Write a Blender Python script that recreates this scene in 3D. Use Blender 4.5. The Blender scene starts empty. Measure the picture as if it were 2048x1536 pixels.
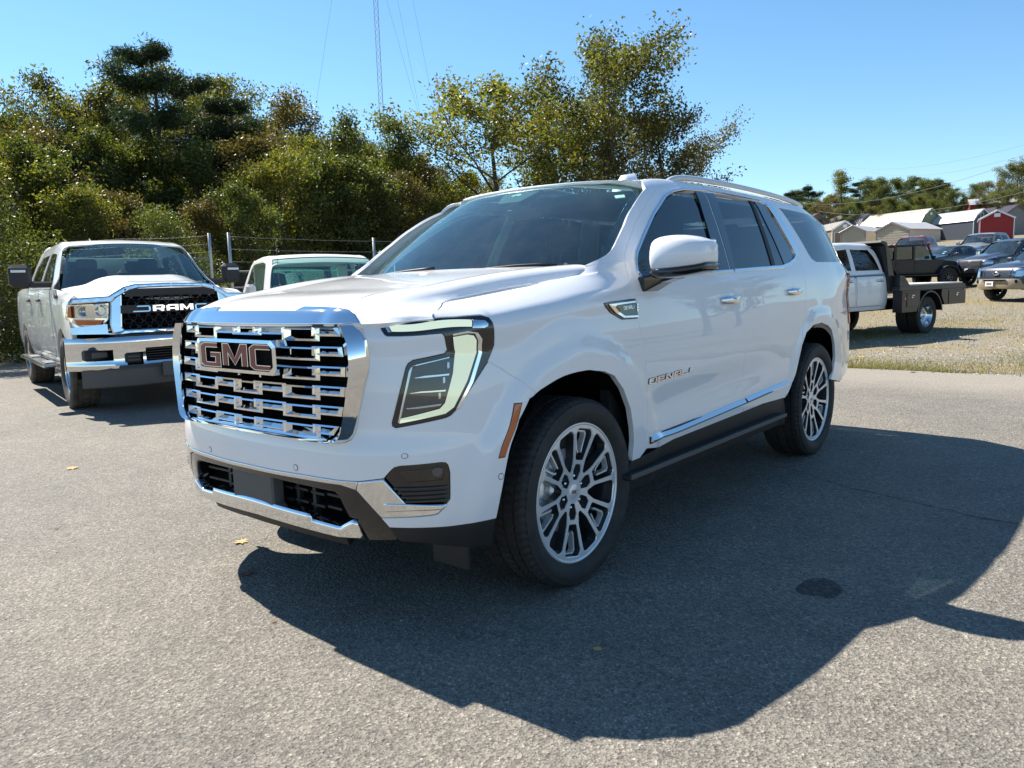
import bpy, bmesh, math, random
import numpy as np
from mathutils import Vector, Matrix
from mathutils.geometry import delaunay_2d_cdt
rad = math.radians
SC = bpy.context.scene
COL = SC.collection
random.seed(7)
RNG = np.random.default_rng(7)

# ------------------------------------------------------------------ camera
# world frame: the suv's front axle is x = 0, x runs to its tail, y to its right-hand side, z up
CAM_P = np.array([-2.71523, -2.88338, 1.32947])
YAW, PITCH, ROLL, FPX = rad(39.77678), rad(-7.37074), rad(-1.80121), 1543.72
FW = np.array([math.cos(YAW)*math.cos(PITCH), math.sin(YAW)*math.cos(PITCH), math.sin(PITCH)])
_R = np.array([math.sin(YAW), -math.cos(YAW), 0.0]); _U = np.cross(_R, FW)
RT = math.cos(ROLL)*_R + math.sin(ROLL)*_U
UP = -math.sin(ROLL)*_R + math.cos(ROLL)*_U
cam_data = bpy.data.cameras.new('camera')
cam_data.sensor_width = 36.0
cam_data.lens = FPX/2048*36.0
cam_data.clip_start = 0.05
cam_data.clip_end = 3000.0
cam = bpy.data.objects.new('camera', cam_data); COL.objects.link(cam)
cam.matrix_world = Matrix(((RT[0], UP[0], -FW[0], CAM_P[0]), (RT[1], UP[1], -FW[1], CAM_P[1]), (RT[2], UP[2], -FW[2], CAM_P[2]), (0, 0, 0, 1)))
SC.camera = cam

# ------------------------------------------------------------------ light
SUN_TO = np.array([0.05, 0.88, 1.0]); SUN_TO /= np.linalg.norm(SUN_TO)
sun_el = math.asin(SUN_TO[2]); sun_az = math.atan2(SUN_TO[0], SUN_TO[1])
world = bpy.data.worlds.new('World'); SC.world = world; world.use_nodes = True
wn = world.node_tree; wn.nodes.clear()
sky = wn.nodes.new('ShaderNodeTexSky'); sky.sky_type = 'NISHITA'; sky.sun_disc = False
sky.sun_elevation = sun_el; sky.sun_rotation = sun_az
sky.altitude = 200; sky.air_density = 1.0; sky.dust_density = 0.05; sky.ozone_density = 5.0
bg = wn.nodes.new('ShaderNodeBackground'); bg.inputs['Strength'].default_value = 0.087
wo = wn.nodes.new('ShaderNodeOutputWorld')
hs = wn.nodes.new('ShaderNodeHueSaturation'); hs.inputs['Saturation'].default_value = 1.08; hs.inputs['Hue'].default_value = 0.492
wn.links.new(sky.outputs[0], hs.inputs['Color']); wn.links.new(hs.outputs[0], bg.inputs[0]); wn.links.new(bg.outputs[0], wo.inputs[0])
sun_data = bpy.data.lights.new('sun', 'SUN'); sun_data.energy = 5.0; sun_data.angle = rad(0.53); sun_data.color = (1.0, 0.93, 0.83)
sun = bpy.data.objects.new('sun', sun_data); COL.objects.link(sun)
sun.rotation_euler = Vector(SUN_TO).to_track_quat('Z', 'Y').to_euler()
SC.view_settings.view_transform = 'Standard'; SC.view_settings.look = 'None'
SC.view_settings.gamma = 1.0; SC.view_settings.use_curve_mapping = False
SC.view_settings.exposure = 1.08
SC.cycles.max_bounces = 8; SC.cycles.transparent_max_bounces = 24
SC.cycles.sample_clamp_indirect = 4.0

# ------------------------------------------------------------------ materials
class NT:
    """small helper round a node tree"""
    def __init__(s, name):
        s.m = bpy.data.materials.new(name); s.m.use_nodes = True
        s.t = s.m.node_tree; s.b = s.t.nodes['Principled BSDF']; s.o = s.t.nodes['Material Output']
    def n(s, typ, **kw):
        x = s.t.nodes.new(typ)
        for k, v in kw.items():
            if k.startswith('i_'):
                key = k[2:]; key = int(key) if key.isdigit() else key.replace('_', ' ')
                x.inputs[key].default_value = v
            else: setattr(x, k, v)
        return x
    def l(s, a, b): s.t.links.new(a, b)
    def ramp(s, fac, stops):
        r = s.n('ShaderNodeValToRGB'); e = r.color_ramp.elements
        while len(e) < len(stops): e.new(0.5)
        for i, (p, c) in enumerate(stops):
            e[i].position = p; e[i].color = tuple(c) + (1,) if len(c) == 3 else c
        s.l(fac, r.inputs[0]); return r
    def noise(s, scale, detail=4, rough=0.55, coord=None, w=None):
        x = s.n('ShaderNodeTexNoise'); x.inputs['Scale'].default_value = scale
        x.inputs['Detail'].default_value = detail; x.inputs['Roughness'].default_value = rough
        if coord is not None: s.l(coord, x.inputs['Vector'])
        return x
    def mix(s, fac, a, b, mode='MIX'):
        x = s.n('ShaderNodeMix', data_type='RGBA', blend_type=mode)
        for sock, v in ((x.inputs[0], fac), (x.inputs[6], a), (x.inputs[7], b)):
            if hasattr(v, 'is_output'): s.l(v, sock)
            else: sock.default_value = v if not isinstance(v, tuple) or len(v) == 4 else v + (1,)
        return x.outputs[2]
    def bump(s, h, strength, dist=0.01):
        x = s.n('ShaderNodeBump'); x.inputs['Strength'].default_value = strength; x.inputs['Distance'].default_value = dist
        s.l(h, x.inputs['Height']); s.l(x.outputs[0], s.b.inputs['Normal']); return x
def P_(name, col, rough=0.5, metal=0.0, coat=0.0, spec=None, ior=None, emit=None, estr=0.0, coatr=0.02):
    t = NT(name); b = t.b
    b.inputs['Base Color'].default_value = tuple(col) + (1,); b.inputs['Roughness'].default_value = rough
    b.inputs['Metallic'].default_value = metal; b.inputs['Coat Weight'].default_value = coat; b.inputs['Coat Roughness'].default_value = coatr
    if spec is not None: b.inputs['Specular IOR Level'].default_value = spec
    if emit: b.inputs['Emission Color'].default_value = tuple(emit) + (1,); b.inputs['Emission Strength'].default_value = estr
    return t
def obj_coord(t): return t.n('ShaderNodeTexCoord').outputs['Object']
def paint(name, col, coat=1.0, rough=0.45, wave=0.0, flake=0.0, dirt=0.0):
    t = P_(name, col, rough, 0.0, coat, coatr=0.015)
    oc = obj_coord(t)
    n = t.noise(1.7, 3, 0.5, oc)
    r = t.ramp(n.outputs[0], [(0.3, [c*0.985 for c in col]), (0.7, [min(1, c*1.015) for c in col])])
    src = r.outputs[0]
    if dirt:
        z = t.n('ShaderNodeSeparateXYZ'); t.l(oc, z.inputs[0])
        n2 = t.noise(9, 6, 0.7, oc)
        a = t.n('ShaderNodeMapRange', i_1=0.75, i_2=0.25, i_3=0.0, i_4=1.0); t.l(z.outputs[2], a.inputs[0])
        mm = t.n('ShaderNodeMath', operation='MULTIPLY'); t.l(a.outputs[0], mm.inputs[0]); t.l(n2.outputs[0], mm.inputs[1])
        m2 = t.n('ShaderNodeMath', operation='MULTIPLY', i_1=dirt); t.l(mm.outputs[0], m2.inputs[0])
        src = t.mix(m2.outputs[0], src, (0.30, 0.25, 0.2))
    t.l(src, t.b.inputs['Base Color'])
    if wave:  # the faint orange peel and panel waviness every car has
        nb = t.noise(3.2, 2, 0.5, oc); nf = t.noise(420, 2, 0.5, oc)
        ad = t.n('ShaderNodeMath', operation='MULTIPLY_ADD', i_1=0.004); t.l(nf.outputs[0], ad.inputs[0]); t.l(nb.outputs[0], ad.inputs[2])
        bp = t.n('ShaderNodeBump'); bp.inputs['Strength'].default_value = wave; bp.inputs['Distance'].default_value = 0.02
        t.l(ad.outputs[0], bp.inputs['Height']); t.l(bp.outputs[0], t.b.inputs['Coat Normal']); t.l(bp.outputs[0], t.b.inputs['Normal'])
    return t.m
def chrome(name, col=(0.78, 0.79, 0.80), rough=0.06, wave=0.0):
    t = P_(name, col, rough, 1.0)
    if wave:
        n = t.noise(5, 2, 0.5, obj_coord(t)); t.bump(n.outputs[0], wave, 0.02)
    return t.m
def glass(name, tint=(0.5, 0.55, 0.55), refl=1.45, dirt=0.0, rough=0.0, film=0.0, gcol=(1, 1, 1)):
    t = NT(name); t.t.nodes.remove(t.b)
    tr = t.n('ShaderNodeBsdfTransparent'); tr.inputs[0].default_value = tuple(tint) + (1,)
    gl = t.n('ShaderNodeBsdfGlossy'); gl.inputs['Roughness'].default_value = rough; gl.inputs[0].default_value = tuple(gcol)+(1,)
    fr = t.n('ShaderNodeFresnel', i_IOR=refl)
    geo = t.n('ShaderNodeNewGeometry'); ob = t.n('ShaderNodeMath', operation='SUBTRACT', i_0=1.0); t.l(geo.outputs['Backfacing'], ob.inputs[1]); fm = t.n('ShaderNodeMath', operation='MULTIPLY'); t.l(fr.outputs[0], fm.inputs[0]); t.l(ob.outputs[0], fm.inputs[1])
    mx = t.n('ShaderNodeMixShader'); t.l(fm.outputs[0], mx.inputs[0]); t.l(tr.outputs[0], mx.inputs[1]); t.l(gl.outputs[0], mx.inputs[2])
    out = mx.outputs[0]
    if dirt:
        df = t.n('ShaderNodeBsdfDiffuse'); df.inputs[0].default_value = (0.62, 0.62, 0.58, 1)
        oc = obj_coord(t); n = t.noise(6, 5, 0.6, oc); n2 = t.noise(160, 3, 0.7, oc)
        r = t.ramp(n.outputs[0], [(0.35, (0, 0, 0)), (0.75, (1, 1, 1))]); r2 = t.ramp(n2.outputs[0], [(0.55, (0.35,)*3), (0.8, (1, 1, 1))])
        m = t.n('ShaderNodeMath', operation='MULTIPLY'); t.l(r.outputs[0], m.inputs[0]); t.l(r2.outputs[0], m.inputs[1])
        m2 = t.n('ShaderNodeMath', operation='MULTIPLY_ADD', i_1=dirt, i_2=film); t.l(m.outputs[0], m2.inputs[0])
        mx2 = t.n('ShaderNodeMixShader'); t.l(m2.outputs[0], mx2.inputs[0]); t.l(out, mx2.inputs[1]); t.l(df.outputs[0], mx2.inputs[2]); out = mx2.outputs[0]
    t.l(out, t.o.inputs[0]); return t.m
M = {}
M['white_paint'] = paint('white_paint', (0.80, 0.80, 0.81), wave=0.012)
M['chrome'] = chrome('chrome', wave=0.03); M['fence_steel'] = P_('fence_steel', (0.20, 0.205, 0.21), 0.6, 0.5).m; M['glass_far'] = glass('glass_far', (0.08, 0.09, 0.10), 1.5)
M['satin_chrome'] = chrome('satin_chrome', (0.70, 0.71, 0.72), 0.16)
M['machined'] = P_('machined', (0.74, 0.75, 0.76), 0.3, 0.45).m
M['wheel_dark'] = P_('wheel_dark', (0.055, 0.06, 0.065), 0.35, 0.5, 0.5).m
M['gloss_black'] = P_('gloss_black', (0.006, 0.006, 0.007), 0.12, 0, 0.6).m
M['black_plastic'] = P_('black_plastic', (0.014, 0.014, 0.015), 0.55).m
M['grey_plastic'] = P_('grey_plastic', (0.085, 0.082, 0.078), 0.6).m
M['void'] = P_('void', (0.004, 0.004, 0.004), 0.9, spec=0.1).m
M['glass_ws'] = glass('glass_ws', (0.52, 0.78, 0.74), 2.15, dirt=0.07, film=0.012, gcol=(0.78, 1.0, 0.95))
M['glass_side'] = glass('glass_side', (0.10, 0.12, 0.13), 1.75)
M['glass_privacy'] = glass('glass_privacy', (0.03, 0.035, 0.04), 1.75)
M['drl'] = P_('drl', (0.66, 0.70, 0.60), 0.22, 0, 0.8, emit=(0.78, 0.88, 0.58), estr=0.30).m
M['lens_clear'] = glass('lens_clear', (0.82, 0.84, 0.84), 1.5)
M['reflector'] = chrome('reflector', (0.55, 0.55, 0.56), 0.12)
M['lamp_grey'] = P_('lamp_grey', (0.09, 0.085, 0.08), 0.35, 0.4, 0.5).m
M['amber'] = P_('amber', (0.50, 0.10, 0.012), 0.18, 0, 0.7).m
M['red_lens'] = P_('red_lens', (0.25, 0.008, 0.008), 0.15, 0, 0.8).m
M['badge_red'] = P_('badge_red', (0.16, 0.004, 0.006), 0.35, 0, 0.25).m
M['rubber'] = P_('rubber', (0.018, 0.018, 0.019), 0.72).m
def _tyre():
    t = P_('tyre', (0.022, 0.022, 0.023), 0.75)
    n = t.noise(14, 6, 0.65, obj_coord(t)); r = t.ramp(n.outputs[0], [(0.3, (0.014, 0.014, 0.015)), (0.75, (0.038, 0.035, 0.032))])
    t.l(r.outputs[0], t.b.inputs['Base Color']); n2 = t.noise(260, 3, 0.6, obj_coord(t)); t.bump(n2.outputs[0], 0.25, 0.002); return t.m
M['tyre'] = _tyre()
def _tyre_dusty():
    t = P_('tyre_dusty', (0.05, 0.045, 0.04), 0.9)
    n = t.noise(11, 6, 0.7, obj_coord(t)); r = t.ramp(n.outputs[0], [(0.3, (0.028, 0.026, 0.024)), (0.75, (0.13, 0.105, 0.08))])
    t.l(r.outputs[0], t.b.inputs['Base Color']); return t.m
M['tyre_dusty'] = _tyre_dusty()
M['interior'] = P_('interior', (0.02, 0.02, 0.021), 0.75).m
M['interior_grey'] = P_('interior_grey', (0.36, 0.38, 0.36), 0.8).m
M['white_plastic'] = P_('white_plastic', (0.75, 0.76, 0.76), 0.4).m
M['headliner'] = P_('headliner', (0.25, 0.26, 0.25), 0.9).m

# ------------------------------------------------------------------ objects
def link(o, parent=None, label=None, cat=None, group=None, kind=None):
    COL.objects.link(o)
    if parent is not None: o.parent = parent
    for k, v in (('label', label), ('category', cat), ('group', group), ('kind', kind)):
        if v: o[k] = v
    return o
def thing(name, label, cat, loc=(0, 0, 0), rz=0.0, group=None):
    o = bpy.data.objects.new(name, None); o.empty_display_size = 0.3
    o.location = loc; o.rotation_euler = (0, 0, rz)
    return link(o, None, label, cat, group)
def mesh(name, V, F, mats=None, N=None, smooth=True, mi=None):
    me = bpy.data.meshes.new(name)
    V = np.asarray(V, float)
    me.from_pydata(V.tolist(), [], [list(map(int, f)) for f in F])
    if mats is not None:
        for m in (mats if isinstance(mats, (list, tuple)) else [mats]): me.materials.append(M[m] if isinstance(m, str) else m)
    if mi is not None: me.polygons.foreach_set('material_index', np.asarray(mi, dtype=np.int32))
    me.polygons.foreach_set('use_smooth', np.full(len(me.polygons), bool(smooth)))
    me.update()
    if N is not None: me.normals_split_custom_set_from_vertices([tuple(n) for n in np.asarray(N, float)])
    return me
def obj(name, me, parent=None, **kw):
    return link(bpy.data.objects.new(name, me), parent, **kw)
class MB:
    """collects primitives into one mesh"""
    def __init__(s): s.V = []; s.F = []; s.S = []; s.I = []; s.mi = 0
    def add(s, V, F, smooth=False, T=None):
        k = len(s.V)
        for v in V:
            v = Vector(v)
            if T is not None: v = T @ v
            s.V.append(tuple(v))
        for f in F: s.F.append([k+i for i in f]); s.S.append(smooth); s.I.append(s.mi)
        return s
    def box(s, c, d, T=None, bev=0.0, rz=0.0):
        x, y, z = d[0]/2, d[1]/2, d[2]/2
        if bev <= 0:
            V = [(sx*x, sy*y, sz*z) for sx in (-1, 1) for sy in (-1, 1) for sz in (-1, 1)]
            F = [(0, 1, 3, 2), (4, 6, 7, 5), (0, 4, 5, 1), (2, 3, 7, 6), (0, 2, 6, 4), (1, 5, 7, 3)]
        else:
            b = min(bev, x*0.9, y*0.9, z*0.9); V = []; idx = {}
            for sx in (-1, 1):
                for sy in (-1, 1):
                    for sz in (-1, 1):
                        for ax in range(3):
                            p = [sx*(x-b), sy*(y-b), sz*(z-b)]; p[ax] = (sx*x, sy*y, sz*z)[ax]
                            idx[(sx, sy, sz, ax)] = len(V); V.append(tuple(p))
            F = []
            g = lambda a, b_, c_, ax: idx[(a, b_, c_, ax)]
            for sgn in (-1, 1):
                q = [g(sgn, -1, -1, 0), g(sgn, 1, -1, 0), g(sgn, 1, 1, 0), g(sgn, -1, 1, 0)]; F.append(q if sgn > 0 else q[::-1])
                q = [g(-1, sgn, -1, 1), g(-1, sgn, 1, 1), g(1, sgn, 1, 1), g(1, sgn, -1, 1)]; F.append(q if sgn > 0 else q[::-1])
                q = [g(-1, -1, sgn, 2), g(1, -1, sgn, 2), g(1, 1, sgn, 2), g(-1, 1, sgn, 2)]; F.append(q if sgn > 0 else q[::-1])
            for a in (-1, 1):
                for b_ in (-1, 1):
                    q = [g(a, b_, -1, 0), g(a, b_, -1, 1), g(a, b_, 1, 1), g(a, b_, 1, 0)]; F.append(q if a*b_ > 0 else q[::-1])
                    q = [g(a, -1, b_, 0), g(a, 1, b_, 0), g(a, 1, b_, 2), g(a, -1, b_, 2)]; F.append(q if a*b_ > 0 else q[::-1])
                    q = [g(-1, a, b_, 1), g(-1, a, b_, 2), g(1, a, b_, 2), g(1, a, b_, 1)]; F.append(q if a*b_ > 0 else q[::-1])
            for a in (-1, 1):
                for b_ in (-1, 1):
                    for c_ in (-1, 1):
                        q = [g(a, b_, c_, 0), g(a, b_, c_, 1), g(a, b_, c_, 2)]; F.append(q if a*b_*c_ > 0 else q[::-1])
        R = Matrix.Translation(c) @ Matrix.Rotation(rz, 4, 'Z')
        return s.add(V, F, False, (T @ R) if T is not None else R)
    def tube(s, pts, r, n=8, caps=True, T=None, smooth=True):
        pts = [Vector(p) for p in pts]; rs = r if isinstance(r, (list, tuple)) else [r]*len(pts)
        V = []; F = []; prev = None
        for i, p in enumerate(pts):
            d = (pts[min(i+1, len(pts)-1)] - pts[max(i-1, 0)]).normalized()
            if prev is None:
                a = Vector((0, 0, 1)) if abs(d.z) < 0.9 else Vector((1, 0, 0)); nx = d.cross(a).normalized()
            else:
                nx = prev - d*prev.dot(d); nx.normalize()
            prev = nx; ny = d.cross(nx)
            for k in range(n):
                t = 2*math.pi*k/n; V.append(p + (nx*math.cos(t) + ny*math.sin(t))*rs[i])
        for i in range(len(pts)-1):
            for k in range(n): F.append((i*n+k, i*n+(k+1) % n, (i+1)*n+(k+1) % n, (i+1)*n+k))
        if caps: F.append(tuple(range(n))[::-1]); F.append(tuple((len(pts)-1)*n+k for k in range(n)))
        return s.add(V, F, smooth, T)
    def lathe(s, prof, n=24, axis='y', T=None, smooth=True, closed=False):
        """prof: (offset along axis, radius)"""
        V = []; F = []; m = len(prof)
        for k in range(n):
            t = 2*math.pi*k/n; c, sn = math.cos(t), math.sin(t)
            for a, r in prof: V.append({'y': (r*c, a, r*sn), 'z': (r*c, r*sn, a), 'x': (a, r*c, r*sn)}[axis])
        for k in range(n):
            k2 = (k+1) % n
            for i in range(m if closed else m-1):
                j = (i+1) % m; F.append((k*m+i, k*m+j, k2*m+j, k2*m+i))
        return s.add(V, F, smooth, T)
    def prism(s, poly, d0, d1, fr=None, T=None):
        """polygon (a,b) extruded between depths d0,d1; fr(a,b,d)->xyz"""
        fr = fr or (lambda a, b, d: (a, b, d)); n = len(poly)
        V = [fr(a, b, d0) for a, b in poly] + [fr(a, b, d1) for a, b in poly]
        F = [tuple(range(n))[::-1], tuple(range(n, 2*n))] + [(i, (i+1) % n, n+(i+1) % n, n+i) for i in range(n)]
        return s.add(V, F, False, T)
    def me(s, name, mats=None):
        m = mesh(name, s.V, s.F, mats, smooth=False, mi=s.I); m.polygons.foreach_set('use_smooth', np.array(s.S, dtype=bool)); m.update(); return m
    def build(s, name, mats, parent=None, fix=True, **kw):
        m = s.me(name, mats)
        if fix:
            b = bmesh.new(); b.from_mesh(m); bmesh.ops.recalc_face_normals(b, faces=b.faces[:]); b.to_mesh(m); b.free()
        return obj(name, m, parent, **kw)

# ------------------------------------------------------------------ smooth surfaces through a net of points, and panels cut from them
def _wts(k, t):
    """weights of nonuniform Catmull-Rom interpolation at t on knots k"""
    k = np.asarray(k, float); n = len(k); t = np.atleast_1d(np.asarray(t, float)); tc = np.clip(t, k[0], k[-1])
    i = np.clip(np.searchsorted(k, tc, side='right')-1, 0, n-2); h = np.diff(k)
    D = np.zeros((n, n))
    for j in range(n):
        if j == 0: D[0, 0] = -1/h[0]; D[0, 1] = 1/h[0]
        elif j == n-1: D[j, j-1] = -1/h[-1]; D[j, j] = 1/h[-1]
        else:
            a, b = h[j-1], h[j]
            D[j, j-1] += -b/(a*(a+b)); D[j, j] += b/(a*(a+b)) - a/(b*(a+b)); D[j, j+1] += a/(b*(a+b))
    hh = h[i]; x = (tc-k[i])/hh
    W = np.zeros((len(t), n)); r = np.arange(len(t))
    h00 = 2*x**3-3*x**2+1; h10 = x**3-2*x**2+x; h01 = -2*x**3+3*x**2; h11 = x**3-x**2
    W[r, i] += h00; W[r, i+1] += h01
    W += (h10*hh)[:, None]*D[i] + (h11*hh)[:, None]*D[i+1]
    # linear beyond the ends
    lo = t < k[0]; hi = t > k[-1]
    if lo.any(): W[lo] += (t[lo]-k[0])[:, None]*D[0]
    if hi.any(): W[hi] += (t[hi]-k[-1])[:, None]*D[-1]
    return W
class Net:
    def __init__(s, P, ru=None, rv=None, fn=None):
        s.P = np.array(P, float); U, Vn, _ = s.P.shape
        ru = Vn//2 if ru is None else ru; rv = U//2 if rv is None else rv
        s.u = np.concatenate([[0], np.cumsum(np.linalg.norm(np.diff(s.P[:, ru], axis=0), axis=1))])
        s.v = np.concatenate([[0], np.cumsum(np.linalg.norm(np.diff(s.P[rv], axis=0), axis=1))])
        s.fn = fn; s._d = None
    def ev0(s, uv):
        uv = np.atleast_2d(uv); return np.einsum('nu,nv,uvk->nk', _wts(s.u, uv[:, 0]), _wts(s.v, uv[:, 1]), s.P)
    def ev(s, uv):
        p = s.ev0(uv)
        if s.fn: p = p + s.fn(p)
        return p
    def nrm(s, uv):
        uv = np.atleast_2d(uv); e = 2e-3
        du = s.ev(uv+[e, 0])-s.ev(uv-[e, 0]); dv = s.ev(uv+[0, e])-s.ev(uv-[0, e])
        n = np.cross(du, dv); return n/np.maximum(np.linalg.norm(n, axis=1), 1e-12)[:, None]
    def dense(s):
        if s._d is None:
            us = np.unique(np.concatenate([np.linspace(a, b, 9) for a, b in zip(s.u[:-1], s.u[1:])]))
            vs = np.unique(np.concatenate([np.linspace(a, b, 7) for a, b in zip(s.v[:-1], s.v[1:])]))
            g = np.array([[a, b] for a in us for b in vs]); p = s.ev(g); n = len(vs)
            q = np.array([i*n+j for i in range(len(us)-1) for j in range(n-1)])
            tri = np.concatenate([np.stack([q, q+n, q+n+1], 1), np.stack([q, q+n+1, q+1], 1)])
            s._d = (g, p, tri)
        return s._d
    def cast(s, O, D, back=False):
        g, p, tri = s.dense(); O = np.asarray(O, float); D = np.asarray(D, float)
        a, b, c = p[tri[:, 0]], p[tri[:, 1]], p[tri[:, 2]]
        e1, e2 = b-a, c-a; h = np.cross(D, e2); det = np.einsum('ij,ij->i', e1, h)
        det = np.where(np.abs(det) < 1e-14, 1e-14, det); q0 = O-a; u = np.einsum('ij,ij->i', q0, h)/det
        q = np.cross(q0, e1); v = (q@D)/det; t = np.einsum('ij,ij->i', e2, q)/det
        ok = (u > -1e-6) & (v > -1e-6) & (u+v < 1+1e-6) & (t > 1e-6)
        if not ok.any(): return None
        t = np.where(ok, t, -1e9 if back else 1e9); i = int(np.argmax(t) if back else np.argmin(t))
        A = g[tri[i]]; return A[0]*(1-u[i]-v[i]) + A[1]*u[i] + A[2]*v[i]
    def side(s, pts, y0=-3.0):   # (x, z) seen square on from the left side
        return [s.cast((x, y0, z), (0, 1, 0)) for x, z in pts]
    def front(s, pts, x0=-9.0):  # (w, z) seen square on from the front
        return [s.cast((x0, -w, z), (1, 0, 0)) for w, z in pts]
    def top(s, pts):
        return [s.cast((x, -w, 9), (0, 0, -1)) for x, w in pts]
def inpoly(P, poly):
    P = np.atleast_2d(P); poly = np.asarray(poly); x, y = P[:, 0], P[:, 1]; ins = np.zeros(len(P), bool); j = len(poly)-1
    for i in range(len(poly)):
        xi, yi = poly[i]; xj, yj = poly[j]
        c = ((yi > y) != (yj > y)) & (x < (xj-xi)*(y-yi)/((yj-yi) if yj != yi else 1e-12)+xi); ins ^= c; j = i
    return ins
def area(p):
    p = np.asarray(p); x, y = p[:, 0], p[:, 1]; return 0.5*np.sum(x*np.roll(y, -1)-np.roll(x, -1)*y)
def resample(p, step):
    out = []; p = [np.asarray(q, float) for q in p]
    for a, b in zip(p, p[1:]+p[:1]):
        n = max(1, int(math.ceil(np.linalg.norm(b-a)/step)))
        for k in range(n): out.append(a+(b-a)*k/n)
    return np.array(out)
def smoothp(p, n=4, closed=True, corners=()):
    """Catmull-Rom through the points; indices in corners stay sharp"""
    p = [np.asarray(q, float) for q in p]; N = len(p); out = []
    rng = range(N) if closed else range(N-1)
    for i in rng:
        p1, p2 = p[i], p[(i+1) % N]
        p0 = p[i-1] if (closed or i > 0) else p1; p3 = p[(i+2) % N] if (closed or i+2 < N) else p2
        m1 = (p2-p0)/2 if (i not in corners) else (p2-p1); m2 = (p3-p1)/2 if ((i+1) % N not in corners) else (p2-p1)
        if not closed and i == 0: m1 = p2-p1
        if not closed and i == N-2: m2 = p2-p1
        for k in range(n):
            t = k/n; out.append((2*t**3-3*t**2+1)*p1+(t**3-2*t**2+t)*m1+(-2*t**3+3*t**2)*p2+(t**3-t**2)*m2)
    if not closed: out.append(p[-1])
    return out
def offset_poly(p, d):
    """positive d moves inward for a counter-clockwise polygon"""
    p = np.asarray(p); a = p-np.roll(p, 1, 0); b = np.roll(p, -1, 0)-p
    na = np.stack([-a[:, 1], a[:, 0]], 1); nb = np.stack([-b[:, 1], b[:, 0]], 1)
    na /= np.maximum(np.linalg.norm(na, axis=1), 1e-9)[:, None]; nb /= np.maximum(np.linalg.norm(nb, axis=1), 1e-9)[:, None]
    m = na+nb; L = np.maximum(np.einsum('ij,ij->i', m, na), 0.35); return p+m/L[:, None]*d
def round_poly(p, r, n=4):
    """rounds the corners of a polygon by radius-like distance r (a number or one per corner)"""
    p = [np.asarray(q, float) for q in p]; N = len(p); out = []
    for i in range(N):
        a, b, c = p[i-1], p[i], p[(i+1) % N]; ri = r[i] if isinstance(r, (list, tuple)) else r
        la, lc = np.linalg.norm(a-b), np.linalg.norm(c-b); d = min(ri, la*0.45, lc*0.45)
        if d < 1e-5: out.append(b); continue
        s_, e_ = b+(a-b)/la*d, b+(c-b)/lc*d
        for k in range(n+1):
            t = k/n; out.append((1-t)**2*s_+2*t*(1-t)*b+t**2*e_)
    return out
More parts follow.
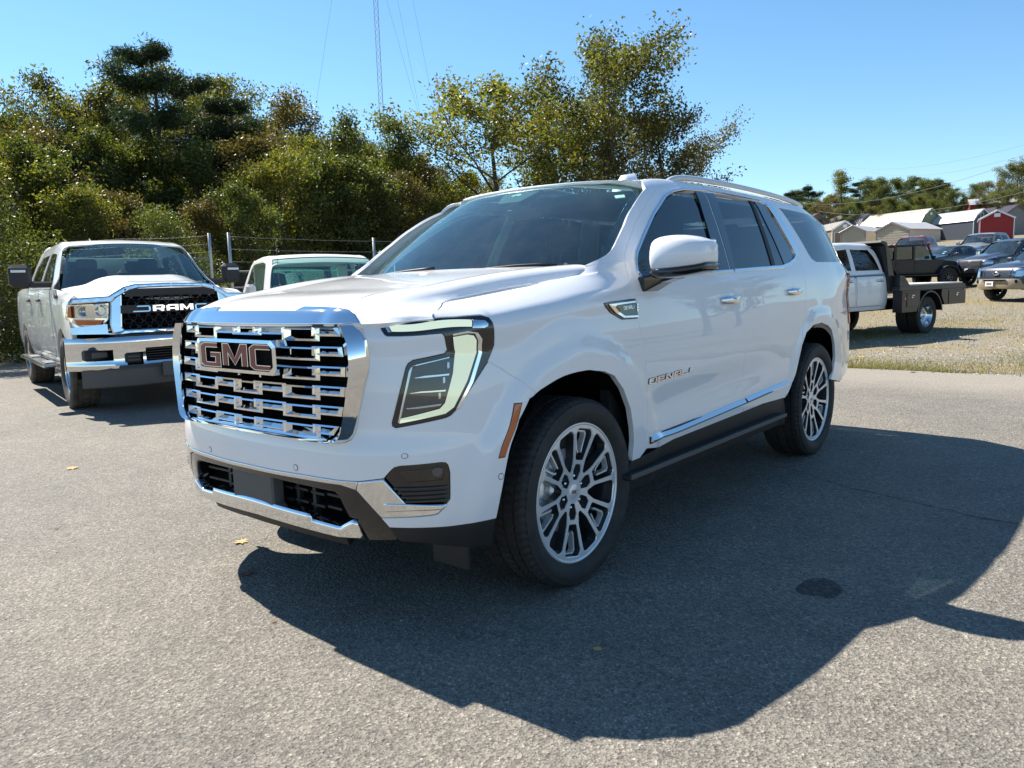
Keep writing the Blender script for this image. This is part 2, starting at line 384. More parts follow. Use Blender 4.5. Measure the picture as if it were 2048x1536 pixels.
def panel_data(net, outline, holes=(), off=0.0, skirt=0.02, edge=0.003, step=0.035, estep=None, dome=0.0):
    estep = estep or step*0.8
    rings = []
    for k, r in enumerate([outline]+list(holes)):
        r = resample([np.asarray(q)[:2] for q in r], estep)
        a = area(r)
        if (a < 0) != (k > 0): r = r[::-1]
        rings.append(r)
    V = []; N = []; F = []
    ins = [offset_poly(r, edge) for r in rings]; mids = []
    for r, i_ in zip(rings, ins):   # pieces that meet their mirror image keep flush on the centre line
        cm = np.abs(net.ev(r)[:, 1]) < 1.5e-3; mids.append(cm)
        if cm.sum() > 1:
            c = r[cm]; ax = 0 if np.ptp(c[:, 0]) < np.ptp(c[:, 1]) else 1; i_[cm, ax] = r[cm, ax]
    # interior points
    lo = ins[0].min(0); hi = ins[0].max(0)
    gx = np.arange(lo[0]+step*0.5, hi[0], step); gy = np.arange(lo[1]+step*0.5, hi[1], step)
    g = np.array([[a+(step*0.5 if (j % 2) else 0), b] for j, b in enumerate(gy) for a in gx]) if len(gx) and len(gy) else np.zeros((0, 2))
    if len(g):
        ok = inpoly(g, ins[0])
        for h in ins[1:]: ok &= ~inpoly(g, h)
        g = g[ok]
        R = np.concatenate(ins)
        if len(g):
            d = np.min(np.linalg.norm(g[:, None]-R[None], axis=2), axis=1); g = g[d > estep*0.55]
    pts = list(map(tuple, np.concatenate(ins))); edges = []; k = 0
    for r in ins:
        n = len(r); edges += [(k+i, k+(i+1) % n) for i in range(n)]; k += n
    pts += list(map(tuple, g))
    vv, ee, ff, _, _, _ = delaunay_2d_cdt([Vector(p) for p in pts], edges, [], 0, 1e-7)
    vv = np.array([tuple(v) for v in vv])
    if not len(ff): return np.zeros((3, 3)), [[0, 1, 2]], np.tile([0, 0, 1.0], (3, 1))
    cen = np.array([vv[list(f)].mean(0) for f in ff])
    ok = inpoly(cen, ins[0])
    for h in ins[1:]: ok &= ~inpoly(cen, h)
    P0 = net.ev(vv); n0 = net.nrm(vv)
    V = list(P0+n0*off); N = list(n0)
    for f, o in zip(ff, ok):
        if o:
            f = list(f); q = vv[f]
            if area(q) < 0: f = f[::-1]
            F.append(f)
    # rounded edge and skirt
    for r, i_, cm in zip(rings, ins, mids):
        n = len(r); Pi = net.ev(i_); ni = net.nrm(i_); Pr = net.ev(r); nr = net.nrm(r)
        out = Pr-Pi; out /= np.maximum(np.linalg.norm(out, axis=1), 1e-9)[:, None]
        a = len(V); V += list(Pi+ni*off); N += list(ni)
        b = len(V); V += list(Pr+nr*(off-edge*0.8)); m = nr*0.55+out*0.83; N += list(m/np.linalg.norm(m, axis=1)[:, None])
        for i in range(n):
            j = (i+1) % n
            if cm[i] and cm[j]: continue
            F.append([a+i, b+i, b+j, a+j])
        if skirt > 0:
            c = len(V); V += list(Pr+nr*(off-edge*0.8)); N += list(out)
            d = len(V); V += list(Pr+nr*(off-skirt)-out*0.002); N += list(out)
            for i in range(n):
                j = (i+1) % n
                if cm[i] and cm[j]: continue
                F.append([c+i, d+i, d+j, c+j])
    V = np.array(V); N = np.array(N); c = np.abs(V[:, 1]) < 1.5e-3
    if mids[0].sum() > 1: V[c, 1] = 0; N[c, 1] = 0; N[c] /= np.maximum(np.linalg.norm(N[c], axis=1), 1e-9)[:, None]
    return V, F, N
def mirror_data(V, F, N):
    V2 = V*[1, -1, 1]; N2 = N*[1, -1, 1]; return V2, [f[::-1] for f in F], N2
def join_data(*ds):
    V = []; F = []; N = []
    for v, f, n in ds:
        k = len(V); V += list(v); N += list(n); F += [[k+i for i in q] for q in f]
    return np.array(V), F, np.array(N)
def panel(name, net, outline, mat, parent, holes=(), sym=None, label=None, **kw):
    """sym: None one piece; 'join' both halves as one mesh; 'copy' the piece and its mirror image as two objects"""
    d = panel_data(net, outline, holes, **kw); out = []
    if sym == 'join': d = join_data(d, mirror_data(*d))
    V, F, N = d
    out.append(obj(name, mesh(name, V, F, mat, N), parent, label=label))
    if sym == 'copy':
        V, F, N = mirror_data(*d); out.append(obj(name, mesh(name, V, F, mat, N), parent, label=label))
    return out[0] if len(out) == 1 else out
def sweep(name, P3, N3, prof, mat, parent, closed=False, sym=None, caps=True, raw=False, smooth=True):
    """prof: (across, out) points; swept along the 3d points P3 with surface normals N3"""
    P3 = np.asarray(P3); N3 = np.asarray(N3); n = len(P3); m = len(prof); V = []; F = []
    for i in range(n):
        a = P3[(i-1) % n] if (closed or i > 0) else P3[i]; b = P3[(i+1) % n] if (closed or i < n-1) else P3[i]
        t = b-a; t /= np.linalg.norm(t); nn = N3[i]-t*np.dot(N3[i], t); nn /= np.linalg.norm(nn); c = np.cross(t, nn)
        for p, q in prof: V.append(P3[i]+c*p+nn*q)
    for i in range(n if closed else n-1):
        j = (i+1) % n
        for k in range(m):
            l = (k+1) % m; F.append([i*m+k, i*m+l, j*m+l, j*m+k])
    if caps and not closed: F.append(list(range(m))[::-1]); F.append([(n-1)*m+k for k in range(m)])
    V = np.array(V)
    if raw: return V, F
    res = []
    for sgn in ((1, -1) if sym else (1,)):
        W = V*[1, sgn, 1]
        me = mesh(name, W, F, mat, smooth=smooth)
        b = bmesh.new(); b.from_mesh(me); bmesh.ops.recalc_face_normals(b, faces=b.faces[:]); b.to_mesh(me); b.free()
        if smooth: me.set_sharp_from_angle(angle=rad(40))
        res.append(obj(name, me, parent))
    return res[0] if len(res) == 1 else res
def on(net, uv, off=0.0):
    uv = np.array([np.asarray(q)[:2] for q in uv]); n = net.nrm(uv); return net.ev(uv)+n*off, n
def trim(name, net, uvline, width, height, mat, parent, closed=False, off=0.0, sym=None, step=0.03, bev=0.35):
    """a bright strip laid along a line on the surface"""
    uvline = [np.asarray(q, float) for q in uvline]
    r = resample(uvline, step) if closed else np.concatenate([resample(uvline, step)[:0]]+[np.linspace(a, b, max(2, int(np.linalg.norm(b-a)/step)+1))[:-1] for a, b in zip(uvline, uvline[1:])]+[np.array([uvline[-1]])])
    P3, N3 = on(net, r, off); w = width/2; h = height; e = min(w, h)*bev
    prof = [(-w, -0.006), (-w, h-e), (-w+e, h), (w-e, h), (w, h-e), (w, -0.006)]
    return sweep(name, P3, N3, prof, mat, parent, closed, sym)
# outlines of the suv's panels, measured on its surfaces: (u, v) in metres along and up each surface
BK = {
'hoodline': [[0.7038,1.4399],[0.8563,1.096],[0.9461,1.0671],[1.0121,1.0678],[1.14,1.0781],[1.2622,1.0454]],
'arch': [[1.4669,0.1603],[1.4848,0.2373],[1.5079,0.3315],[1.5396,0.4323],[1.5885,0.5721],[1.6516,0.6418],[1.7153,0.6517],[1.8385,0.6529],[1.986,0.6556],[2.0584,0.6561],[2.1727,0.6395],[2.2584,0.61],[2.3344,0.5392],[2.3979,0.4393],[2.4279,0.3344],[2.4364,0.2749],[2.4281,0.1836]],
'lampo': [[1.0121,1.0678],[1.1407,1.0846],[1.2623,1.049],[1.346,1.0269],[1.4699,1.0109],[1.4989,0.9942],[1.504,0.9706],[1.5077,0.8884],[1.4693,0.8254],[1.3207,0.6464],[1.2979,0.627],[1.2782,0.6188],[1.0856,0.5848],[1.0719,0.5923],[1.0703,0.6084],[1.1339,0.8181],[1.1423,0.8341],[1.1626,0.8483],[1.2877,0.8714],[1.2968,0.8841],[1.2752,0.9458],[1.2665,0.9591],[1.0553,0.9893],[1.0449,1.0004]],
'frame_out': [[0.9461,1.0671],[0.9743,0.9682],[0.9818,0.8668],[0.9771,0.7994],[0.964,0.7556],[0.9354,0.6429],[0.9179,0.559],[0.9033,0.5254],[0.8761,0.507],[0.8374,0.498],[0.6435,0.5068],[0.4856,0.5164],[0.0856,0.512]],
'trim_top': [[0.0177,0.3388],[0.2822,0.3409],[0.4855,0.3387],[0.6877,0.3394],[0.8572,0.3369],[0.9341,0.3386]],
'fogb': [[0.9341,0.3386],[1.0411,0.3545],[1.0707,0.3847],[1.0847,0.3964],[1.1075,0.4022],[1.2581,0.4104],[1.2765,0.4077],[1.2854,0.397],[1.2915,0.3679],[1.2867,0.2676]],
'chrb': [[1.2728,0.2491],[1.2588,0.2284],[1.2374,0.2102],[1.2145,0.2058],[1.0154,0.1969],[1.0422,0.1604],[1.1842,0.1591],[1.2849,0.1568],[1.3923,0.1609],[1.4669,0.1603]],
'seam': [[1.6879,0.6525],[1.6129,0.7303],[1.5209,0.7973],[1.4716,0.8253]],
'fenr': [[2.5593,0.2202],[2.561,0.2499],[2.5528,0.475],[2.5631,0.6357],[2.5333,0.7772],[2.5127,0.8593],[2.4959,0.9786],[2.5237,1.071]],
'fentop': [[2.1904,1.0651],[2.1319,1.066],[1.9829,1.4994],[1.8023,1.5537],[1.6516,1.6773],[1.5337,1.6518],[1.4585,1.512],[1.3621,1.3337],[1.2659,1.0473]],
'pillar_f': [[2.5239,1.184],[2.5445,1.2519],[2.5946,1.2901],[2.8716,1.3827],[2.9678,1.4176],[3.0666,1.4484],[3.151,1.4675],[3.2534,1.4883],[3.3673,1.5054]],
'ws_edge': [[3.0201,1.4817],[2.9456,1.463],[2.8054,1.4222],[2.6523,1.3955],[2.5349,1.3968],[2.479,1.3826],[2.4272,1.3792],[2.3762,1.3979],[2.3338,1.4213],[2.3057,1.4335]],
'door_top': [[3.3673,1.5054],[3.8186,1.5627],[4.2702,1.5631],[4.4646,1.5631],[4.6682,1.5102],[4.6271,1.4726]],
'fenb': [[2.4977,0.1845]],
'cowl': [[2.4925,1.2311],[2.4048,1.2651],[2.3205,1.377],[2.2986,1.3972]],
'cowl2': [[2.3205,1.377],[2.4048,1.2651],[2.4925,1.2311]],
'hoode': [[0.0171,0.0108],[0.1858,0.0584],[0.3813,0.1363],[0.4735,0.1486],[0.5941,0.1505],[0.7369,0.1488],[0.9,0.1432],[1.1023,0.0769],[1.1418,0.0648],[1.1804,0.1385],[1.2076,0.1794]],
'hoodbar': [[0.0102,0.1877],[0.0461,0.2022],[0.0713,0.2303],[0.0801,0.2768],[0.096,0.424],[0.1008,0.5611],[0.0684,0.58],[0.0689,0.8387],[0.0692,1.1546]],
'fd_rear': [[3.7394,0.2916],[3.7336,0.6695],[3.7516,0.8405],[3.7413,0.9422],[3.7079,1.0102],[3.686,1.0646],[3.7592,1.4704],[3.8017,1.552]],
'fd_bot': [[2.5593,0.2202],[2.717,0.1968],[2.8724,0.2104],[3.1653,0.2146],[3.546,0.2209],[3.7403,0.2238]],
'dlo': [[3.758,1.4809],[3.4428,1.4666],[3.2874,1.4463],[3.157,1.4171],[2.9677,1.3544],[2.7734,1.2711],[2.6544,1.2154],[2.6146,1.1711],[2.5989,1.0849],[2.615,1.0372],[2.66,1.0294],[2.9068,1.0511],[3.3575,1.0633],[3.6826,1.0605]],
'dlo2': [[3.6826,1.0605],[4.4779,1.0603],[4.6237,1.0745],[4.7584,1.099],[4.8315,1.1261],[4.8227,1.1753],[4.7954,1.2432],[4.7495,1.3612],[4.6978,1.4668],[4.6414,1.4802],[4.1618,1.4835],[3.758,1.4809]],
'win_f': [[2.6318,1.1552],[2.6116,1.1113],[2.6135,1.0695],[2.638,1.0436],[3.6135,1.0694],[3.6266,1.1213],[3.7154,1.4642],[3.428,1.4561],[3.2782,1.4364],[3.1547,1.4074],[2.9727,1.3443],[2.7846,1.2605],[2.6699,1.2038]],
'rd_rear': [[4.4224,0.2192],[4.4595,0.2547],[4.5447,0.3716],[4.6449,0.5406],[4.7269,0.6968],[4.8051,0.8208],[4.8526,0.9452],[4.8533,1.0329],[4.8507,1.1165],[4.8386,1.272],[4.8012,1.3883],[4.7614,1.4904],[4.7204,1.5281]],
'rd_bot': [[3.7403,0.2238],[4.0536,0.2309]],
'win_r': [[3.7021,1.0668],[4.4767,1.0683],[4.6131,1.0829],[4.7493,1.1084],[4.7947,1.1294],[4.7883,1.172],[4.7577,1.2408],[4.7133,1.3582],[4.6508,1.4508],[4.5924,1.4635],[4.1461,1.4742],[3.7936,1.466]],
'rd_b2': [[3.7476,0.2243],[4.0536,0.2309]],
'q_arch': [[4.4429,0.2361],[4.4809,0.2864],[4.5624,0.3629],[4.6234,0.4682],[4.6673,0.5526],[4.753,0.6346],[4.9003,0.6795],[5.0837,0.6866],[5.2302,0.6559],[5.3186,0.6167],[5.4007,0.5138],[5.4414,0.405],[5.4117,0.2958],[5.3611,0.2357]],
'win_q': [[4.9025,1.4489],[4.9681,1.3686],[5.041,1.2449],[5.0947,1.1379],[5.13,1.1042],[5.2083,1.0844],[5.6638,1.0773]],
'tlamp': [[5.8257,0.9562]],
'gl_f': [[2.6476,1.1614],[2.6276,1.1167],[2.63,1.0666],[2.6545,1.0541],[3.5644,1.0761],[3.6532,1.4497],[3.413,1.4447],[3.2805,1.4283],[3.1672,1.4022],[2.9899,1.3382],[2.7972,1.2554],[2.681,1.1943]],
'gl_r': [[3.6666,1.0747],[4.3497,1.0762],[4.3993,1.4551],[4.1085,1.4511],[3.8017,1.4483]],
'gl_r2': [[4.3756,1.0755],[4.5468,1.0827],[4.4763,1.4519],[4.4245,1.4515]],
'pil_b': [[3.5975,1.466],[3.7182,1.4661],[3.6473,1.0684],[3.4837,1.0677]],
'pil_b2': [[3.7267,1.4649],[3.8585,1.4673],[3.7253,1.0689],[3.6541,1.0682]],
'div': [[4.4054,1.4651],[4.4571,1.4656],[4.3768,1.0677],[4.3151,1.0678]],
'pil_c': [[4.4893,1.4645],[4.6539,1.4472],[4.7188,1.3553],[4.7635,1.2377],[4.795,1.1537],[4.781,1.1264],[4.7262,1.1057],[4.6071,1.0861],[4.5452,1.0811]],
'wt1': [[3.7409,1.4762],[3.4377,1.463],[3.2839,1.4434],[3.1528,1.4134],[2.9635,1.3499],[2.7745,1.2654],[2.6558,1.2083],[2.6217,1.1684],[2.6046,1.088],[2.6233,1.0423],[2.6591,1.0345],[2.9085,1.0538],[3.3594,1.0658],[3.6769,1.0662]],
'wt2': [[3.6975,1.0656],[4.4826,1.065],[4.6192,1.0795],[4.744,1.1039],[4.8048,1.1293],[4.8007,1.166]],
'wt3': [[4.7947,1.1294],[4.7883,1.172],[4.7577,1.2408],[4.7133,1.3582],[4.6436,1.4464],[4.7185,1.4729],[4.7459,1.4471],[4.8218,1.3604],[4.8815,1.2437],[4.8707,1.1569],[4.8379,1.1229]],
'wt4': [[3.764,1.4778],[4.1537,1.4787],[4.6286,1.4749]],
'stk': [[0.9832,0.8592],[1.0348,0.8878],[1.051,0.8505],[0.9999,0.8221]],
'drl1': [[1.0602,1.0514],[1.2374,1.034],[1.4043,0.9971],[1.3918,0.9686],[1.0775,1.0128]],
'dch': [[1.4088,0.9963],[1.4652,0.983],[1.4753,0.9685],[1.4686,0.9594],[1.4502,0.9559],[1.3925,0.9621]],
'dch0': [[1.0455,1.0453],[1.056,1.0502],[1.0734,1.0118],[1.0631,1.0101]],
'drl2': [[1.3113,0.9357],[1.3703,0.9393],[1.4004,0.9323],[1.4177,0.9116],[1.4209,0.8668],[1.3713,0.7544],[1.3117,0.6586],[1.2772,0.6363],[1.1016,0.6043],[1.1047,0.6231],[1.2569,0.656],[1.2778,0.6768],[1.3169,0.7902],[1.3308,0.8735]],
'dch2': [[1.3077,0.949],[1.3715,0.9533],[1.4183,0.9421],[1.4427,0.9151],[1.4448,0.8611],[1.3959,0.7461],[1.3309,0.6493],[1.319,0.6503],[1.3793,0.7497],[1.4284,0.8663],[1.4243,0.9129],[1.4043,0.9397],[1.37,0.9443],[1.3108,0.94]],
'dl': [[1.1062,0.626],[1.1563,0.8099],[1.1696,0.8214],[1.3097,0.8515],[1.3189,0.8357],[1.3127,0.7924],[1.2753,0.6821],[1.254,0.6608]],
'dch3': [[1.0958,0.6063],[1.1472,0.8043],[1.1556,0.8177],[1.1637,0.8215],[1.1591,0.8079],[1.1036,0.6083]],
'dch4': [[1.1597,0.8216],[1.1798,0.8292],[1.3079,0.8567],[1.3076,0.8506],[1.1795,0.8231]],
'dlv0': [[1.1675,0.7782],[1.2085,0.7855],[1.3016,0.7901],[1.2989,0.7815],[1.208,0.776],[1.1732,0.7752]],
'dlv1': [[1.1478,0.7206],[1.1899,0.7269],[1.2838,0.7287],[1.2806,0.7202],[1.1895,0.7192],[1.1529,0.7176]],
'dlv2': [[1.1316,0.6638],[1.1735,0.6684],[1.2631,0.6763],[1.2582,0.6681],[1.1731,0.6608],[1.1366,0.6599]],
'dpj0': [[1.2955,0.835],[1.3054,0.8345],[1.3038,0.8107],[1.2936,0.8073]],
'dpj1': [[1.2751,0.7779],[1.2848,0.7774],[1.2829,0.7542],[1.273,0.7509]],
'dpj2': [[1.2547,0.7189],[1.2642,0.7183],[1.2628,0.6952],[1.2531,0.6921]],
'lensc': [[1.1039,0.6183],[1.1534,0.8119],[1.1697,0.8234],[1.316,0.8582],[1.311,0.9379],[1.3702,0.9413],[1.4078,0.9297],[1.4218,0.8668],[1.371,0.7504],[1.3096,0.6568],[1.2751,0.6326]],
'amb': [[1.5694,0.6433],[1.6039,0.6383],[1.5111,0.4005],[1.4821,0.4003]],
'amb2': [[1.5668,0.6467],[1.6108,0.6407],[1.5134,0.3961],[1.4772,0.3961]],
'sens809': [[1.1257,0.445]],
'sens1002': [[1.4883,0.3273]],
'sens591': [[0.6225,0.3636]],
'fogc': [[1.0451,0.3545]],
'fogd': [[1.271,0.2533],[1.1287,0.2574]],
'fogr': [[1.1137,0.381],[1.2537,0.392],[1.2644,0.3853],[1.262,0.3429],[1.131,0.3383],[1.1071,0.3661]],
'fl0': [[1.0766,0.3198],[1.2813,0.3207],[1.2809,0.3132],[1.0817,0.3122]],
'fl1': [[1.0889,0.3035],[1.2805,0.3044],[1.2802,0.2966],[1.094,0.2957]],
'fl2': [[1.1013,0.2868],[1.2798,0.2876],[1.2795,0.2798],[1.1064,0.2789]],
'fl3': [[1.1137,0.2698],[1.2792,0.2707],[1.2789,0.2628],[1.1188,0.2619]],
'fogl': [[1.2444,0.3719]],
'cor': [[0.9338,0.3367],[1.0409,0.3517],[1.1176,0.2605],[1.1286,0.2554],[1.2709,0.2493],[1.2589,0.2304],[1.2374,0.2122],[1.2146,0.2079],[1.0157,0.1989],[0.9699,0.2509],[0.9206,0.3052]],
'cor2': [[1.035,0.2602],[1.1175,0.2595],[1.2709,0.2483],[1.257,0.2306],[1.1364,0.2313],[1.0381,0.2262]],
'tlow': [[0.0115,0.3202],[0.2774,0.3235],[0.4817,0.322],[0.6842,0.3213],[0.8543,0.3194],[0.9206,0.3052]],
'opn': [[0.1869,0.2977],[0.4535,0.2996],[0.6893,0.2915],[0.812,0.2855],[0.8314,0.2694],[0.864,0.1864],[0.768,0.1744],[0.665,0.1892],[0.4081,0.1965],[0.1478,0.1923]],
'bo': [[0.9203,0.3032],[1.0154,0.1969],[1.0422,0.1604],[1.0666,0.105],[0.9229,0.0924]],
'bo2': [[0.8998,0.1797]],
'plate': [[0.2287,0.2814],[0.4522,0.2844],[0.4281,0.1939],[0.2177,0.1927]],
'sk_t': [[0.0085,0.1999],[0.4054,0.1903],[0.664,0.1784],[0.6728,0.1583],[0.8131,0.1468],[0.884,0.1822],[0.9028,0.1779],[0.9144,0.1041]],
'sk_b': [[0.7919,0.0942],[0.4586,0.111],[0.0018,0.1252]],
'val': [[1.0417,0.1583],[1.184,0.1571],[1.2847,0.1538],[1.3923,0.1578],[1.4646,0.1577],[1.4536,0.049],[1.3595,0.0603],[1.2906,0.0728],[1.1953,0.0914],[1.0666,0.105]],
'moldf': [[2.5839,0.2658],[2.8389,0.2612],[3.1573,0.2718],[3.7362,0.2935]],
'moldr': [[3.7581,0.2951],[4.0682,0.3092],[4.4274,0.3213]],
'moldb': [[2.5784,0.2743],[3.7355,0.2982],[4.4272,0.323],[4.442,0.301],[3.7544,0.2711],[2.5816,0.2387]],
'sill': [[2.4289,0.1785],[2.503,0.1809],[2.7174,0.1941],[2.8729,0.2076],[3.1659,0.2117],[3.5483,0.2166],[4.0501,0.2278],[4.4205,0.2149]],
'hf': [[3.549,0.9044]],
'hr': [[4.5846,0.9143]],
'vent': [[2.2282,0.941],[2.2543,0.9431],[2.5099,0.9495],[2.5141,0.9422],[2.5178,0.8614],[2.5067,0.8537],[2.3687,0.8566],[2.2757,0.8926],[2.2382,0.9221]],
'vent2': [[2.2606,0.9347],[2.4997,0.9404],[2.5011,0.9285],[2.3286,0.9233],[2.3145,0.917],[2.3381,0.8986],[2.3905,0.8751],[2.5109,0.8713],[2.5101,0.8583],[2.3787,0.8618],[2.3153,0.8883],[2.2678,0.9228]],
'vs0': [[2.5093,0.9246],[2.5232,0.9248],[2.5233,0.9157],[2.5099,0.9156]],
'vs1': [[2.5062,0.9118],[2.5201,0.9118],[2.5204,0.9028],[2.507,0.9027]],
'vs2': [[2.5034,0.8989],[2.5173,0.8989],[2.5176,0.8899],[2.5042,0.8899]],
'den0': [[2.5908,0.5331],[3.0239,0.5463],[2.598,0.5566]],
'den': [[2.5908,0.5331],[3.0239,0.5463],[2.598,0.5566]],
'vn': [[2.3913,0.9018],[2.484,0.9045],[2.3915,0.9158]],
}
def T(key, net=None, sm=0):
    return [np.array(q) for q in BK[key]]
def clip_u(poly, u0, keep_ge=True):
    """cuts a (u,v) polygon at u = u0"""
    out = []; n = len(poly)
    ins = lambda p: (p[0] >= u0-1e-9) if keep_ge else (p[0] <= u0+1e-9)
    for i in range(n):
        a, b = np.asarray(poly[i]), np.asarray(poly[(i+1) % n])
        if ins(a): out.append(a)
        if ins(a) != ins(b): t = (u0-a[0])/(b[0]-a[0]); q = a+(b-a)*t; q[0] = u0; out.append(q)
    return out
def at_u(line, u0):
    """point of a polyline where u = u0"""
    for a, b in zip(line, line[1:]):
        if (a[0]-u0)*(b[0]-u0) <= 0 and a[0] != b[0]:
            t = (u0-a[0])/(b[0]-a[0]); q = np.asarray(a)+(np.asarray(b)-np.asarray(a))*t; q[0] = u0; return q
    raise ValueError('no crossing')
# block letters as strokes on a 4 x 6 grid: list of polylines
GL = {'G': [[(4, 6), (0.6, 6), (0, 5.4), (0, 0.6), (0.6, 0), (4, 0), (4, 3.1), (2, 3.1)]], 'M': [[(0, 0), (0, 6), (0.4, 6), (2.4, 1.2), (4.4, 6), (4.8, 6), (4.8, 0)]],
      'C': [[(4, 6), (0.6, 6), (0, 5.4), (0, 0.6), (0.6, 0), (4, 0)]], 'D': [[(0, 0), (0, 6), (3.2, 6), (4, 5.2), (4, 0.8), (3.2, 0), (0, 0)]],
      'E': [[(4, 6), (0, 6), (0, 0), (4, 0)], [(0, 3), (3.4, 3)]], 'N': [[(0, 0), (0, 6), (0.5, 6), (3.5, 0), (4, 0), (4, 6)]],
      'A': [[(0, 0), (0, 5.3), (0.7, 6), (4, 6), (4, 0)], [(0, 2.4), (4, 2.4)]], 'L': [[(0, 6), (0, 0), (4, 0)]], 'I': [[(0.5, 0), (0.5, 6)]],
      'R': [[(0, 0), (0, 6), (3.4, 6), (4, 5.4), (4, 3.2), (3.4, 2.6), (0, 2.6)], [(2.2, 2.6), (4, 0)]], '2': [[(0, 6), (4, 6), (4, 3), (0, 3), (0, 0), (4, 0)]], '5': [[(4, 6), (0, 6), (0, 3), (4, 3), (4, 0), (0, 0)]], '0': [[(0, 0), (0, 6), (4, 6), (4, 0), (0, 0)]],
      'H': [[(0, 0), (0, 6)], [(4, 0), (4, 6)], [(0, 3), (4, 3)]], 'D_': []}
def stroke_quads(line, th):
    """thick polyline as one closed outline (mitred)"""
    p = [np.array(q, float) for q in line]; n = len(p); L = []; R = []
    for i in range(n):
        a = p[i]-p[i-1] if i else p[1]-p[0]; b = p[i+1]-p[i] if i < n-1 else p[-1]-p[-2]
        a = a/np.linalg.norm(a); b = b/np.linalg.norm(b); na = np.array([-a[1], a[0]]); nb = np.array([-b[1], b[0]])
        m = na+nb; k = m/max(0.55, m@na); L.append(p[i]+k*th/2); R.append(p[i]-k*th/2)
    return [[L[i], L[i+1], R[i+1], R[i]] for i in range(n-1)]
def letters(txt, fr, th=1.1, gap=1.6, depth=(0.0, 0.006), bev=0.0):
    """MB of raised letters; fr(a, b, d) maps letter grid coords to space; returns (MB, total width)"""
    mb = MB(); x = 0.0
    for ch in txt:
        if ch == ' ': x += 3; continue
        w = 4.8 if ch == 'M' else (1 if ch == 'I' else 4)
        for ln in GL[ch]:
            for q in stroke_quads(ln, th):
                n = 4; V = [fr(x+a, b, depth[0]) for a, b in q]; c = np.mean(q, axis=0)
                V += [fr(x+a, b, depth[1]) for a, b in q]
                mb.add(V, [(4, 5, 6, 7), (0, 1, 5, 4), (1, 2, 6, 5), (2, 3, 7, 6), (3, 0, 4, 7)])
        x += w+gap
    return mb, x-gap
def text_width(txt, gap=1.6): return sum(3 if c == ' ' else (4.8 if c == 'M' else (1 if c == 'I' else 4))+gap for c in txt)-gap
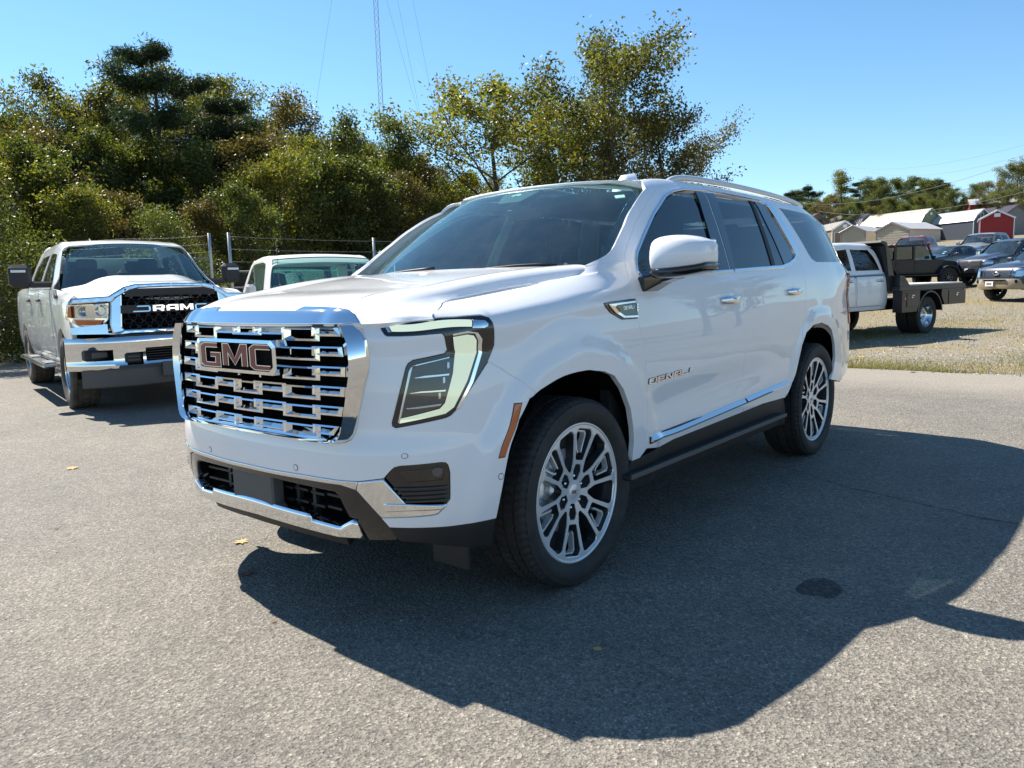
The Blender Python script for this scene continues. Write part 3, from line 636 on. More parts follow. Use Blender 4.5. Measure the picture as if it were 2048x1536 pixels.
# ================================================================== THE WHITE SUV: surfaces
HUB = 0.405
def _flare(p):
    d = np.zeros_like(p)
    for cx in (0.0, 3.071):
        r = np.hypot(p[:, 0]-cx, p[:, 2]-HUB); k = np.clip((0.71-r)/0.09, 0, 1); k = k*k*(3-2*k)
        d[:, 1] += np.sign(p[:, 1])*0.016*k*(np.abs(p[:, 1]) > 0.80)
    # the crease that rises along the lower doors
    x, z = p[:, 0], p[:, 2]; zc = 0.70+0.035*(x-0.5)
    k = np.clip(1-np.abs(z-zc)/0.14, 0, 1); k = k*k*(3-2*k)*np.clip((x-0.45)/0.3, 0, 1)*np.clip((2.3-x)/0.8, 0, 1)
    d[:, 1] -= np.sign(p[:, 1])*0.016*k*(np.abs(p[:, 1]) > 0.9)
    return d
def _body_net():
    """rows: 0-7 sill to shoulder, 8 fender edge / belt, 9-15 side glass, cant rail and roof to the centre line"""
    st = []
    zr = [0.265, 0.42, 0.58, 0.70, 0.80, 0.95, 1.08]
    dx = [0.10, 0.03, 0.005, 0.0, 0.022, 0.032, 0.045]
    inw = [0.06, 0.02, 0.002, 0.0, 0.006, 0.016, 0.030]
    plan = [(-0.985, -0.3), (-1.0, 0.0), (-0.985, 0.3), (-0.935, 0.60), (-0.888, 0.72), (-0.812, 0.835), (-0.712, 0.922), (-0.60, 0.972), (-0.455, 1.003)]
    top7 = [(-0.942, -0.3, 1.17), (-0.955, 0, 1.17), (-0.942, 0.3, 1.17), (-0.897, 0.595, 1.165), (-0.845, 0.712, 1.165), (-0.775, 0.818, 1.175), (-0.672, 0.893, 1.198), (-0.58, 0.930, 1.212), (-0.45, 0.948, 1.228)]
    top8 = [(-0.935, -0.3, 1.19), (-0.945, 0, 1.19), (-0.935, 0.3, 1.19), (-0.885, 0.59, 1.193), (-0.83, 0.70, 1.20), (-0.765, 0.80, 1.205), (-0.68, 0.852, 1.228), (-0.595, 0.862, 1.248), (-0.45, 0.870, 1.266)]
    def inner(p, n=7): return [(p[0]+0.004*k, p[1]+0.03*k, p[2]+0.0035*k-0.0035) for k in range(1, n+1)]
    for i, (x, w) in enumerate(plan):
        k = min(1.0, max(0.0, (w-0.60)/0.38)); c = []
        for r in range(7):
            ww = w-inw[r]*k; c.append((x+dx[r]*(1-0.55*k), -ww, zr[r]))
        for t in (top7, top8): c.append((t[i][0], -t[i][1], t[i][2]))
        st.append(c+inner(c[-1]))
    zs = [0.30, 0.44, 0.60, 0.72, 0.86, 1.02, 1.16]
    ws = [0.968, 1.000, 1.014, 1.018, 1.021, 1.019, 1.006]
    c = [(-0.15, -w, z) for z, w in zip(zs, ws)]+[(-0.15, -0.962, 1.265), (-0.15, -0.884, 1.307)]; st.append(c+inner(c[-1]))
    c = [(0.12, -w, z) for z, w in zip(zs, ws)]+[(0.12, -0.970, 1.292), (0.12, -0.897, 1.340)]
    st.append(c+[(0.125, -0.86, 1.340), (0.13, -0.83, 1.343), (0.135, -0.80, 1.348), (0.14, -0.77, 1.352), (0.145, -0.74, 1.356), (0.15, -0.71, 1.37), (0.155, -0.68, 1.37)])
    # w at row7, z7 | belt w, z | upper glass w, z | roof edge w, z
    A = [(0.42, 0.978, 1.300, 0.948, 1.352, 0.868, 1.50, 0.60, 1.62), (0.72, 0.982, 1.300, 0.962, 1.350, 0.800, 1.735, 0.62, 1.78), (1.05, 0.982, 1.300, 0.966, 1.350, 0.768, 1.828, 0.655, 1.862),
         (1.6, 0.984, 1.31, 0.966, 1.360, 0.757, 1.858, 0.66, 1.890), (2.3, 0.982, 1.33, 0.964, 1.380, 0.756, 1.856, 0.66, 1.890), (3.0, 0.974, 1.34, 0.956, 1.395, 0.752, 1.842, 0.655, 1.876),
         (3.6, 0.955, 1.345, 0.935, 1.405, 0.742, 1.812, 0.648, 1.848)]
    for i, (x, w7, z7, wb, zb, wt, zt, wc, zc) in enumerate(A):
        dw = [0, 0, 0, 0, 0, 0.003, 0.02][i]
        g = lambda t, bul: (x, -(wb+(wt-wb)*t+bul), zb+(zt-zb)*t)
        st.append([(x, -(w-dw), z) for z, w in zip(zs, ws)]+[(x, -w7, z7), g(0.0, 0), g(0.34, 0.010), g(0.68, 0.010), g(0.93, 0.003), (x, -(wt-0.028), zt+0.020), (x, -wc, zc+0.004), (x, -wc*0.6, zc+0.022), (x, 0, zc+0.030)])
    # tail
    for x, wl, xt, wb, wt in [(3.95, 0.955, 3.93, 0.900, 0.722), (4.16, 0.895, 4.09, 0.83, 0.67), (4.27, 0.76, 4.17, 0.70, 0.56), (4.315, 0.42, 4.20, 0.40, 0.35), (4.325, 0.0, 4.205, 0.0, 0.0)]:
        kk = min(1, max(0, (x-3.8)/0.4)); c = []
        for z, k in zip(zs, [0.10, 0.035, 0, 0, 0.0, 0.008, 0.02]): c.append((x-k*kk*0.8, -max(0, wl-k*(1 if wl > 0.3 else 0)), z))
        f = lambda t: (x-0.03+(xt-x)*t, -(wb+(wt-wb)*t), 1.41+(1.775-1.41)*t)
        c += [(x-0.015, -(wl-0.02 if wl > 0 else 0), 1.345), f(0), f(0.34), f(0.68), f(0.93), (xt-0.05, -max(0, wt-0.05), 1.795), (xt-0.14, -wt*0.7, 1.812), (xt-0.3, -wt*0.45, 1.835), (xt-0.5, 0, 1.85)]
        st.append(c)
    return Net(st, 3, 12, _flare)
def _hood_net():
    L = [([-0.715, -0.765, -0.835, -0.898, -0.937, -0.958, -0.965], [0.868, 0.805, 0.74, 0.62, 0.45, 0.24, 0], [1.214, 1.208, 1.203, 1.199, 1.197, 1.196, 1.196]),
         ([-0.70, -0.745, -0.800, -0.862, -0.900, -0.922, -0.93], [0.870, 0.80, 0.73, 0.61, 0.45, 0.24, 0], [1.224, 1.229, 1.233, 1.243, 1.245, 1.246, 1.246]),
         ([-0.66, -0.69, -0.72, -0.78, -0.83, -0.85, -0.855], [0.874, 0.80, 0.728, 0.62, 0.45, 0.24, 0], [1.234, 1.239, 1.243, 1.268, 1.272, 1.275, 1.275]),
         ([-0.45]*4+[-0.455, -0.46, -0.46], [0.882, 0.81, 0.745, 0.70, 0.50, 0.26, 0], [1.265, 1.272, 1.278, 1.322, 1.330, 1.333, 1.333]),
         ([-0.15]*4+[-0.155, -0.16, -0.16], [0.894, 0.835, 0.795, 0.755, 0.54, 0.28, 0], [1.305, 1.311, 1.318, 1.362, 1.370, 1.373, 1.373]),
         ([0.12, 0.12, 0.12, 0.12, 0.10, 0.07, 0.06], [0.906, 0.860, 0.836, 0.80, 0.58, 0.30, 0], [1.337, 1.342, 1.347, 1.386, 1.395, 1.398, 1.398]),
         ([0.33, 0.33, 0.33, 0.32, 0.26, 0.19, 0.17], [0.917, 0.890, 0.876, 0.845, 0.62, 0.32, 0], [1.357, 1.362, 1.366, 1.398, 1.408, 1.413, 1.415])]
    st = []
    for X, W, Z in L: st.append([(x, -w, z) for x, w, z in zip(X, W, Z)]+[(X[5], W[5], Z[5])])
    return Net(st, 4, 3)
def _ws_net():
    st = []
    for w0, xb, zb, w1, xt, zt in [(-0.3, 0.12, 1.345, -0.25, 0.93, 1.884), (0, 0.105, 1.345, 0, 0.92, 1.887), (0.30, 0.125, 1.345, 0.25, 0.935, 1.884), (0.58, 0.21, 1.35, 0.46, 0.985, 1.876), (0.76, 0.335, 1.36, 0.60, 1.05, 1.858), (0.855, 0.46, 1.375, 0.690, 1.125, 1.830)]:
        c = []
        for t in (-0.06, 0.2, 0.5, 0.8, 1.0, 1.06):
            b = 4*t*(1-t)*0.028; c.append((xb+(xt-xb)*t-b*0.55, -(w0+(w1-w0)*t), zb+(zt-zb)*t+b*0.85))
        st.append(c)
    return Net(st, 2, 2)
NB, NH, NW = _body_net(), _hood_net(), _ws_net()
UC = float(NB.u[1])      # u of the centre line at the nose
# ================================================================== THE WHITE SUV: panels
suv = thing('suv', 'large white luxury suv in the foreground with a chrome lattice grille', 'suv', (0, 0, 0))
WP = 'white_paint'
def uvl(*a): return [np.array(q, float) for q in a]
# shared edges
hoodline = T('hoodline')
arch = T('arch')
lampo = T('lampo')
frame_out = T('frame_out')
trim_top = T('trim_top')
fogb = T('fogb')
chrb = T('chrb')
seam = T('seam')
c_tr = at_u(trim_top, UC); c_fr = at_u(frame_out, UC)
# bumper cover: everything between grille frame, lamps, lower trim and wheel arch
lamp_low = lampo[8:23][:]            # from the lamp's outer corner down, round the notch and back to its inner tip
i_ar = 5
bump = [c_tr]+[p for p in trim_top if p[0] > UC]+fogb[1:]+chrb+arch[1:i_ar+1]+seam+lampo[9:]+[lampo[0]]+[hoodline[2]]+[p for p in frame_out if p[0] > UC]+[c_fr]
panel('bumper_cover', NB, bump, WP, suv, sym='join', step=0.035, skirt=0.03)
# fender
fenr = T('fenr')
fentop = T('fentop')
_k = [np.array(q) for q in ((2.290, 1.354), (2.262, 1.31), (2.225, 1.26), (2.170, 1.24), (2.100, 1.25), (2.020, 1.32))]   # the wing's corner round the back of the hood
fentop = smoothp(_k+[fentop[2]], 5, False)[1:]+fentop[3:]
pillar_f = T('pillar_f')
ws_edge = T('ws_edge')
door_top = T('door_top')
fender = arch[i_ar:]+T('fenb')+fenr+[pillar_f[0]]+T('cowl')+fentop+lampo[2:9]+seam[::-1][1:]
panel('fender', NB, fender, WP, suv, sym='copy', step=0.035, skirt=0.03)
# A pillar and roof side as one body side frame
roof_in = [np.array([u, NB.v[13]+0.02]) for u in (5.55, 5.2, 4.8, 4.3, 3.8, 3.4, 3.15)]
tailu = 5.98
side_frame = pillar_f+door_top[1:]+[np.array([4.85, NB.v[12]-0.02]), np.array([5.6, NB.v[12]-0.02]), np.array([5.9, NB.v[12]-0.02]), np.array([5.9, NB.v[13]-0.03])]+roof_in+ws_edge+T('cowl2')
panel('body_side_frame', NB, side_frame, WP, suv, sym='copy', step=0.035, skirt=0.02)
# hood
hu = NH.u
hood = [np.array([hu[0], NH.v[7-0]-0.0])]
hv = NH.v
vc = hv[6]
edge_v = 0.003
hood = [np.array([hu[0], edge_v]), np.array([hu[-1]-0.02, edge_v]), np.array([hu[-1], edge_v+0.03]), np.array([hu[-1], vc]), np.array([hu[0]+0.0, vc])]
hoodp = hood
hoode = T('hoode')
hoode = hoode[:6]+smoothp([hoode[6], np.array([1.0, 0.11]), np.array([1.10, 0.078]), np.array([1.145, 0.078]), np.array([1.178, 0.125]), hoode[-1]], 5, False)
panel('hood', NH, [np.array([hu[0], hoode[0][1]])]+hoode+[np.array([hu[-1], hoode[-1][1]+0.01]), np.array([hu[-1], hv[3]]), np.array([hu[-1], vc]), np.array([hu[0], vc])], WP, suv, sym='join', step=0.03, skirt=0.03)
# chrome bar across the hood's leading edge
hb = T('hoodbar')
hbt = [p for p in hb if p[1] < vc]; cb = at_u([p[::-1] for p in hb], vc)[::-1]
bar = [np.array([hu[0]+0.004, hb[0][1]])]+hbt+[cb, np.array([hu[0]+0.004, vc])]
panel('hood_trim', NH, bar, 'chrome', suv, sym='join', step=0.025, skirt=0.012, off=0.007, edge=0.004)
# roof
v13 = NB.v[13]
roof = [np.array([u, v13+0.024]) for u in (3.12, 3.4, 3.8, 4.3, 4.8, 5.2, 5.6, 5.95)]+[np.array([6.15, v13+0.1]), np.array([6.3, NB.v[14]]), np.array([6.3, NB.v[14]])]
def wsx(uv):  # find u on NB where the roof meets the windshield header, for a given v
    return None
hdr = []
for w in (0.0, 0.12, 0.25, 0.36, 0.46, 0.55, 0.62, 0.668):
    xt = np.interp(w, [0, 0.25, 0.46, 0.60, 0.69], [0.905, 0.92, 0.97, 1.035, 1.10])-0.012; hdr.append(NB.cast((xt, -w, 9), (0, 0, -1)))
rear_r = [NB.cast((x, -w, 9), (0, 0, -1)) for x, w in ((3.55, 0.66), (3.9, 0.64), (4.06, 0.60), (4.12, 0.45), (4.14, 0.2), (4.145, 0.0))]
roof = hdr[::-1]
roof = [hdr[-1]]+[np.array([u, v13+0.024]) for u in (3.4, 3.8, 4.3, 4.8, 5.2)]+rear_r[:1]+rear_r[1:]
roofpoly = roof+[NB.cast((x, 0.0, 9), (0, 0, -1)) for x in ()]+hdr[:-1]
panel('roof', NB, roofpoly, WP, suv, sym='join', step=0.06, skirt=0.0)
# the roof's leading edge rolls down to the top of the glass
_hx = hdr+[NB.cast((1.115, -0.695, 9), (0, 0, -1))]; _B = NB.ev(np.array(_hx)); _V = []
for i_, (w, b_) in enumerate(zip((0.0, 0.12, 0.25, 0.36, 0.46, 0.55, 0.62, 0.668, 0.692), _B)):
    us = np.linspace(0.28, NW.u[-1]+0.03, 200); pp = NW.ev(np.stack([us, np.full(200, NW.v[4]-0.012)], 1)); a_ = pp[int(np.argmin(np.abs(-pp[:, 1]-w-0.006*(w > 0.6))))].copy()
    a_[2] += 0.004; c_ = b_+np.array([0.012, 0, 0.0]); m_ = a_*0.45+b_*0.55+np.array([-0.012, 0, 0.012])
    _V += [a_-np.array([0, 0, 0.008]), a_, a_*0.75+m_*0.25+np.array([-0.002, 0, 0.003]), m_, b_+np.array([-0.001, 0, 0.0015]), c_+np.array([0, 0, -0.002])]
_V = np.array(_V); _V[:6, 1] = 0; _F = [(i*6+k, i*6+k+1, i*6+k+7, i*6+k+6) for i in range(8) for k in range(5)]
_W = _V*[1, -1, 1]; me = mesh('roof_header', np.concatenate([_V, _W]), _F+[[q+len(_V) for q in f][::-1] for f in _F], WP)
b = bmesh.new(); b.from_mesh(me); bmesh.ops.remove_doubles(b, verts=b.verts[:], dist=0.0005); bmesh.ops.recalc_face_normals(b, faces=b.faces[:]); b.to_mesh(me); b.free(); me.polygons.foreach_set('use_smooth', np.ones(len(me.polygons), bool)); obj('roof_header', me, suv)
# front door
fd_rear = T('fd_rear')
fd_bot = T('fd_bot')
dlo = T('dlo')
dlo2 = T('dlo2')
fdoor = fd_bot[:-1]+[fd_bot[-1]]+fd_rear[:6]+dlo[::-1][1:-1]+[fd_rear[6]]+[fd_rear[7]]+[door_top[0]]+pillar_f[::-1][1:]+fenr[::-1][:-1]
# keep it as a door with a window opening: outline and hole
fdo = fd_bot+fd_rear+[door_top[0]]+pillar_f[::-1][1:]+fenr[::-1][:-1]
win_f = T('win_f')
fdp = panel('front_door', NB, fdo, WP, suv, holes=[win_f], sym='copy', step=0.035, skirt=0.03)
rd_rear = T('rd_rear')
rd_bot = T('rd_bot')
win_r = T('win_r')
rdo = [fd_rear[0]]+rd_bot[:0]+T('rd_b2')+rd_rear+door_top[1:4][::-1]+fd_rear[1:][::-1][1:]
panel('rear_door', NB, rdo, WP, suv, holes=[win_r], sym='copy', step=0.035, skirt=0.03)
# quarter panel with its big window
q_arch = T('q_arch')
win_q = T('win_q')
wq = [win_q[0]]+win_q[1:]+[np.array([5.93, NB.v[8]+0.02]), np.array([5.95, NB.v[8]+0.10]), np.array([5.90, NB.v[11]-0.02]), np.array([5.85, NB.v[11]+0.02])]
quarter = q_arch+[np.array([5.63, 0.19]), np.array([5.98, 0.20]), np.array([6.14, 0.22]), np.array([6.17, 0.5]), np.array([6.17, 0.95]), np.array([6.15, NB.v[8]]), np.array([6.17, NB.v[11]]), np.array([6.17, NB.v[12]]), np.array([5.9, NB.v[12]-0.024]), np.array([5.6, NB.v[12]-0.024]), np.array([4.85, NB.v[12]-0.024])]+rd_rear[::-1][1:]
panel('quarter_panel', NB, quarter, WP, suv, holes=[wq], sym='copy', step=0.05, skirt=0.02)
# tailgate closes the back
tg = [np.array([6.175, 0.22]), np.array([NB.u[-1], 0.22]), np.array([NB.u[-1], NB.v[12]]), np.array([6.175, NB.v[12]])]
panel('tailgate', NB, tg, WP, suv, sym='join', step=0.12, skirt=0.02, holes=[[(6.35, 1.10), (7.0, 1.10), (7.0, 1.42), (6.35, 1.42)]])
panel('rear_window', NB, [(6.35, 1.10), (7.0, 1.10), (7.0, 1.42), (6.35, 1.42)], 'glass_privacy', suv, sym='copy', step=0.12, skirt=0, off=-0.006)
tl = T('tlamp')
panel('tail_lamp', NB, [(5.99, 0.80), (6.05, 0.62), (6.13, 0.62), (6.13, 1.0), (5.99, 1.0)], 'red_lens', suv, sym='copy', step=0.03, off=0.006, skirt=0.012)
# glass
gkw = dict(skirt=0, edge=0.001, step=0.05)
panel('side_window', NB, T('gl_f'), 'glass_side', suv, sym='copy', off=-0.010, **gkw)
panel('side_window', NB, T('gl_r'), 'glass_privacy', suv, sym='copy', off=-0.010, **gkw)
panel('side_window', NB, T('gl_r2'), 'glass_privacy', suv, sym='copy', off=-0.009, **gkw)
panel('side_window', NB, wq, 'glass_privacy', suv, sym='copy', off=-0.004, **gkw)
# pillars between the windows
panel('window_pillar', NB, T('pil_b'), 'gloss_black', suv, sym='copy', off=0.002, step=0.03, skirt=0.01)
panel('window_pillar', NB, T('pil_b2'), 'gloss_black', suv, sym='copy', off=0.002, step=0.03, skirt=0.01)
panel('window_divider', NB, T('div'), 'black_plastic', suv, sym='copy', off=-0.004, step=0.03, skirt=0.01)
panel('window_pillar', NB, T('pil_c'), 'gloss_black', suv, sym='copy', off=-0.004, step=0.03, skirt=0.01)
# window trim
trim('window_trim', NB, T('wt1'), 0.016, 0.009, 'chrome', suv, sym=True)
trim('window_trim', NB, T('wt2'), 0.022, 0.009, 'chrome', suv, sym=True)
panel('window_trim', NB, T('wt3'), 'chrome', suv, sym='copy', off=0.008, step=0.03, skirt=0.014)
trim('window_trim', NB, T('wt4'), 0.010, 0.008, 'chrome', suv, sym=True)
# windshield
wsv = NW.v[4]
WC = float(NW.u[1])
ws = [np.array([WC, 0.0]), np.array([NW.u[4], 0.0]), np.array([NW.u[5]-0.03, 0.04]), np.array([NW.u[5]-0.012, 0.16]), np.array([NW.u[5]-0.012, wsv-0.02]), np.array([NW.u[5]-0.05, wsv]), np.array([WC, wsv])]
panel('windshield', NW, ws, 'glass_ws', suv, sym='join', step=0.06, skirt=0, edge=0.001)
fr_in = [np.array([WC, 0.02]), np.array([NW.u[4]-0.02, 0.09]), np.array([NW.u[5]-0.06, 0.20]), np.array([NW.u[5]-0.05, wsv-0.07]), np.array([NW.u[5]-0.09, wsv-0.035]), np.array([WC, wsv-0.035])]
frit = [np.array([WC, 0.02])]+[np.array([NW.u[4]-0.02, 0.09]), np.array([NW.u[5]-0.06, 0.20]), np.array([NW.u[5]-0.05, wsv-0.07]), np.array([NW.u[5]-0.09, wsv-0.035]), np.array([WC, wsv-0.035])]+[np.array([WC, wsv]), np.array([NW.u[5]-0.05, wsv]), np.array([NW.u[5]-0.012, wsv-0.02]), np.array([NW.u[5]-0.012, 0.16]), np.array([NW.u[5]-0.03, 0.04]), np.array([NW.u[4], 0.0]), np.array([WC, 0.0])]
panel('windshield_border', NW, frit, 'gloss_black', suv, sym='join', step=0.03, skirt=0, edge=0.001, off=-0.004)
panel('sensor_housing', NW, [(WC, 0.86), (0.36, 0.86), (0.40, 0.93), (0.43, wsv-0.02), (WC, wsv-0.02)], 'interior', suv, sym='join', step=0.03, skirt=0.03, off=-0.012)
panel('camera_cover', NW, [(WC, 0.945), (0.32, 0.945), (WC+0.005, 0.975)], 'white_plastic', suv, sym='join', step=0.03, skirt=0, off=-0.008)
panel('inspection_sticker', NW, T('stk'), P_('sticker', (0.50, 0.85, 0.68), 0.5).m, suv, step=0.03, skirt=0, off=0.001)
mb = MB(); mb.box((0.16, 0, 1.335), (0.30, 1.5, 0.03)); mb.build('cowl_panel', 'black_plastic', suv)
for y0, y1 in ((-0.10, -0.66), (0.62, 0.04)):
    pts = []
    for k in range(7):
        y = y0+(y1-y0)*k/6; w = abs(y); uvq = NW.cast((0.145+0.30*w*w+0.008*k, -w, 4), (0, 0, -1))
        p = NW.ev([uvq])[0]; n = NW.nrm([uvq])[0]; q = p+n*0.012; pts.append((q[0], math.copysign(abs(q[1]), y), q[2]))
    mb = MB(); mb.tube(pts, 0.007, 6); mb.tube([(pts[0][0]-0.05, pts[0][1]+0.02, pts[0][2]-0.02), pts[2]], [0.013, 0.007], 6); mb.build('wiper', 'black_plastic', suv)
# roof rails and antenna
for sgn in (1, -1):
    pts = [(1.36, .688, 1.875), (1.42, .692, 1.900), (1.52, .695, 1.916), (1.75, .698, 1.925), (2.3, .70, 1.925), (2.9, .697, 1.912), (3.3, .692, 1.893), (3.5, .688, 1.875), (3.58, .686, 1.855)]
    pts = [(a, b*sgn, c) for a, b, c in smoothp([np.array(q) for q in pts], 4, False)]
    mb = MB(); mb.tube(pts, [0.012]+[0.019]*(len(pts)-2)+[0.012], 10)
    for a, z in ((1.46, 1.90), (3.5, 1.875)): mb.box((a, .69*sgn, z-0.012), (0.10, 0.03, 0.035), bev=0.006)
    mb.build('roof_rail', P_('rail', (0.62, 0.63, 0.64), 0.3, 0.3, 0.6).m if sgn > 0 else bpy.data.materials['rail'], suv)
    rail_gap = [(x, (.665)*sgn, z) for x, z in ()]
mb = MB(); V = []
for i, (x, h, w) in enumerate([(1.93, 0.0, 0.05), (1.97, 0.10, 0.07), (2.03, 0.155, 0.075), (2.14, 0.175, 0.07), (2.19, 0.10, 0.06), (2.21, 0.0, 0.055)]):
    for a, b in ((-1, 0), (-0.75, 0.7), (-0.3, 1), (0.3, 1), (0.75, 0.7), (1, 0)): V.append((x, a*w, 1.90+b*h))
F = [(i*6+k, i*6+k+1, i*6+k+7, i*6+k+6) for i in range(5) for k in range(5)]+[(0, 1, 2, 3, 4, 5)]
mb.add(V, F, True); mb.build('antenna_fin', WP, suv)
# ---------------- lower front
gx = lambda w, z: -0.974+0.11*w*w+(z-0.95)*0.06
inn = [(.575, 1.199), (.603, 1.12), (.617, 1.05), (.615, 1.0), (.609, .95), (.597, .87), (.578, .805), (.56, .785), (.54, .773), (.51, .766), (.35, .760), (0, .756)]
out = [p for p in frame_out if p[0] > UC][:11]+[c_fr]
Po, No = on(NB, out)
def ring_strip(name, mat):
    n = len(inn); V = []; F = []
    for k in range(n):
        w, z = inn[k]; I = np.array([gx(w, z)-0.012, -w, z]); O = Po[k]+No[k]*0.001
        if k == n-1: O[1] = 0
        out3 = np.array([-1.0, 0, 0])
        mid = O*0.62+I*0.38; mid[0] = min(O[0], I[0])-0.014
        V += [O+np.array([0.02, 0, 0]), O+np.array([-0.004, 0, 0]), O*0.93+I*0.07+np.array([-0.008, 0, 0]), mid, I*0.94+mid*0.06, I+np.array([0.004, 0, 0]), I+np.array([0.06, 0, 0])]
    for k in range(n-1):
        for j in range(6): F.append([k*7+j, k*7+j+1, (k+1)*7+j+1, (k+1)*7+j])
    V = np.array(V); W = V*[1, -1, 1]; F2 = [f[::-1] for f in [[q+len(V) for q in f] for f in F]]
    me = mesh(name, np.concatenate([V, W]), F+F2, mat, smooth=True); me.set_sharp_from_angle(angle=rad(28)); return me
me = ring_strip('grille_frame', 'chrome')
b = bmesh.new(); b.from_mesh(me); bmesh.ops.remove_doubles(b, verts=b.verts[:], dist=0.0005); bmesh.ops.recalc_face_normals(b, faces=b.faces[:]); b.to_mesh(me); b.free()
grille = obj('grille', me, suv)
mb = MB()
mb.box((-0.88, 0, 0.965), (0.01, 1.16, 0.44))
for k in range(24): mb.box((-0.893, 0, 0.775+k*0.018), (0.012, 1.16, 0.004))
mb.build('grille_backing', 'void', grille)
# a dark liner strip between grille frame and hood bar
mb = MB(); mb.add([(gx(w, 1.2)+0.0, -w, z) for w in np.linspace(-.56, .56, 13) for z in (1.190, 1.202)], [(2*i, 2*i+2, 2*i+3, 2*i+1) for i in range(12)]); mb.build('grille_seal', 'black_plastic', grille)
def lattice_frame(w0, w1, z0, z1, post=0.034, top=0.010, bot=0.019, d=0.045, slantR=0.0, slantL=0.0):
    """one faceted chrome frame: outer rectangle in front, bevelled inwards and back"""
    O = [(w0, z0), (w1+slantR, z0), (w1, z1), (w0+slantL, z1)]
    I = [(w0+post*0.55, z0+bot*0.45), (w1-post*0.55+slantR, z0+bot*0.45), (w1-post*0.55, z1-top*0.6), (w0+post*0.55+slantL, z1-top*0.6)]
    J = [(w0+post, z0+bot), (w1-post+slantR, z0+bot), (w1-post, z1-top), (w0+post+slantL, z1-top)]
    V = []
    for ring, dd in ((O, d*0.9), (O, 0.004), (I, 0.0), (J, 0.020), (J, d)):
        for a, c in ring: V.append((gx(a, c)+dd, -a, c))
    F = [(r*4+k, r*4+(k+1) % 4, (r+1)*4+(k+1) % 4, (r+1)*4+k) for r in range(4) for k in range(4)]
    m = MB(); m.add(V, F, False); return m
for r in range(6):
    zt = 1.188-0.0745*r
    lim = [.556, .578, .594, .592, .582, .560][r]
    cells = [(-0.108, 0.108, 0), (0.243, 0.462, 0), (-0.462, -0.243, 0), (0.045, 0.262, 1), (-0.262, -0.045, 1), (0.418, lim, 1), (-lim, -0.418, 1)]
    for a, c, hi in cells:
        if r in (0, 1, 2) and abs(a+c)/2 < 0.2 and not (r == 0):
            continue
        z1_, z0_ = (zt+0.005, zt-0.031) if hi else (zt, zt-0.050)
        if r == 0 and abs(a+c)/2 < 0.2: z0_ = z1_-0.032
        sr = 0.0; sl = 0.0
        if c == lim: sr = [0.018, 0.008, 0.0, -0.004, -0.008, -0.03][r]
        if a == -lim: sl = 0.0
        m = lattice_frame(a, c, z0_, z1_, slantR=sr)
        m.build('grille_link', 'chrome', grille)
mb = lattice_frame(-0.07, 0.10, 0.985, 0.997, post=0.01, top=0.003, bot=0.003); mb.build('grille_link', 'chrome', grille)
mb = MB(); mb.lathe([(-0.010, 0.0), (-0.012, 0.010), (-0.004, 0.018), (0.02, 0.020)], 16, 'x', Matrix.Translation((-0.955, -0.01, 0.862))); mb.build('front_camera', 'gloss_black', grille)
# lower lip of the grille: three chrome facets
mb = MB()
pts = [(-.50, .79, .768), (-.30, .80, .775), (0, .803, .778), (.30, .80, .775), (.50, .79, .768)]
V = []
for w, zt, zb in pts: V += [(gx(w, zt)+0.045, -w, zt), (gx(w, zb)-0.002, -w, zb), (gx(w, zb), -w, zb-0.01)]
mb.add(V, [(3*i+k, 3*i+k+1, 3*i+k+4, 3*i+k+3) for i in range(4) for k in range(2)], False); mb.build('grille_lip', 'chrome', grille)
# badge on the grille
bf = lambda a, b, d: (-1.004-d+0.03*a*a, -a, b)
badge = MB()
O = [(-.285, 1.005), (.262, 1.005), (.29, 1.03), (.29, 1.118), (.262, 1.142), (-.285, 1.142), (-.297, 1.13), (-.297, 1.017)]
I = [(a*0.935, 1.0735+(b-1.0735)*0.80) for a, b in O]; J = [(a*0.915, 1.0735+(b-1.0735)*0.74) for a, b in O]
V = [bf(a, b, -0.05) for a, b in O]+[bf(a, b, 0.014) for a, b in O]+[bf(a, b, 0.018) for a, b in I]+[bf(a, b, 0.002) for a, b in J]
n = 8; badge.add(V, [(r*n+k, r*n+(k+1) % n, (r+1)*n+(k+1) % n, (r+1)*n+k) for r in range(3) for k in range(n)], False)
bd = badge.build('badge', 'chrome', suv)
mb = MB(); mb.prism([(a*0.93, 1.0735+(b-1.0735)*0.78) for a, b in O], -0.045, 0.001, bf); mb.build('badge_plate', 'void', bd)
tw = text_width('GMC', 2.0); sx = 0.50/tw; sz = 0.082/6
for mat, th, d, z_ in (('chrome', 1.55, (0.0, 0.014), 'badge_letters'), ('badge_red', 1.05, (0.004, 0.0152), 'badge_letters')):
    m, _ = letters('GMC', lambda a, b, dd: bf(0.25-a*sx if False else -0.25+a*sx, 1.0325+b*sz, dd), th, 2.0, d); m.build(z_, mat, bd)
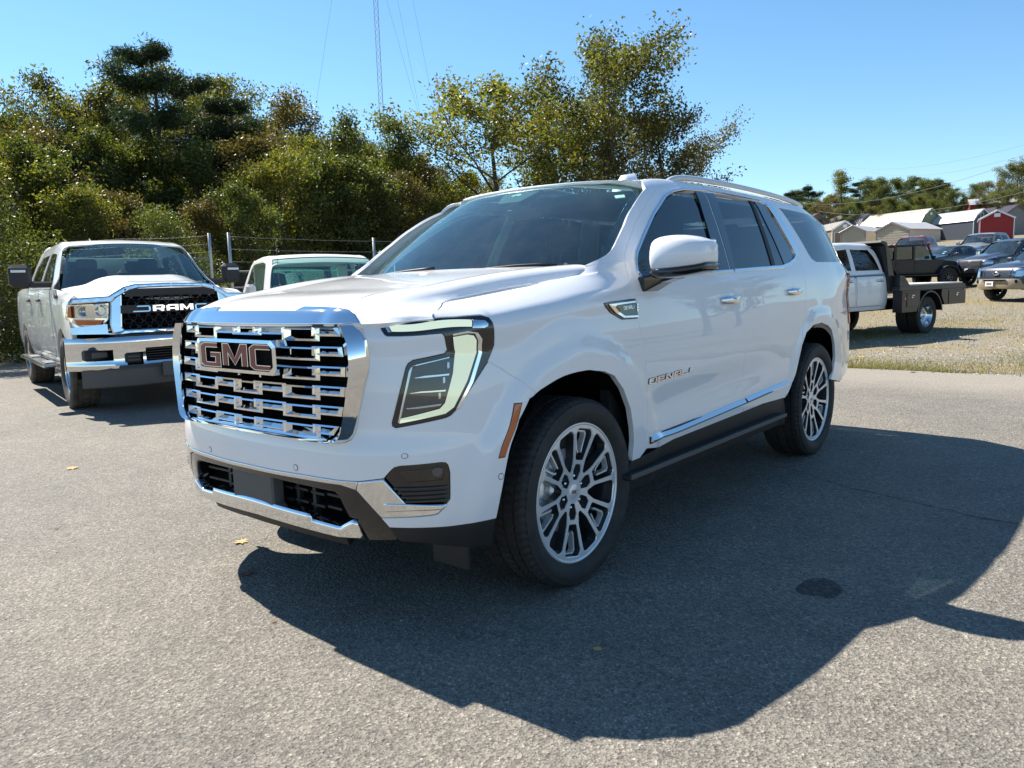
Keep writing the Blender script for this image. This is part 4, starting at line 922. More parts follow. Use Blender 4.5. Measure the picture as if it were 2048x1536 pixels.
# headlamp
for s in (1,):
    base = panel('headlamp', NB, lampo, 'gloss_black', suv, sym='copy', step=0.02, off=-0.001, skirt=0.03, edge=0.004)
    for hb_, sg in zip(base, (1, -1)):
        def lp(nm, pts_key, pts, mat, off, skirt=0.006, step=0.02, edge=0.0015, sm=0):
            d = panel_data(NB, T(pts_key), off=off, skirt=skirt, step=step, edge=edge)
            if sg < 0: d = mirror_data(*d)
            return obj(nm, mesh(nm, d[0], d[1], mat, d[2]), hb_)
        lp('light_strip', 'drl1', None, 'drl', 0.003)
        lp('lamp_trim', 'dch', None, 'chrome', 0.004)
        lp('lamp_trim', 'dch0', None, 'chrome', 0.004)
        lp('light_strip', 'drl2', None, 'drl', 0.003)
        lp('lamp_trim', 'dch2', None, 'chrome', 0.004)
        lp('lamp_reflector', 'dl', None, 'lamp_grey', 0.001)
        lp('lamp_trim', 'dch3', None, 'satin_chrome', 0.004)
        lp('lamp_trim', 'dch4', None, 'chrome', 0.004)
        for k, q in enumerate([[(829, 755.5), (850, 751), (898, 746.5), (897, 751), (850, 756), (832, 757)], [(820.3, 786), (842, 782), (891.4, 778.5), (890, 783), (842, 786), (823, 787.5)], [(813.3, 816), (835, 813), (882.3, 806.5), (880, 811), (835, 817), (816, 818)]]):
            lp('lamp_louver', 'dlv%d' % k, q, 'chrome', 0.012, skirt=0.012)
        for k, (x, y) in enumerate([(895.3, 731), (887, 760.5), (878.5, 791.5)]):
            lp('lamp_projector', 'dpj%d' % k, [(x-2, y-7), (x+3, y-7), (x+3, y+5), (x-2, y+7)], 'reflector', 0.008)
        lp('lamp_lens', 'lensc', None, 'lens_clear', 0.020, skirt=0.0, step=0.03, edge=0.006)
# marker, sensors
panel('side_marker', NB, T('amb'), 'amber', suv, sym='copy', off=0.004, skirt=0.008, step=0.02)
panel('marker_bezel', NB, T('amb2'), 'black_plastic', suv, sym='copy', off=0.0015, skirt=0.006, step=0.02)
for x, y, r in ((809.4, 912, 0.011), (1002, 953, 0.011), (591.5, 935, 0.011)):
    c = T('sens%d' % int(x))[0]
    ring = [c+np.array([math.cos(t), math.sin(t)])*r*1.18 for t in np.linspace(0, 2*math.pi, 17)[:-1]]
    panel('sensor_ring', NB, ring, 'black_plastic', suv, sym='copy', off=0.0012, skirt=0.004, step=0.02, edge=0.0008)
    ring = [c+np.array([math.cos(t), math.sin(t)])*r*0.98 for t in np.linspace(0, 2*math.pi, 17)[:-1]]
    panel('parking_sensor', NB, ring, WP, suv, sym='copy', off=0.0018, skirt=0.004, step=0.02, edge=0.0008)
# fog lamp pocket
fogpoly = [T('fogc')[0]]+fogb[2:]+T('fogd')
fog = panel('fog_lamp_housing', NB, fogpoly, 'gloss_black', suv, sym='copy', off=-0.006, skirt=0.02, step=0.02, edge=0.004)
fp_ = panel('fog_lamp_recess', NB, T('fogr'), 'glass_privacy', suv, sym='copy', off=-0.003, skirt=0.0, step=0.02)
for k in range(4):
    y = 972+k*8.6; x0 = 787+k*7.2
    panel('fog_lamp_louver', NB, T('fl%d' % k), 'gloss_black', suv, sym='copy', off=0.004, skirt=0.012, step=0.02, edge=0.0015)
c = T('fogl')[0]
panel('fog_lamp', NB, [c+np.array([math.cos(t), math.sin(t)*1.0])*0.020 for t in np.linspace(0, 2*math.pi, 15)[:-1]], 'lamp_grey', suv, sym='copy', off=0.0, skirt=0.006, step=0.02, edge=0.004)
# chrome corner trims and the thin bright line over the lower opening
cor = T('cor')
panel('bumper_trim', NB, cor, 'chrome', suv, sym='copy', off=0.004, skirt=0.02, step=0.02, edge=0.006)
panel('bumper_trim', NB, T('cor2'), 'chrome', suv, sym='copy', off=0.010, skirt=0.01, step=0.02, edge=0.005)
tlow = T('tlow')
c_tl = at_u(tlow, UC)
band = [c_tl]+[p for p in tlow if p[0] > UC]+[trim_top[-1]]+[p for p in trim_top[::-1][1:] if p[0] > UC]+[c_tr]
panel('bumper_trim', NB, band, 'satin_chrome', suv, sym='join', off=0.004, skirt=0.02, step=0.03, edge=0.004)
# gloss black band and diagonal blade round the lower opening
opn = T('opn')
c_o1 = at_u(opn[:6], UC); c_o2 = at_u(opn[6:], UC)
blade_out = T('bo')
surround = [c_tl]+[p for p in tlow[:-1] if p[0] > UC]+blade_out+T('bo2')+opn[5:6]+[p for p in opn[:5][::-1] if p[0] > UC]+[c_o1]
panel('lower_grille_surround', NB, surround, 'gloss_black', suv, sym='join', off=-0.004, skirt=0.05, step=0.03, edge=0.006)
# lower opening: back wall, cross bars, plate bracket
mb = MB(); mb.box((-0.83, 0, 0.515), (0.01, 1.36, 0.25)); mb.build('lower_grille_backing', 'void', suv)
for k, z in enumerate((0.525, 0.475)):
    mb = MB()
    for i in range(10):
        w = -0.45+i*0.1; mb.box((-0.905+0.08*w*w, -w, z+0.004*((i % 2))), (0.03, 0.085, 0.010))
    mb.build('lower_grille_bar', 'black_plastic', suv)
for w in (-0.30, 0.22, 0.33):
    mb = MB(); mb.box((-0.90, -w, 0.50), (0.02, 0.02, 0.15)); mb.build('lower_grille_post', 'black_plastic', suv)
pb = T('plate')
mb = MB(); mb.box((-0.955, -0.0, 0.508), (0.06, 0.30, 0.165), bev=0.008); mb.build('plate_bracket', 'grey_plastic', suv)
# chrome skid bar
sk_t = T('sk_t')
sk_b = T('sk_b')
c_s1 = at_u(sk_t, UC); c_s2 = at_u(sk_b, UC)
skid = [c_s2]+[p for p in sk_b[::-1] if p[0] > UC]+[p for p in sk_t[::-1] if p[0] > UC]+[c_s1]
panel('skid_trim', NB, skid, 'chrome', suv, sym='join', off=0.018, skirt=0.05, step=0.025, edge=0.018)
dv = [np.array([UC, c_s2[1]-0.004])]+[p-[0, 0.004] for p in sk_b[::-1] if p[0] > UC]+[p-[0, 0.045] for p in sk_b if p[0] > UC]+[np.array([UC, c_s2[1]-0.05])]
panel('air_dam', NB, dv, 'black_plastic', suv, sym='join', off=-0.012, skirt=0.05, step=0.04)
# black valance below the bumper
val = T('val')
panel('valance', NB, val, 'black_plastic', suv, sym='copy', off=-0.003, skirt=0.04, step=0.03)
mb = MB(); mb.box((-0.56, -0.74, 0.265), (0.02, 0.20, 0.13), bev=0.006); mb.build('splash_guard', 'black_plastic', suv); mb = MB(); mb.box((-0.56, 0.74, 0.255), (0.02, 0.22, 0.16), bev=0.006); mb.build('splash_guard', 'grey_plastic', suv)
# ---------------- sides
for key, ln in (('moldf', [(1300, 877), (1344, 861), (1400, 838), (1487, 801.5)]), ('moldr', [(1490, 800), (1530, 782.5), (1572, 765.5)])):
    q = T(key); q = [q[0]+(q[-1]-q[0])*t for t in np.linspace(0, 1, 2)] if len(q) < 3 else smoothp(q, 8, False)
    P3, N3 = on(NB, q, 0.002); sweep('door_moulding', P3, N3, [(-0.015, -0.004), (-0.015, 0.003), (0.006, 0.021), (0.013, 0.020), (0.015, 0.012), (0.015, -0.004)], 'chrome', suv, sym=True, smooth=False)
panel('moulding_base', NB, T('moldb'), 'black_plastic', suv, sym='copy', off=0.008, skirt=0.02, step=0.03)
sill = T('sill')
sill2 = [np.array([4.50, 0.02]), np.array([2.35, 0.02])]
panel('rocker_panel', NB, sill+sill2, 'black_plastic', suv, sym='copy', off=-0.006, skirt=0.04, step=0.05)
mb = MB()
for sg in (1, -1):
    mb2 = MB(); mb2.box((1.32, -sg*0.985, 0.412), (1.98, 0.13, 0.030), bev=0.008); rb = mb2.build('running_board', 'black_plastic', suv)
    mb2 = MB(); mb2.box((1.32, -sg*1.054, 0.416), (1.98, 0.010, 0.024), bev=0.003); mb2.build('board_edge', 'grey_plastic', rb)
# door handles
for key, (cx_, cy_) in {'hf': (1458, 599.5), 'hr': (1586.5, 583)}.items():
    c = T(key)[0]
    p0 = NB.ev([c])[0]
    for sg in (1, -1):
        m = MB(); L = 0.112
        V = []
        for i in range(9):
            t = -1+2*i/8; o = 0.030*(1-t**4)+0.012; hh = 0.024*(1-0.25*t*t)
            for a, b in ((-1, 0.2), (-0.8, 1), (0.8, 1), (1, 0.2), (0.8, -0.2), (-0.8, -0.2)):
                V.append((p0[0]+t*L, sg*(p0[1]-(o-0.012+0.012*b)), p0[2]+a*hh))
        F = [(i*6+k, i*6+(k+1) % 6, i*6+6+(k+1) % 6, i*6+6+k) for i in range(8) for k in range(6)]+[tuple(range(6)), tuple(range(48, 54))]
        m.add(V, F, True); hd = m.build('door_handle', 'chrome', suv)
        m = MB(); m.lathe([(-0.002, 0.0), (-0.0015, 0.030), (0.004, 0.040)], 18, 'y', Matrix.Translation((p0[0]+0.0, sg*(p0[1]-0.0015), p0[2]-0.012)) @ Matrix.Scale(sg, 4, (0, 1, 0)) @ Matrix.Scale(1.3, 4, (1, 0, 0))); m.build('handle_recess', WP, suv)
# fender vent badge
vent = T('vent')
panel('fender_vent', NB, vent, 'gloss_black', suv, sym='copy', off=0.004, skirt=0.01, step=0.015, edge=0.003)
panel('fender_vent_trim', NB, T('vent2'), 'chrome', suv, sym='copy', off=0.010, skirt=0.01, step=0.012, edge=0.003)
for k in range(3):
    panel('vent_slot', NB, T('vs%d' % k), 'chrome', suv, sym='copy', off=0.008, skirt=0.006, step=0.012, edge=0.001)
def plaque(key, px0, px1, px3, txt, mat, th, gap, off0, off1, name, wfac=1.0, ital=0.0):
    a, b_, c_ = T(key); tw = text_width(txt, gap)
    for sg in (1, -1):
        def fr(x, y, d):
            if sg < 0: x = tw-x
            uv = a+(b_-a)*(x+ital*y*sg)/tw+(c_-a)*y/6; p = NB.ev([uv])[0]+NB.nrm([uv])[0]*d; return (p[0], sg*p[1], p[2])
        m, _ = letters(txt, fr, th, gap, (off0, off1)); m.build(name, mat, suv)
plaque('den0', (1298.5, 768), (1380, 743.5), (1299.5, 758), 'DENALI', 'black_plastic', 1.6, 1.4, 0.0, 0.002, 'door_badge')
plaque('den', (1298.5, 768), (1380, 743.5), (1299.5, 758), 'DENALI', 'chrome', 1.0, 1.4, 0.0, 0.006, 'door_badge')
plaque('vn', (1246, 619.5), (1266.5, 616.5), (1245.5, 613.5), 'DENALI', 'satin_chrome', 0.9, 1.0, 0.004, 0.0065, 'vent_badge')
# mirrors
def mirror(sg):
    r = thing_part = bpy.data.objects.new('door_mirror', None); link(r, suv); r.location = (0, 0, 0)
    # shell: rings along y (outboard), each a rounded section in x,z
    secs = [(-1.040, 0.560, 0.70, 1.358, 1.495, 0), (-1.046, 0.53, 0.705, 1.350, 1.515, 0), (-1.09, 0.505, 0.71, 1.345, 1.532, 0), (-1.17, 0.50, 0.71, 1.348, 1.536, 0), (-1.25, 0.515, 0.71, 1.358, 1.527, 0), (-1.305, 0.55, 0.71, 1.375, 1.500, 0), (-1.315, 0.565, 0.708, 1.385, 1.490, 0)]
    for nm, mat, lo, hi, grow in (('mirror_cap', WP, 0.0, 1.0, 0.0), ('mirror_housing', 'gloss_black', 0.0, 0.30, 0.0)):
        V = []; n = 14
        for y, x0, x1, z0, z1, s_ in secs:
            for k in range(n):
                t = 2*math.pi*k/n; c_, q_ = math.cos(t), math.sin(t); e = 0.42
                X = math.copysign(abs(c_)**e, c_); Z = math.copysign(abs(q_)**e, q_)
                cx_, cz_ = (x0+x1)/2, (z0+z1)/2; z = cz_+Z*(z1-z0)/2; x = cx_+X*(x1-x0)/2-0.02*(1-abs(Z))*(X < 0)
                if nm == 'mirror_housing': z = z0-0.014+(z-z0)*0.33; x = cx_+(x-cx_)*1.0+0.004
                else: z = max(z, z0+0.022)
                V.append((x, sg*y, z))
        F = [(i*n+k, i*n+(k+1) % n, (i+1)*n+(k+1) % n, (i+1)*n+k) for i in range(len(secs)-1) for k in range(n)]+[tuple(range(n)), tuple((len(secs)-1)*n+k for k in range(n))]
        m = MB(); m.add(V, F, True); o = m.build(nm, mat, r)
        md = o.modifiers.new('s', 'SUBSURF'); md.levels = md.render_levels = 1
    m = MB(); m.box((0.712, sg*-1.175, 1.44), (0.012, 0.24, 0.14), bev=0.01); m.build('mirror_glass', 'reflector', r)
    m = MB(); V = []
    for y, x0, x1, z0, z1 in ((-0.955, 0.56, 0.71, 1.265, 1.345), (-1.0, 0.56, 0.71, 1.275, 1.350), (-1.07, 0.59, 0.72, 1.315, 1.365), (-1.14, 0.60, 0.73, 1.335, 1.375)):
        for a, b in ((0, 0), (1, 0), (1, 1), (0, 1)): V.append((x0+(x1-x0)*a, sg*y, z0+(z1-z0)*b))
    m.add(V, [(i*4+k, i*4+(k+1) % 4, (i+1)*4+(k+1) % 4, (i+1)*4+k) for i in range(3) for k in range(4)]+[(0, 1, 2, 3), (12, 13, 14, 15)], False)
    o = m.build('mirror_arm', 'gloss_black', r); bv = o.modifiers.new('b', 'BEVEL'); bv.width = 0.012; bv.segments = 2
    m = MB(); m.box((0.64, sg*-1.298, 1.385), (0.13, 0.05, 0.018), bev=0.006); m.build('mirror_indicator', 'lens_clear', r)
mirror(1)
mirror(-1)
_rm = [o for o in suv.children if o.name.startswith('door_mirror')][-1]   # the right one is folded back
_p = Vector((0.60, 1.00, 0)); _rm.matrix_basis = Matrix.Translation(_p) @ Matrix.Rotation(rad(-72), 4, 'Z') @ Matrix.Translation(-_p)
# ================================================================== wheels
def plate(outline, holes, fn, depth, mats, name, thick_mat=1):
    """flat plate with holes in polar plane; fn(a,b)->height; front face mats[0], walls mats[1]"""
    rings = []
    for k, r in enumerate([outline]+holes):
        r = resample([np.asarray(q, float) for q in r], 0.03)
        if (area(r) < 0) != (k > 0): r = r[::-1]
        rings.append(r)
    pts = []; ed = []
    for r in rings: k = len(pts); n = len(r); pts += list(map(tuple, r)); ed += [(k+i, k+(i+1) % n) for i in range(n)]
    vv, _, ff, _, _, _ = delaunay_2d_cdt([Vector(p) for p in pts], ed, [], 0, 1e-8); vv = np.array([tuple(v) for v in vv])
    cen = np.array([vv[list(f)].mean(0) for f in ff]); ok = inpoly(cen, rings[0])
    for h in rings[1:]: ok &= ~inpoly(cen, h)
    V = [(a, -fn(a, b), b) for a, b in vv]; F = [list(f) for f, o in zip(ff, ok) if o]; mi = [0]*len(F)
    for r in rings:
        k = len(V); n = len(r); V += [(a, -fn(a, b), b) for a, b in r]; V += [(a*0.985, -fn(a, b)+0.004, b*0.985) for a, b in r]
        V += [(a*0.97, -fn(a, b)+depth, b*0.97) for a, b in r]
        for i in range(n):
            j = (i+1) % n; F.append([k+i, k+j, k+n+j, k+n+i]); mi.append(0); F.append([k+n+i, k+n+j, k+2*n+j, k+2*n+i]); mi.append(1)
    me = mesh(name, V, F, mats, smooth=False, mi=mi)
    b = bmesh.new(); b.from_mesh(me); bmesh.ops.recalc_face_normals(b, faces=b.faces[:]); b.to_mesh(me); b.free(); return me
def pol(r, deg): t = rad(deg); return np.array([r*math.cos(t), r*math.sin(t)])
def tyre_mesh(name, R=0.419, rb=0.306, W=0.285, blocks=72, deep=0.008, mat='tyre', n_mult=4, knob=0.0):
    """lateral profile with real grooves; every fourth slice between the tread blocks is cut in"""
    lat = []; h = W/2
    side = [(h*0.80, rb, 0), (h*0.90, rb+0.012, 0), (h*0.97, rb+(R-rb)*0.25, 0), (h*1.0, rb+(R-rb)*0.45, 0), (h*0.995, rb+(R-rb)*0.62, 0), (h*0.985, rb+(R-rb)*0.64, 0), (h*0.965, rb+(R-rb)*0.80, 0), (h*0.925, R-0.020, 1), (h*0.87, R-0.009, 1), (h*0.80, R-0.0035, 1)]
    g = h*0.27; tread = [(h*0.62, R-0.001, 1)]
    for c_ in (0.60, 0.22): w = 0.0045; tread += [(h*c_+w, R-0.001, 1), (h*c_+w*0.7, R-deep, 0), (h*c_-w*0.7, R-deep, 0), (h*c_-w, R, 1)]
    tread = sorted(set(tread), key=lambda q: -q[0])
    half = side+tread; prof = half+[(-a, r, t) for a, r, t in half[::-1]]
    n = blocks*n_mult; V = []; m = len(prof)
    for k in range(n):
        for a, r, t in prof:
            sh = 0.35 if a > 0 else 0.0
            kk = (k+int(abs(a)/h*3)) % n_mult
            rr = r-(deep*0.8 if (t and kk == 0) else 0)+(knob*0.5 if (t and kk in (1, 2) and abs(a) > h*0.78) else 0)
            th = 2*math.pi*k/n; V.append((rr*math.cos(th), -a, rr*math.sin(th)))
    F = [(k*m+i, k*m+i+1, ((k+1) % n)*m+i+1, ((k+1) % n)*m+i) for k in range(n) for i in range(m-1)]
    me = mesh(name, V, F, mat, smooth=True); me.set_sharp_from_angle(angle=rad(35)); return me
def suv_wheel_meshes():
    out = {}
    out['tyre'] = tyre_mesh('tyre')
    dish = lambda a, b: 0.118-0.030*max(0.0, 1-((a*a+b*b)**0.5-0.03)/0.24)
    circ = [pol(0.300, t) for t in range(0, 360, 5)]; holes = []
    for k in range(6):
        a0 = 60*k+90
        holes.append(round_poly([pol(0.145, a0-11.5), pol(0.272, a0-13.2), pol(0.289, a0-9.5), pol(0.289, a0+9.5), pol(0.272, a0+13.2), pol(0.145, a0+11.5)], 0.010, 3))
        w0 = a0+30
        holes.append(round_poly([pol(0.100, w0-4.5), pol(0.15, w0-12.5), pol(0.272, w0-12.3), pol(0.289, w0-8.5), pol(0.289, w0+8.5), pol(0.272, w0+12.3), pol(0.15, w0+12.5), pol(0.100, w0+4.5)], 0.012, 3))
        holes.append(round_poly([pol(0.055, a0-17), pol(0.100, a0-17.5), pol(0.126, a0-9), pol(0.126, a0+9), pol(0.100, a0+17.5), pol(0.055, a0+17)], 0.005, 2))
    out['wheel_face'] = plate(circ, holes, dish, 0.045, ['machined', 'wheel_dark'], 'wheel_face')
    for k in range(6):
        mb = MB(); a0 = 60*k+90
        P = [pol(0.262, a0-9.2), pol(0.276, a0-6.5), pol(0.276, a0+6.5), pol(0.262, a0+9.2), pol(0.185, a0+6.6), pol(0.172, a0+3)]
        Q = [pol(0.256, a0-7.0), pol(0.268, a0-5), pol(0.268, a0+5), pol(0.256, a0+7.0), pol(0.186, a0+4.2), pol(0.177, a0+1.2)]
        n = 6; P = [pol(0.175, a0-6.0)]+P; Q = [pol(0.18, a0-3.6)]+Q; n = 7
        V = [(p[0], -0.096, p[1]) for p in P]+[(q[0], -0.096, q[1]) for q in Q]+[(p[0], -0.070, p[1]) for p in P]+[(q[0], -0.070, q[1]) for q in Q]
        F = [(i, i+1, n+i+1, n+i) for i in range(n-1)]+[(i, 2*n+i, 2*n+i+1, i+1) for i in range(n-1)]+[(n+i, n+i+1, 3*n+i+1, 3*n+i) for i in range(n-1)]
        mb.add(V, F, False); out['spoke_insert%d' % k] = mb.me('spoke_insert', M['machined'])
    mb = MB(); mb.lathe([(-0.112, 0.2985), (-0.121, 0.300), (-0.122, 0.308), (-0.116, 0.313), (-0.110, 0.3125), (-0.106, 0.300)], 72); out['rim_lip'] = mb.me('rim_lip', M['machined'])
    mb = MB(); mb.lathe([(-0.108, 0.300), (-0.08, 0.292), (-0.03, 0.288), (0.05, 0.28), (0.11, 0.30), (0.12, 0.312)], 48); mb.lathe([(0.02, 0.29), (0.02, 0.0)], 32); out['rim_barrel'] = mb.me('rim_barrel', M['wheel_dark'])
    mb = MB(); mb.lathe([(-0.094, 0.0), (-0.0935, 0.030), (-0.088, 0.041), (-0.07, 0.043), (-0.055, 0.06), (-0.05, 0.10), (0, 0.11)], 32); out['centre_cap'] = mb.me('centre_cap', M['machined'])
    mb = MB(); m2, _ = letters('GMC', lambda a, b, d: (-0.018+a*0.0024, -0.0945-d, -0.006+b*0.002), 1.2, 1.0, (0, 0.0006)); out['cap_badge'] = m2.me('cap_badge', M['badge_red'])
    mb = MB(); mb.lathe([(-0.032, 0.185), (-0.032, 0.09), (-0.02, 0.09), (-0.02, 0.185)], 40, closed=True); out['brake_disc'] = mb.me('brake_disc', M['machined'])
    mb = MB()
    for k in range(6): p = pol(0.070, 60*k+90); mb.lathe([(-0.088, 0.0), (-0.087, 0.006), (-0.080, 0.0095), (-0.05, 0.0095)], 10, T=Matrix.Translation((p[0], 0, p[1])))
    out['lug_nuts'] = mb.me('lug_nuts', M['chrome'])
    return out
def place_wheel(parent, meshes, x, y, z, right=False, spin=0.0, steer=0.0, label=None):
    e = bpy.data.objects.new('wheel', None); e.location = (x, y, z); e.rotation_euler = (0, 0, (math.pi if right else 0)+steer); link(e, parent, label)
    for nm, me in meshes.items():
        o = obj(nm.rstrip('012345'), me, e)
        if nm not in ('brake_disc',): o.rotation_euler = (0, spin, 0)
    return e
SW = suv_wheel_meshes()
for i, (x, right, sp) in enumerate([(0.0, False, 12), (3.071, False, -3), (0.0, True, 0), (3.071, True, 20)]):
    place_wheel(suv, SW, x, 0.868 if right else -0.868, 0.412, right, rad(sp))
for x in (0.0, 3.071):
    for sg in (1, -1):
        mb = MB(); V = []; F = []
        for k in range(21):
            t = rad(8+160*k/20); r = 0.55
            for y in (1.0, 0.97, 0.58): V.append((x+r*math.cos(t), sg*y, HUB+r*math.sin(t)*0.98))
        for k in range(20):
            for j in range(2): F.append((k*3+j, k*3+j+1, k*3+j+4, k*3+j+3))
        mb.add(V, F, True); mb.box((x, sg*0.575, 0.64), (1.1, 0.01, 0.60)); mb.build('wheel_liner', 'void', suv)
mb = MB(); mb.box((1.65, 0, 0.38), (4.5, 1.10, 0.14)); mb.box((1.5, 0, 0.40), (1.95, 1.86, 0.12)); mb.box((0.0, 0, 0.75), (1.55, 1.1, 0.5)); mb.box((3.8, 0, 0.55), (0.6, 1.2, 0.2)); mb.build('underbody', 'void', suv)
# interior
mb = MB(); mb.box((2.1, 0, 0.55), (3.9, 1.84, 0.05)); mb.build('cabin_floor', 'interior', suv)
mb = MB(); V = []
for y in np.linspace(-0.80, 0.80, 13):
    bulge = 0.03*math.exp(-((y+0.38)/0.17)**2)+0.012*math.exp(-((y-0.1)/0.14)**2)
    for x, z in ((0.28, 1.30), (0.42, 1.335+bulge*0.3), (0.60, 1.345+bulge), (0.74, 1.325+bulge), (0.80, 1.26), (0.80, 1.0)): V.append((x, y, z))
mb.add(V, [(i*6+k, i*6+6+k, i*6+7+k, i*6+1+k) for i in range(12) for k in range(5)], True); mb.build('dashboard', 'interior_grey', suv)
mb = MB(); T_ = Matrix.Translation((0.98, -0.38, 1.19)) @ Matrix.Rotation(rad(65), 4, 'Y')
mb.lathe([(0.014*math.cos(t), 0.185+0.014*math.sin(t)) for t in np.linspace(0, 2*math.pi, 9)[:-1]], 32, 'z', T_, closed=True); mb.box((0, 0, 0), (0.06, 0.34, 0.02), T_, 0.008); mb.box((0, 0, 0), (0.12, 0.13, 0.04), T_, 0.02); mb.build('steering_wheel', 'interior', suv)
for x, y in ((1.45, -0.40), (1.45, 0.40), (2.35, -0.40), (2.35, 0.40)):
    e = bpy.data.objects.new('seat', None); e.location = (x, y, 0.55); link(e, suv)
    m = MB(); m.box((0, 0, 0.28), (0.52, 0.52, 0.16), bev=0.05); m.build('seat_cushion', 'interior', e)
    m = MB(); m.box((0.34, 0, 0.66), (0.15, 0.50, 0.66), Matrix.Rotation(rad(10), 4, 'Y'), bev=0.05); m.build('seat_back', 'interior', e)
    m = MB(); m.box((0.42, 0, 1.08), (0.10, 0.26, 0.17), bev=0.04); m.build('headrest', 'interior', e)
mb = MB(); mb.add([(x, y, 1.84-0.02*(abs(y) > 0.4)) for x in (1.1, 2.0, 3.0, 3.9) for y in (-0.66, -0.3, 0.3, 0.66)], [(i*4+k, i*4+k+1, i*4+k+5, i*4+k+4) for i in range(3) for k in range(3)], True); mb.build('headliner', 'headliner', suv)
mb = MB(); mb.box((3.3, 0, 1.0), (1.0, 1.5, 0.75), bev=0.05); mb.build('rear_seats', 'interior', suv)
mb = MB(); mb.box((0.90, 0.0, 1.735), (0.03, 0.24, 0.07), bev=0.012); mb.tube([(0.92, 0, 1.76), (0.95, 0, 1.83)], 0.01, 6); mb.build('rearview_mirror', 'interior', suv)
for sg in (1, -1):
    mb = MB(); mb.box((1.3, sg*0.90, 0.95), (1.9, 0.05, 0.75)); mb.build('door_lining', 'interior', suv)
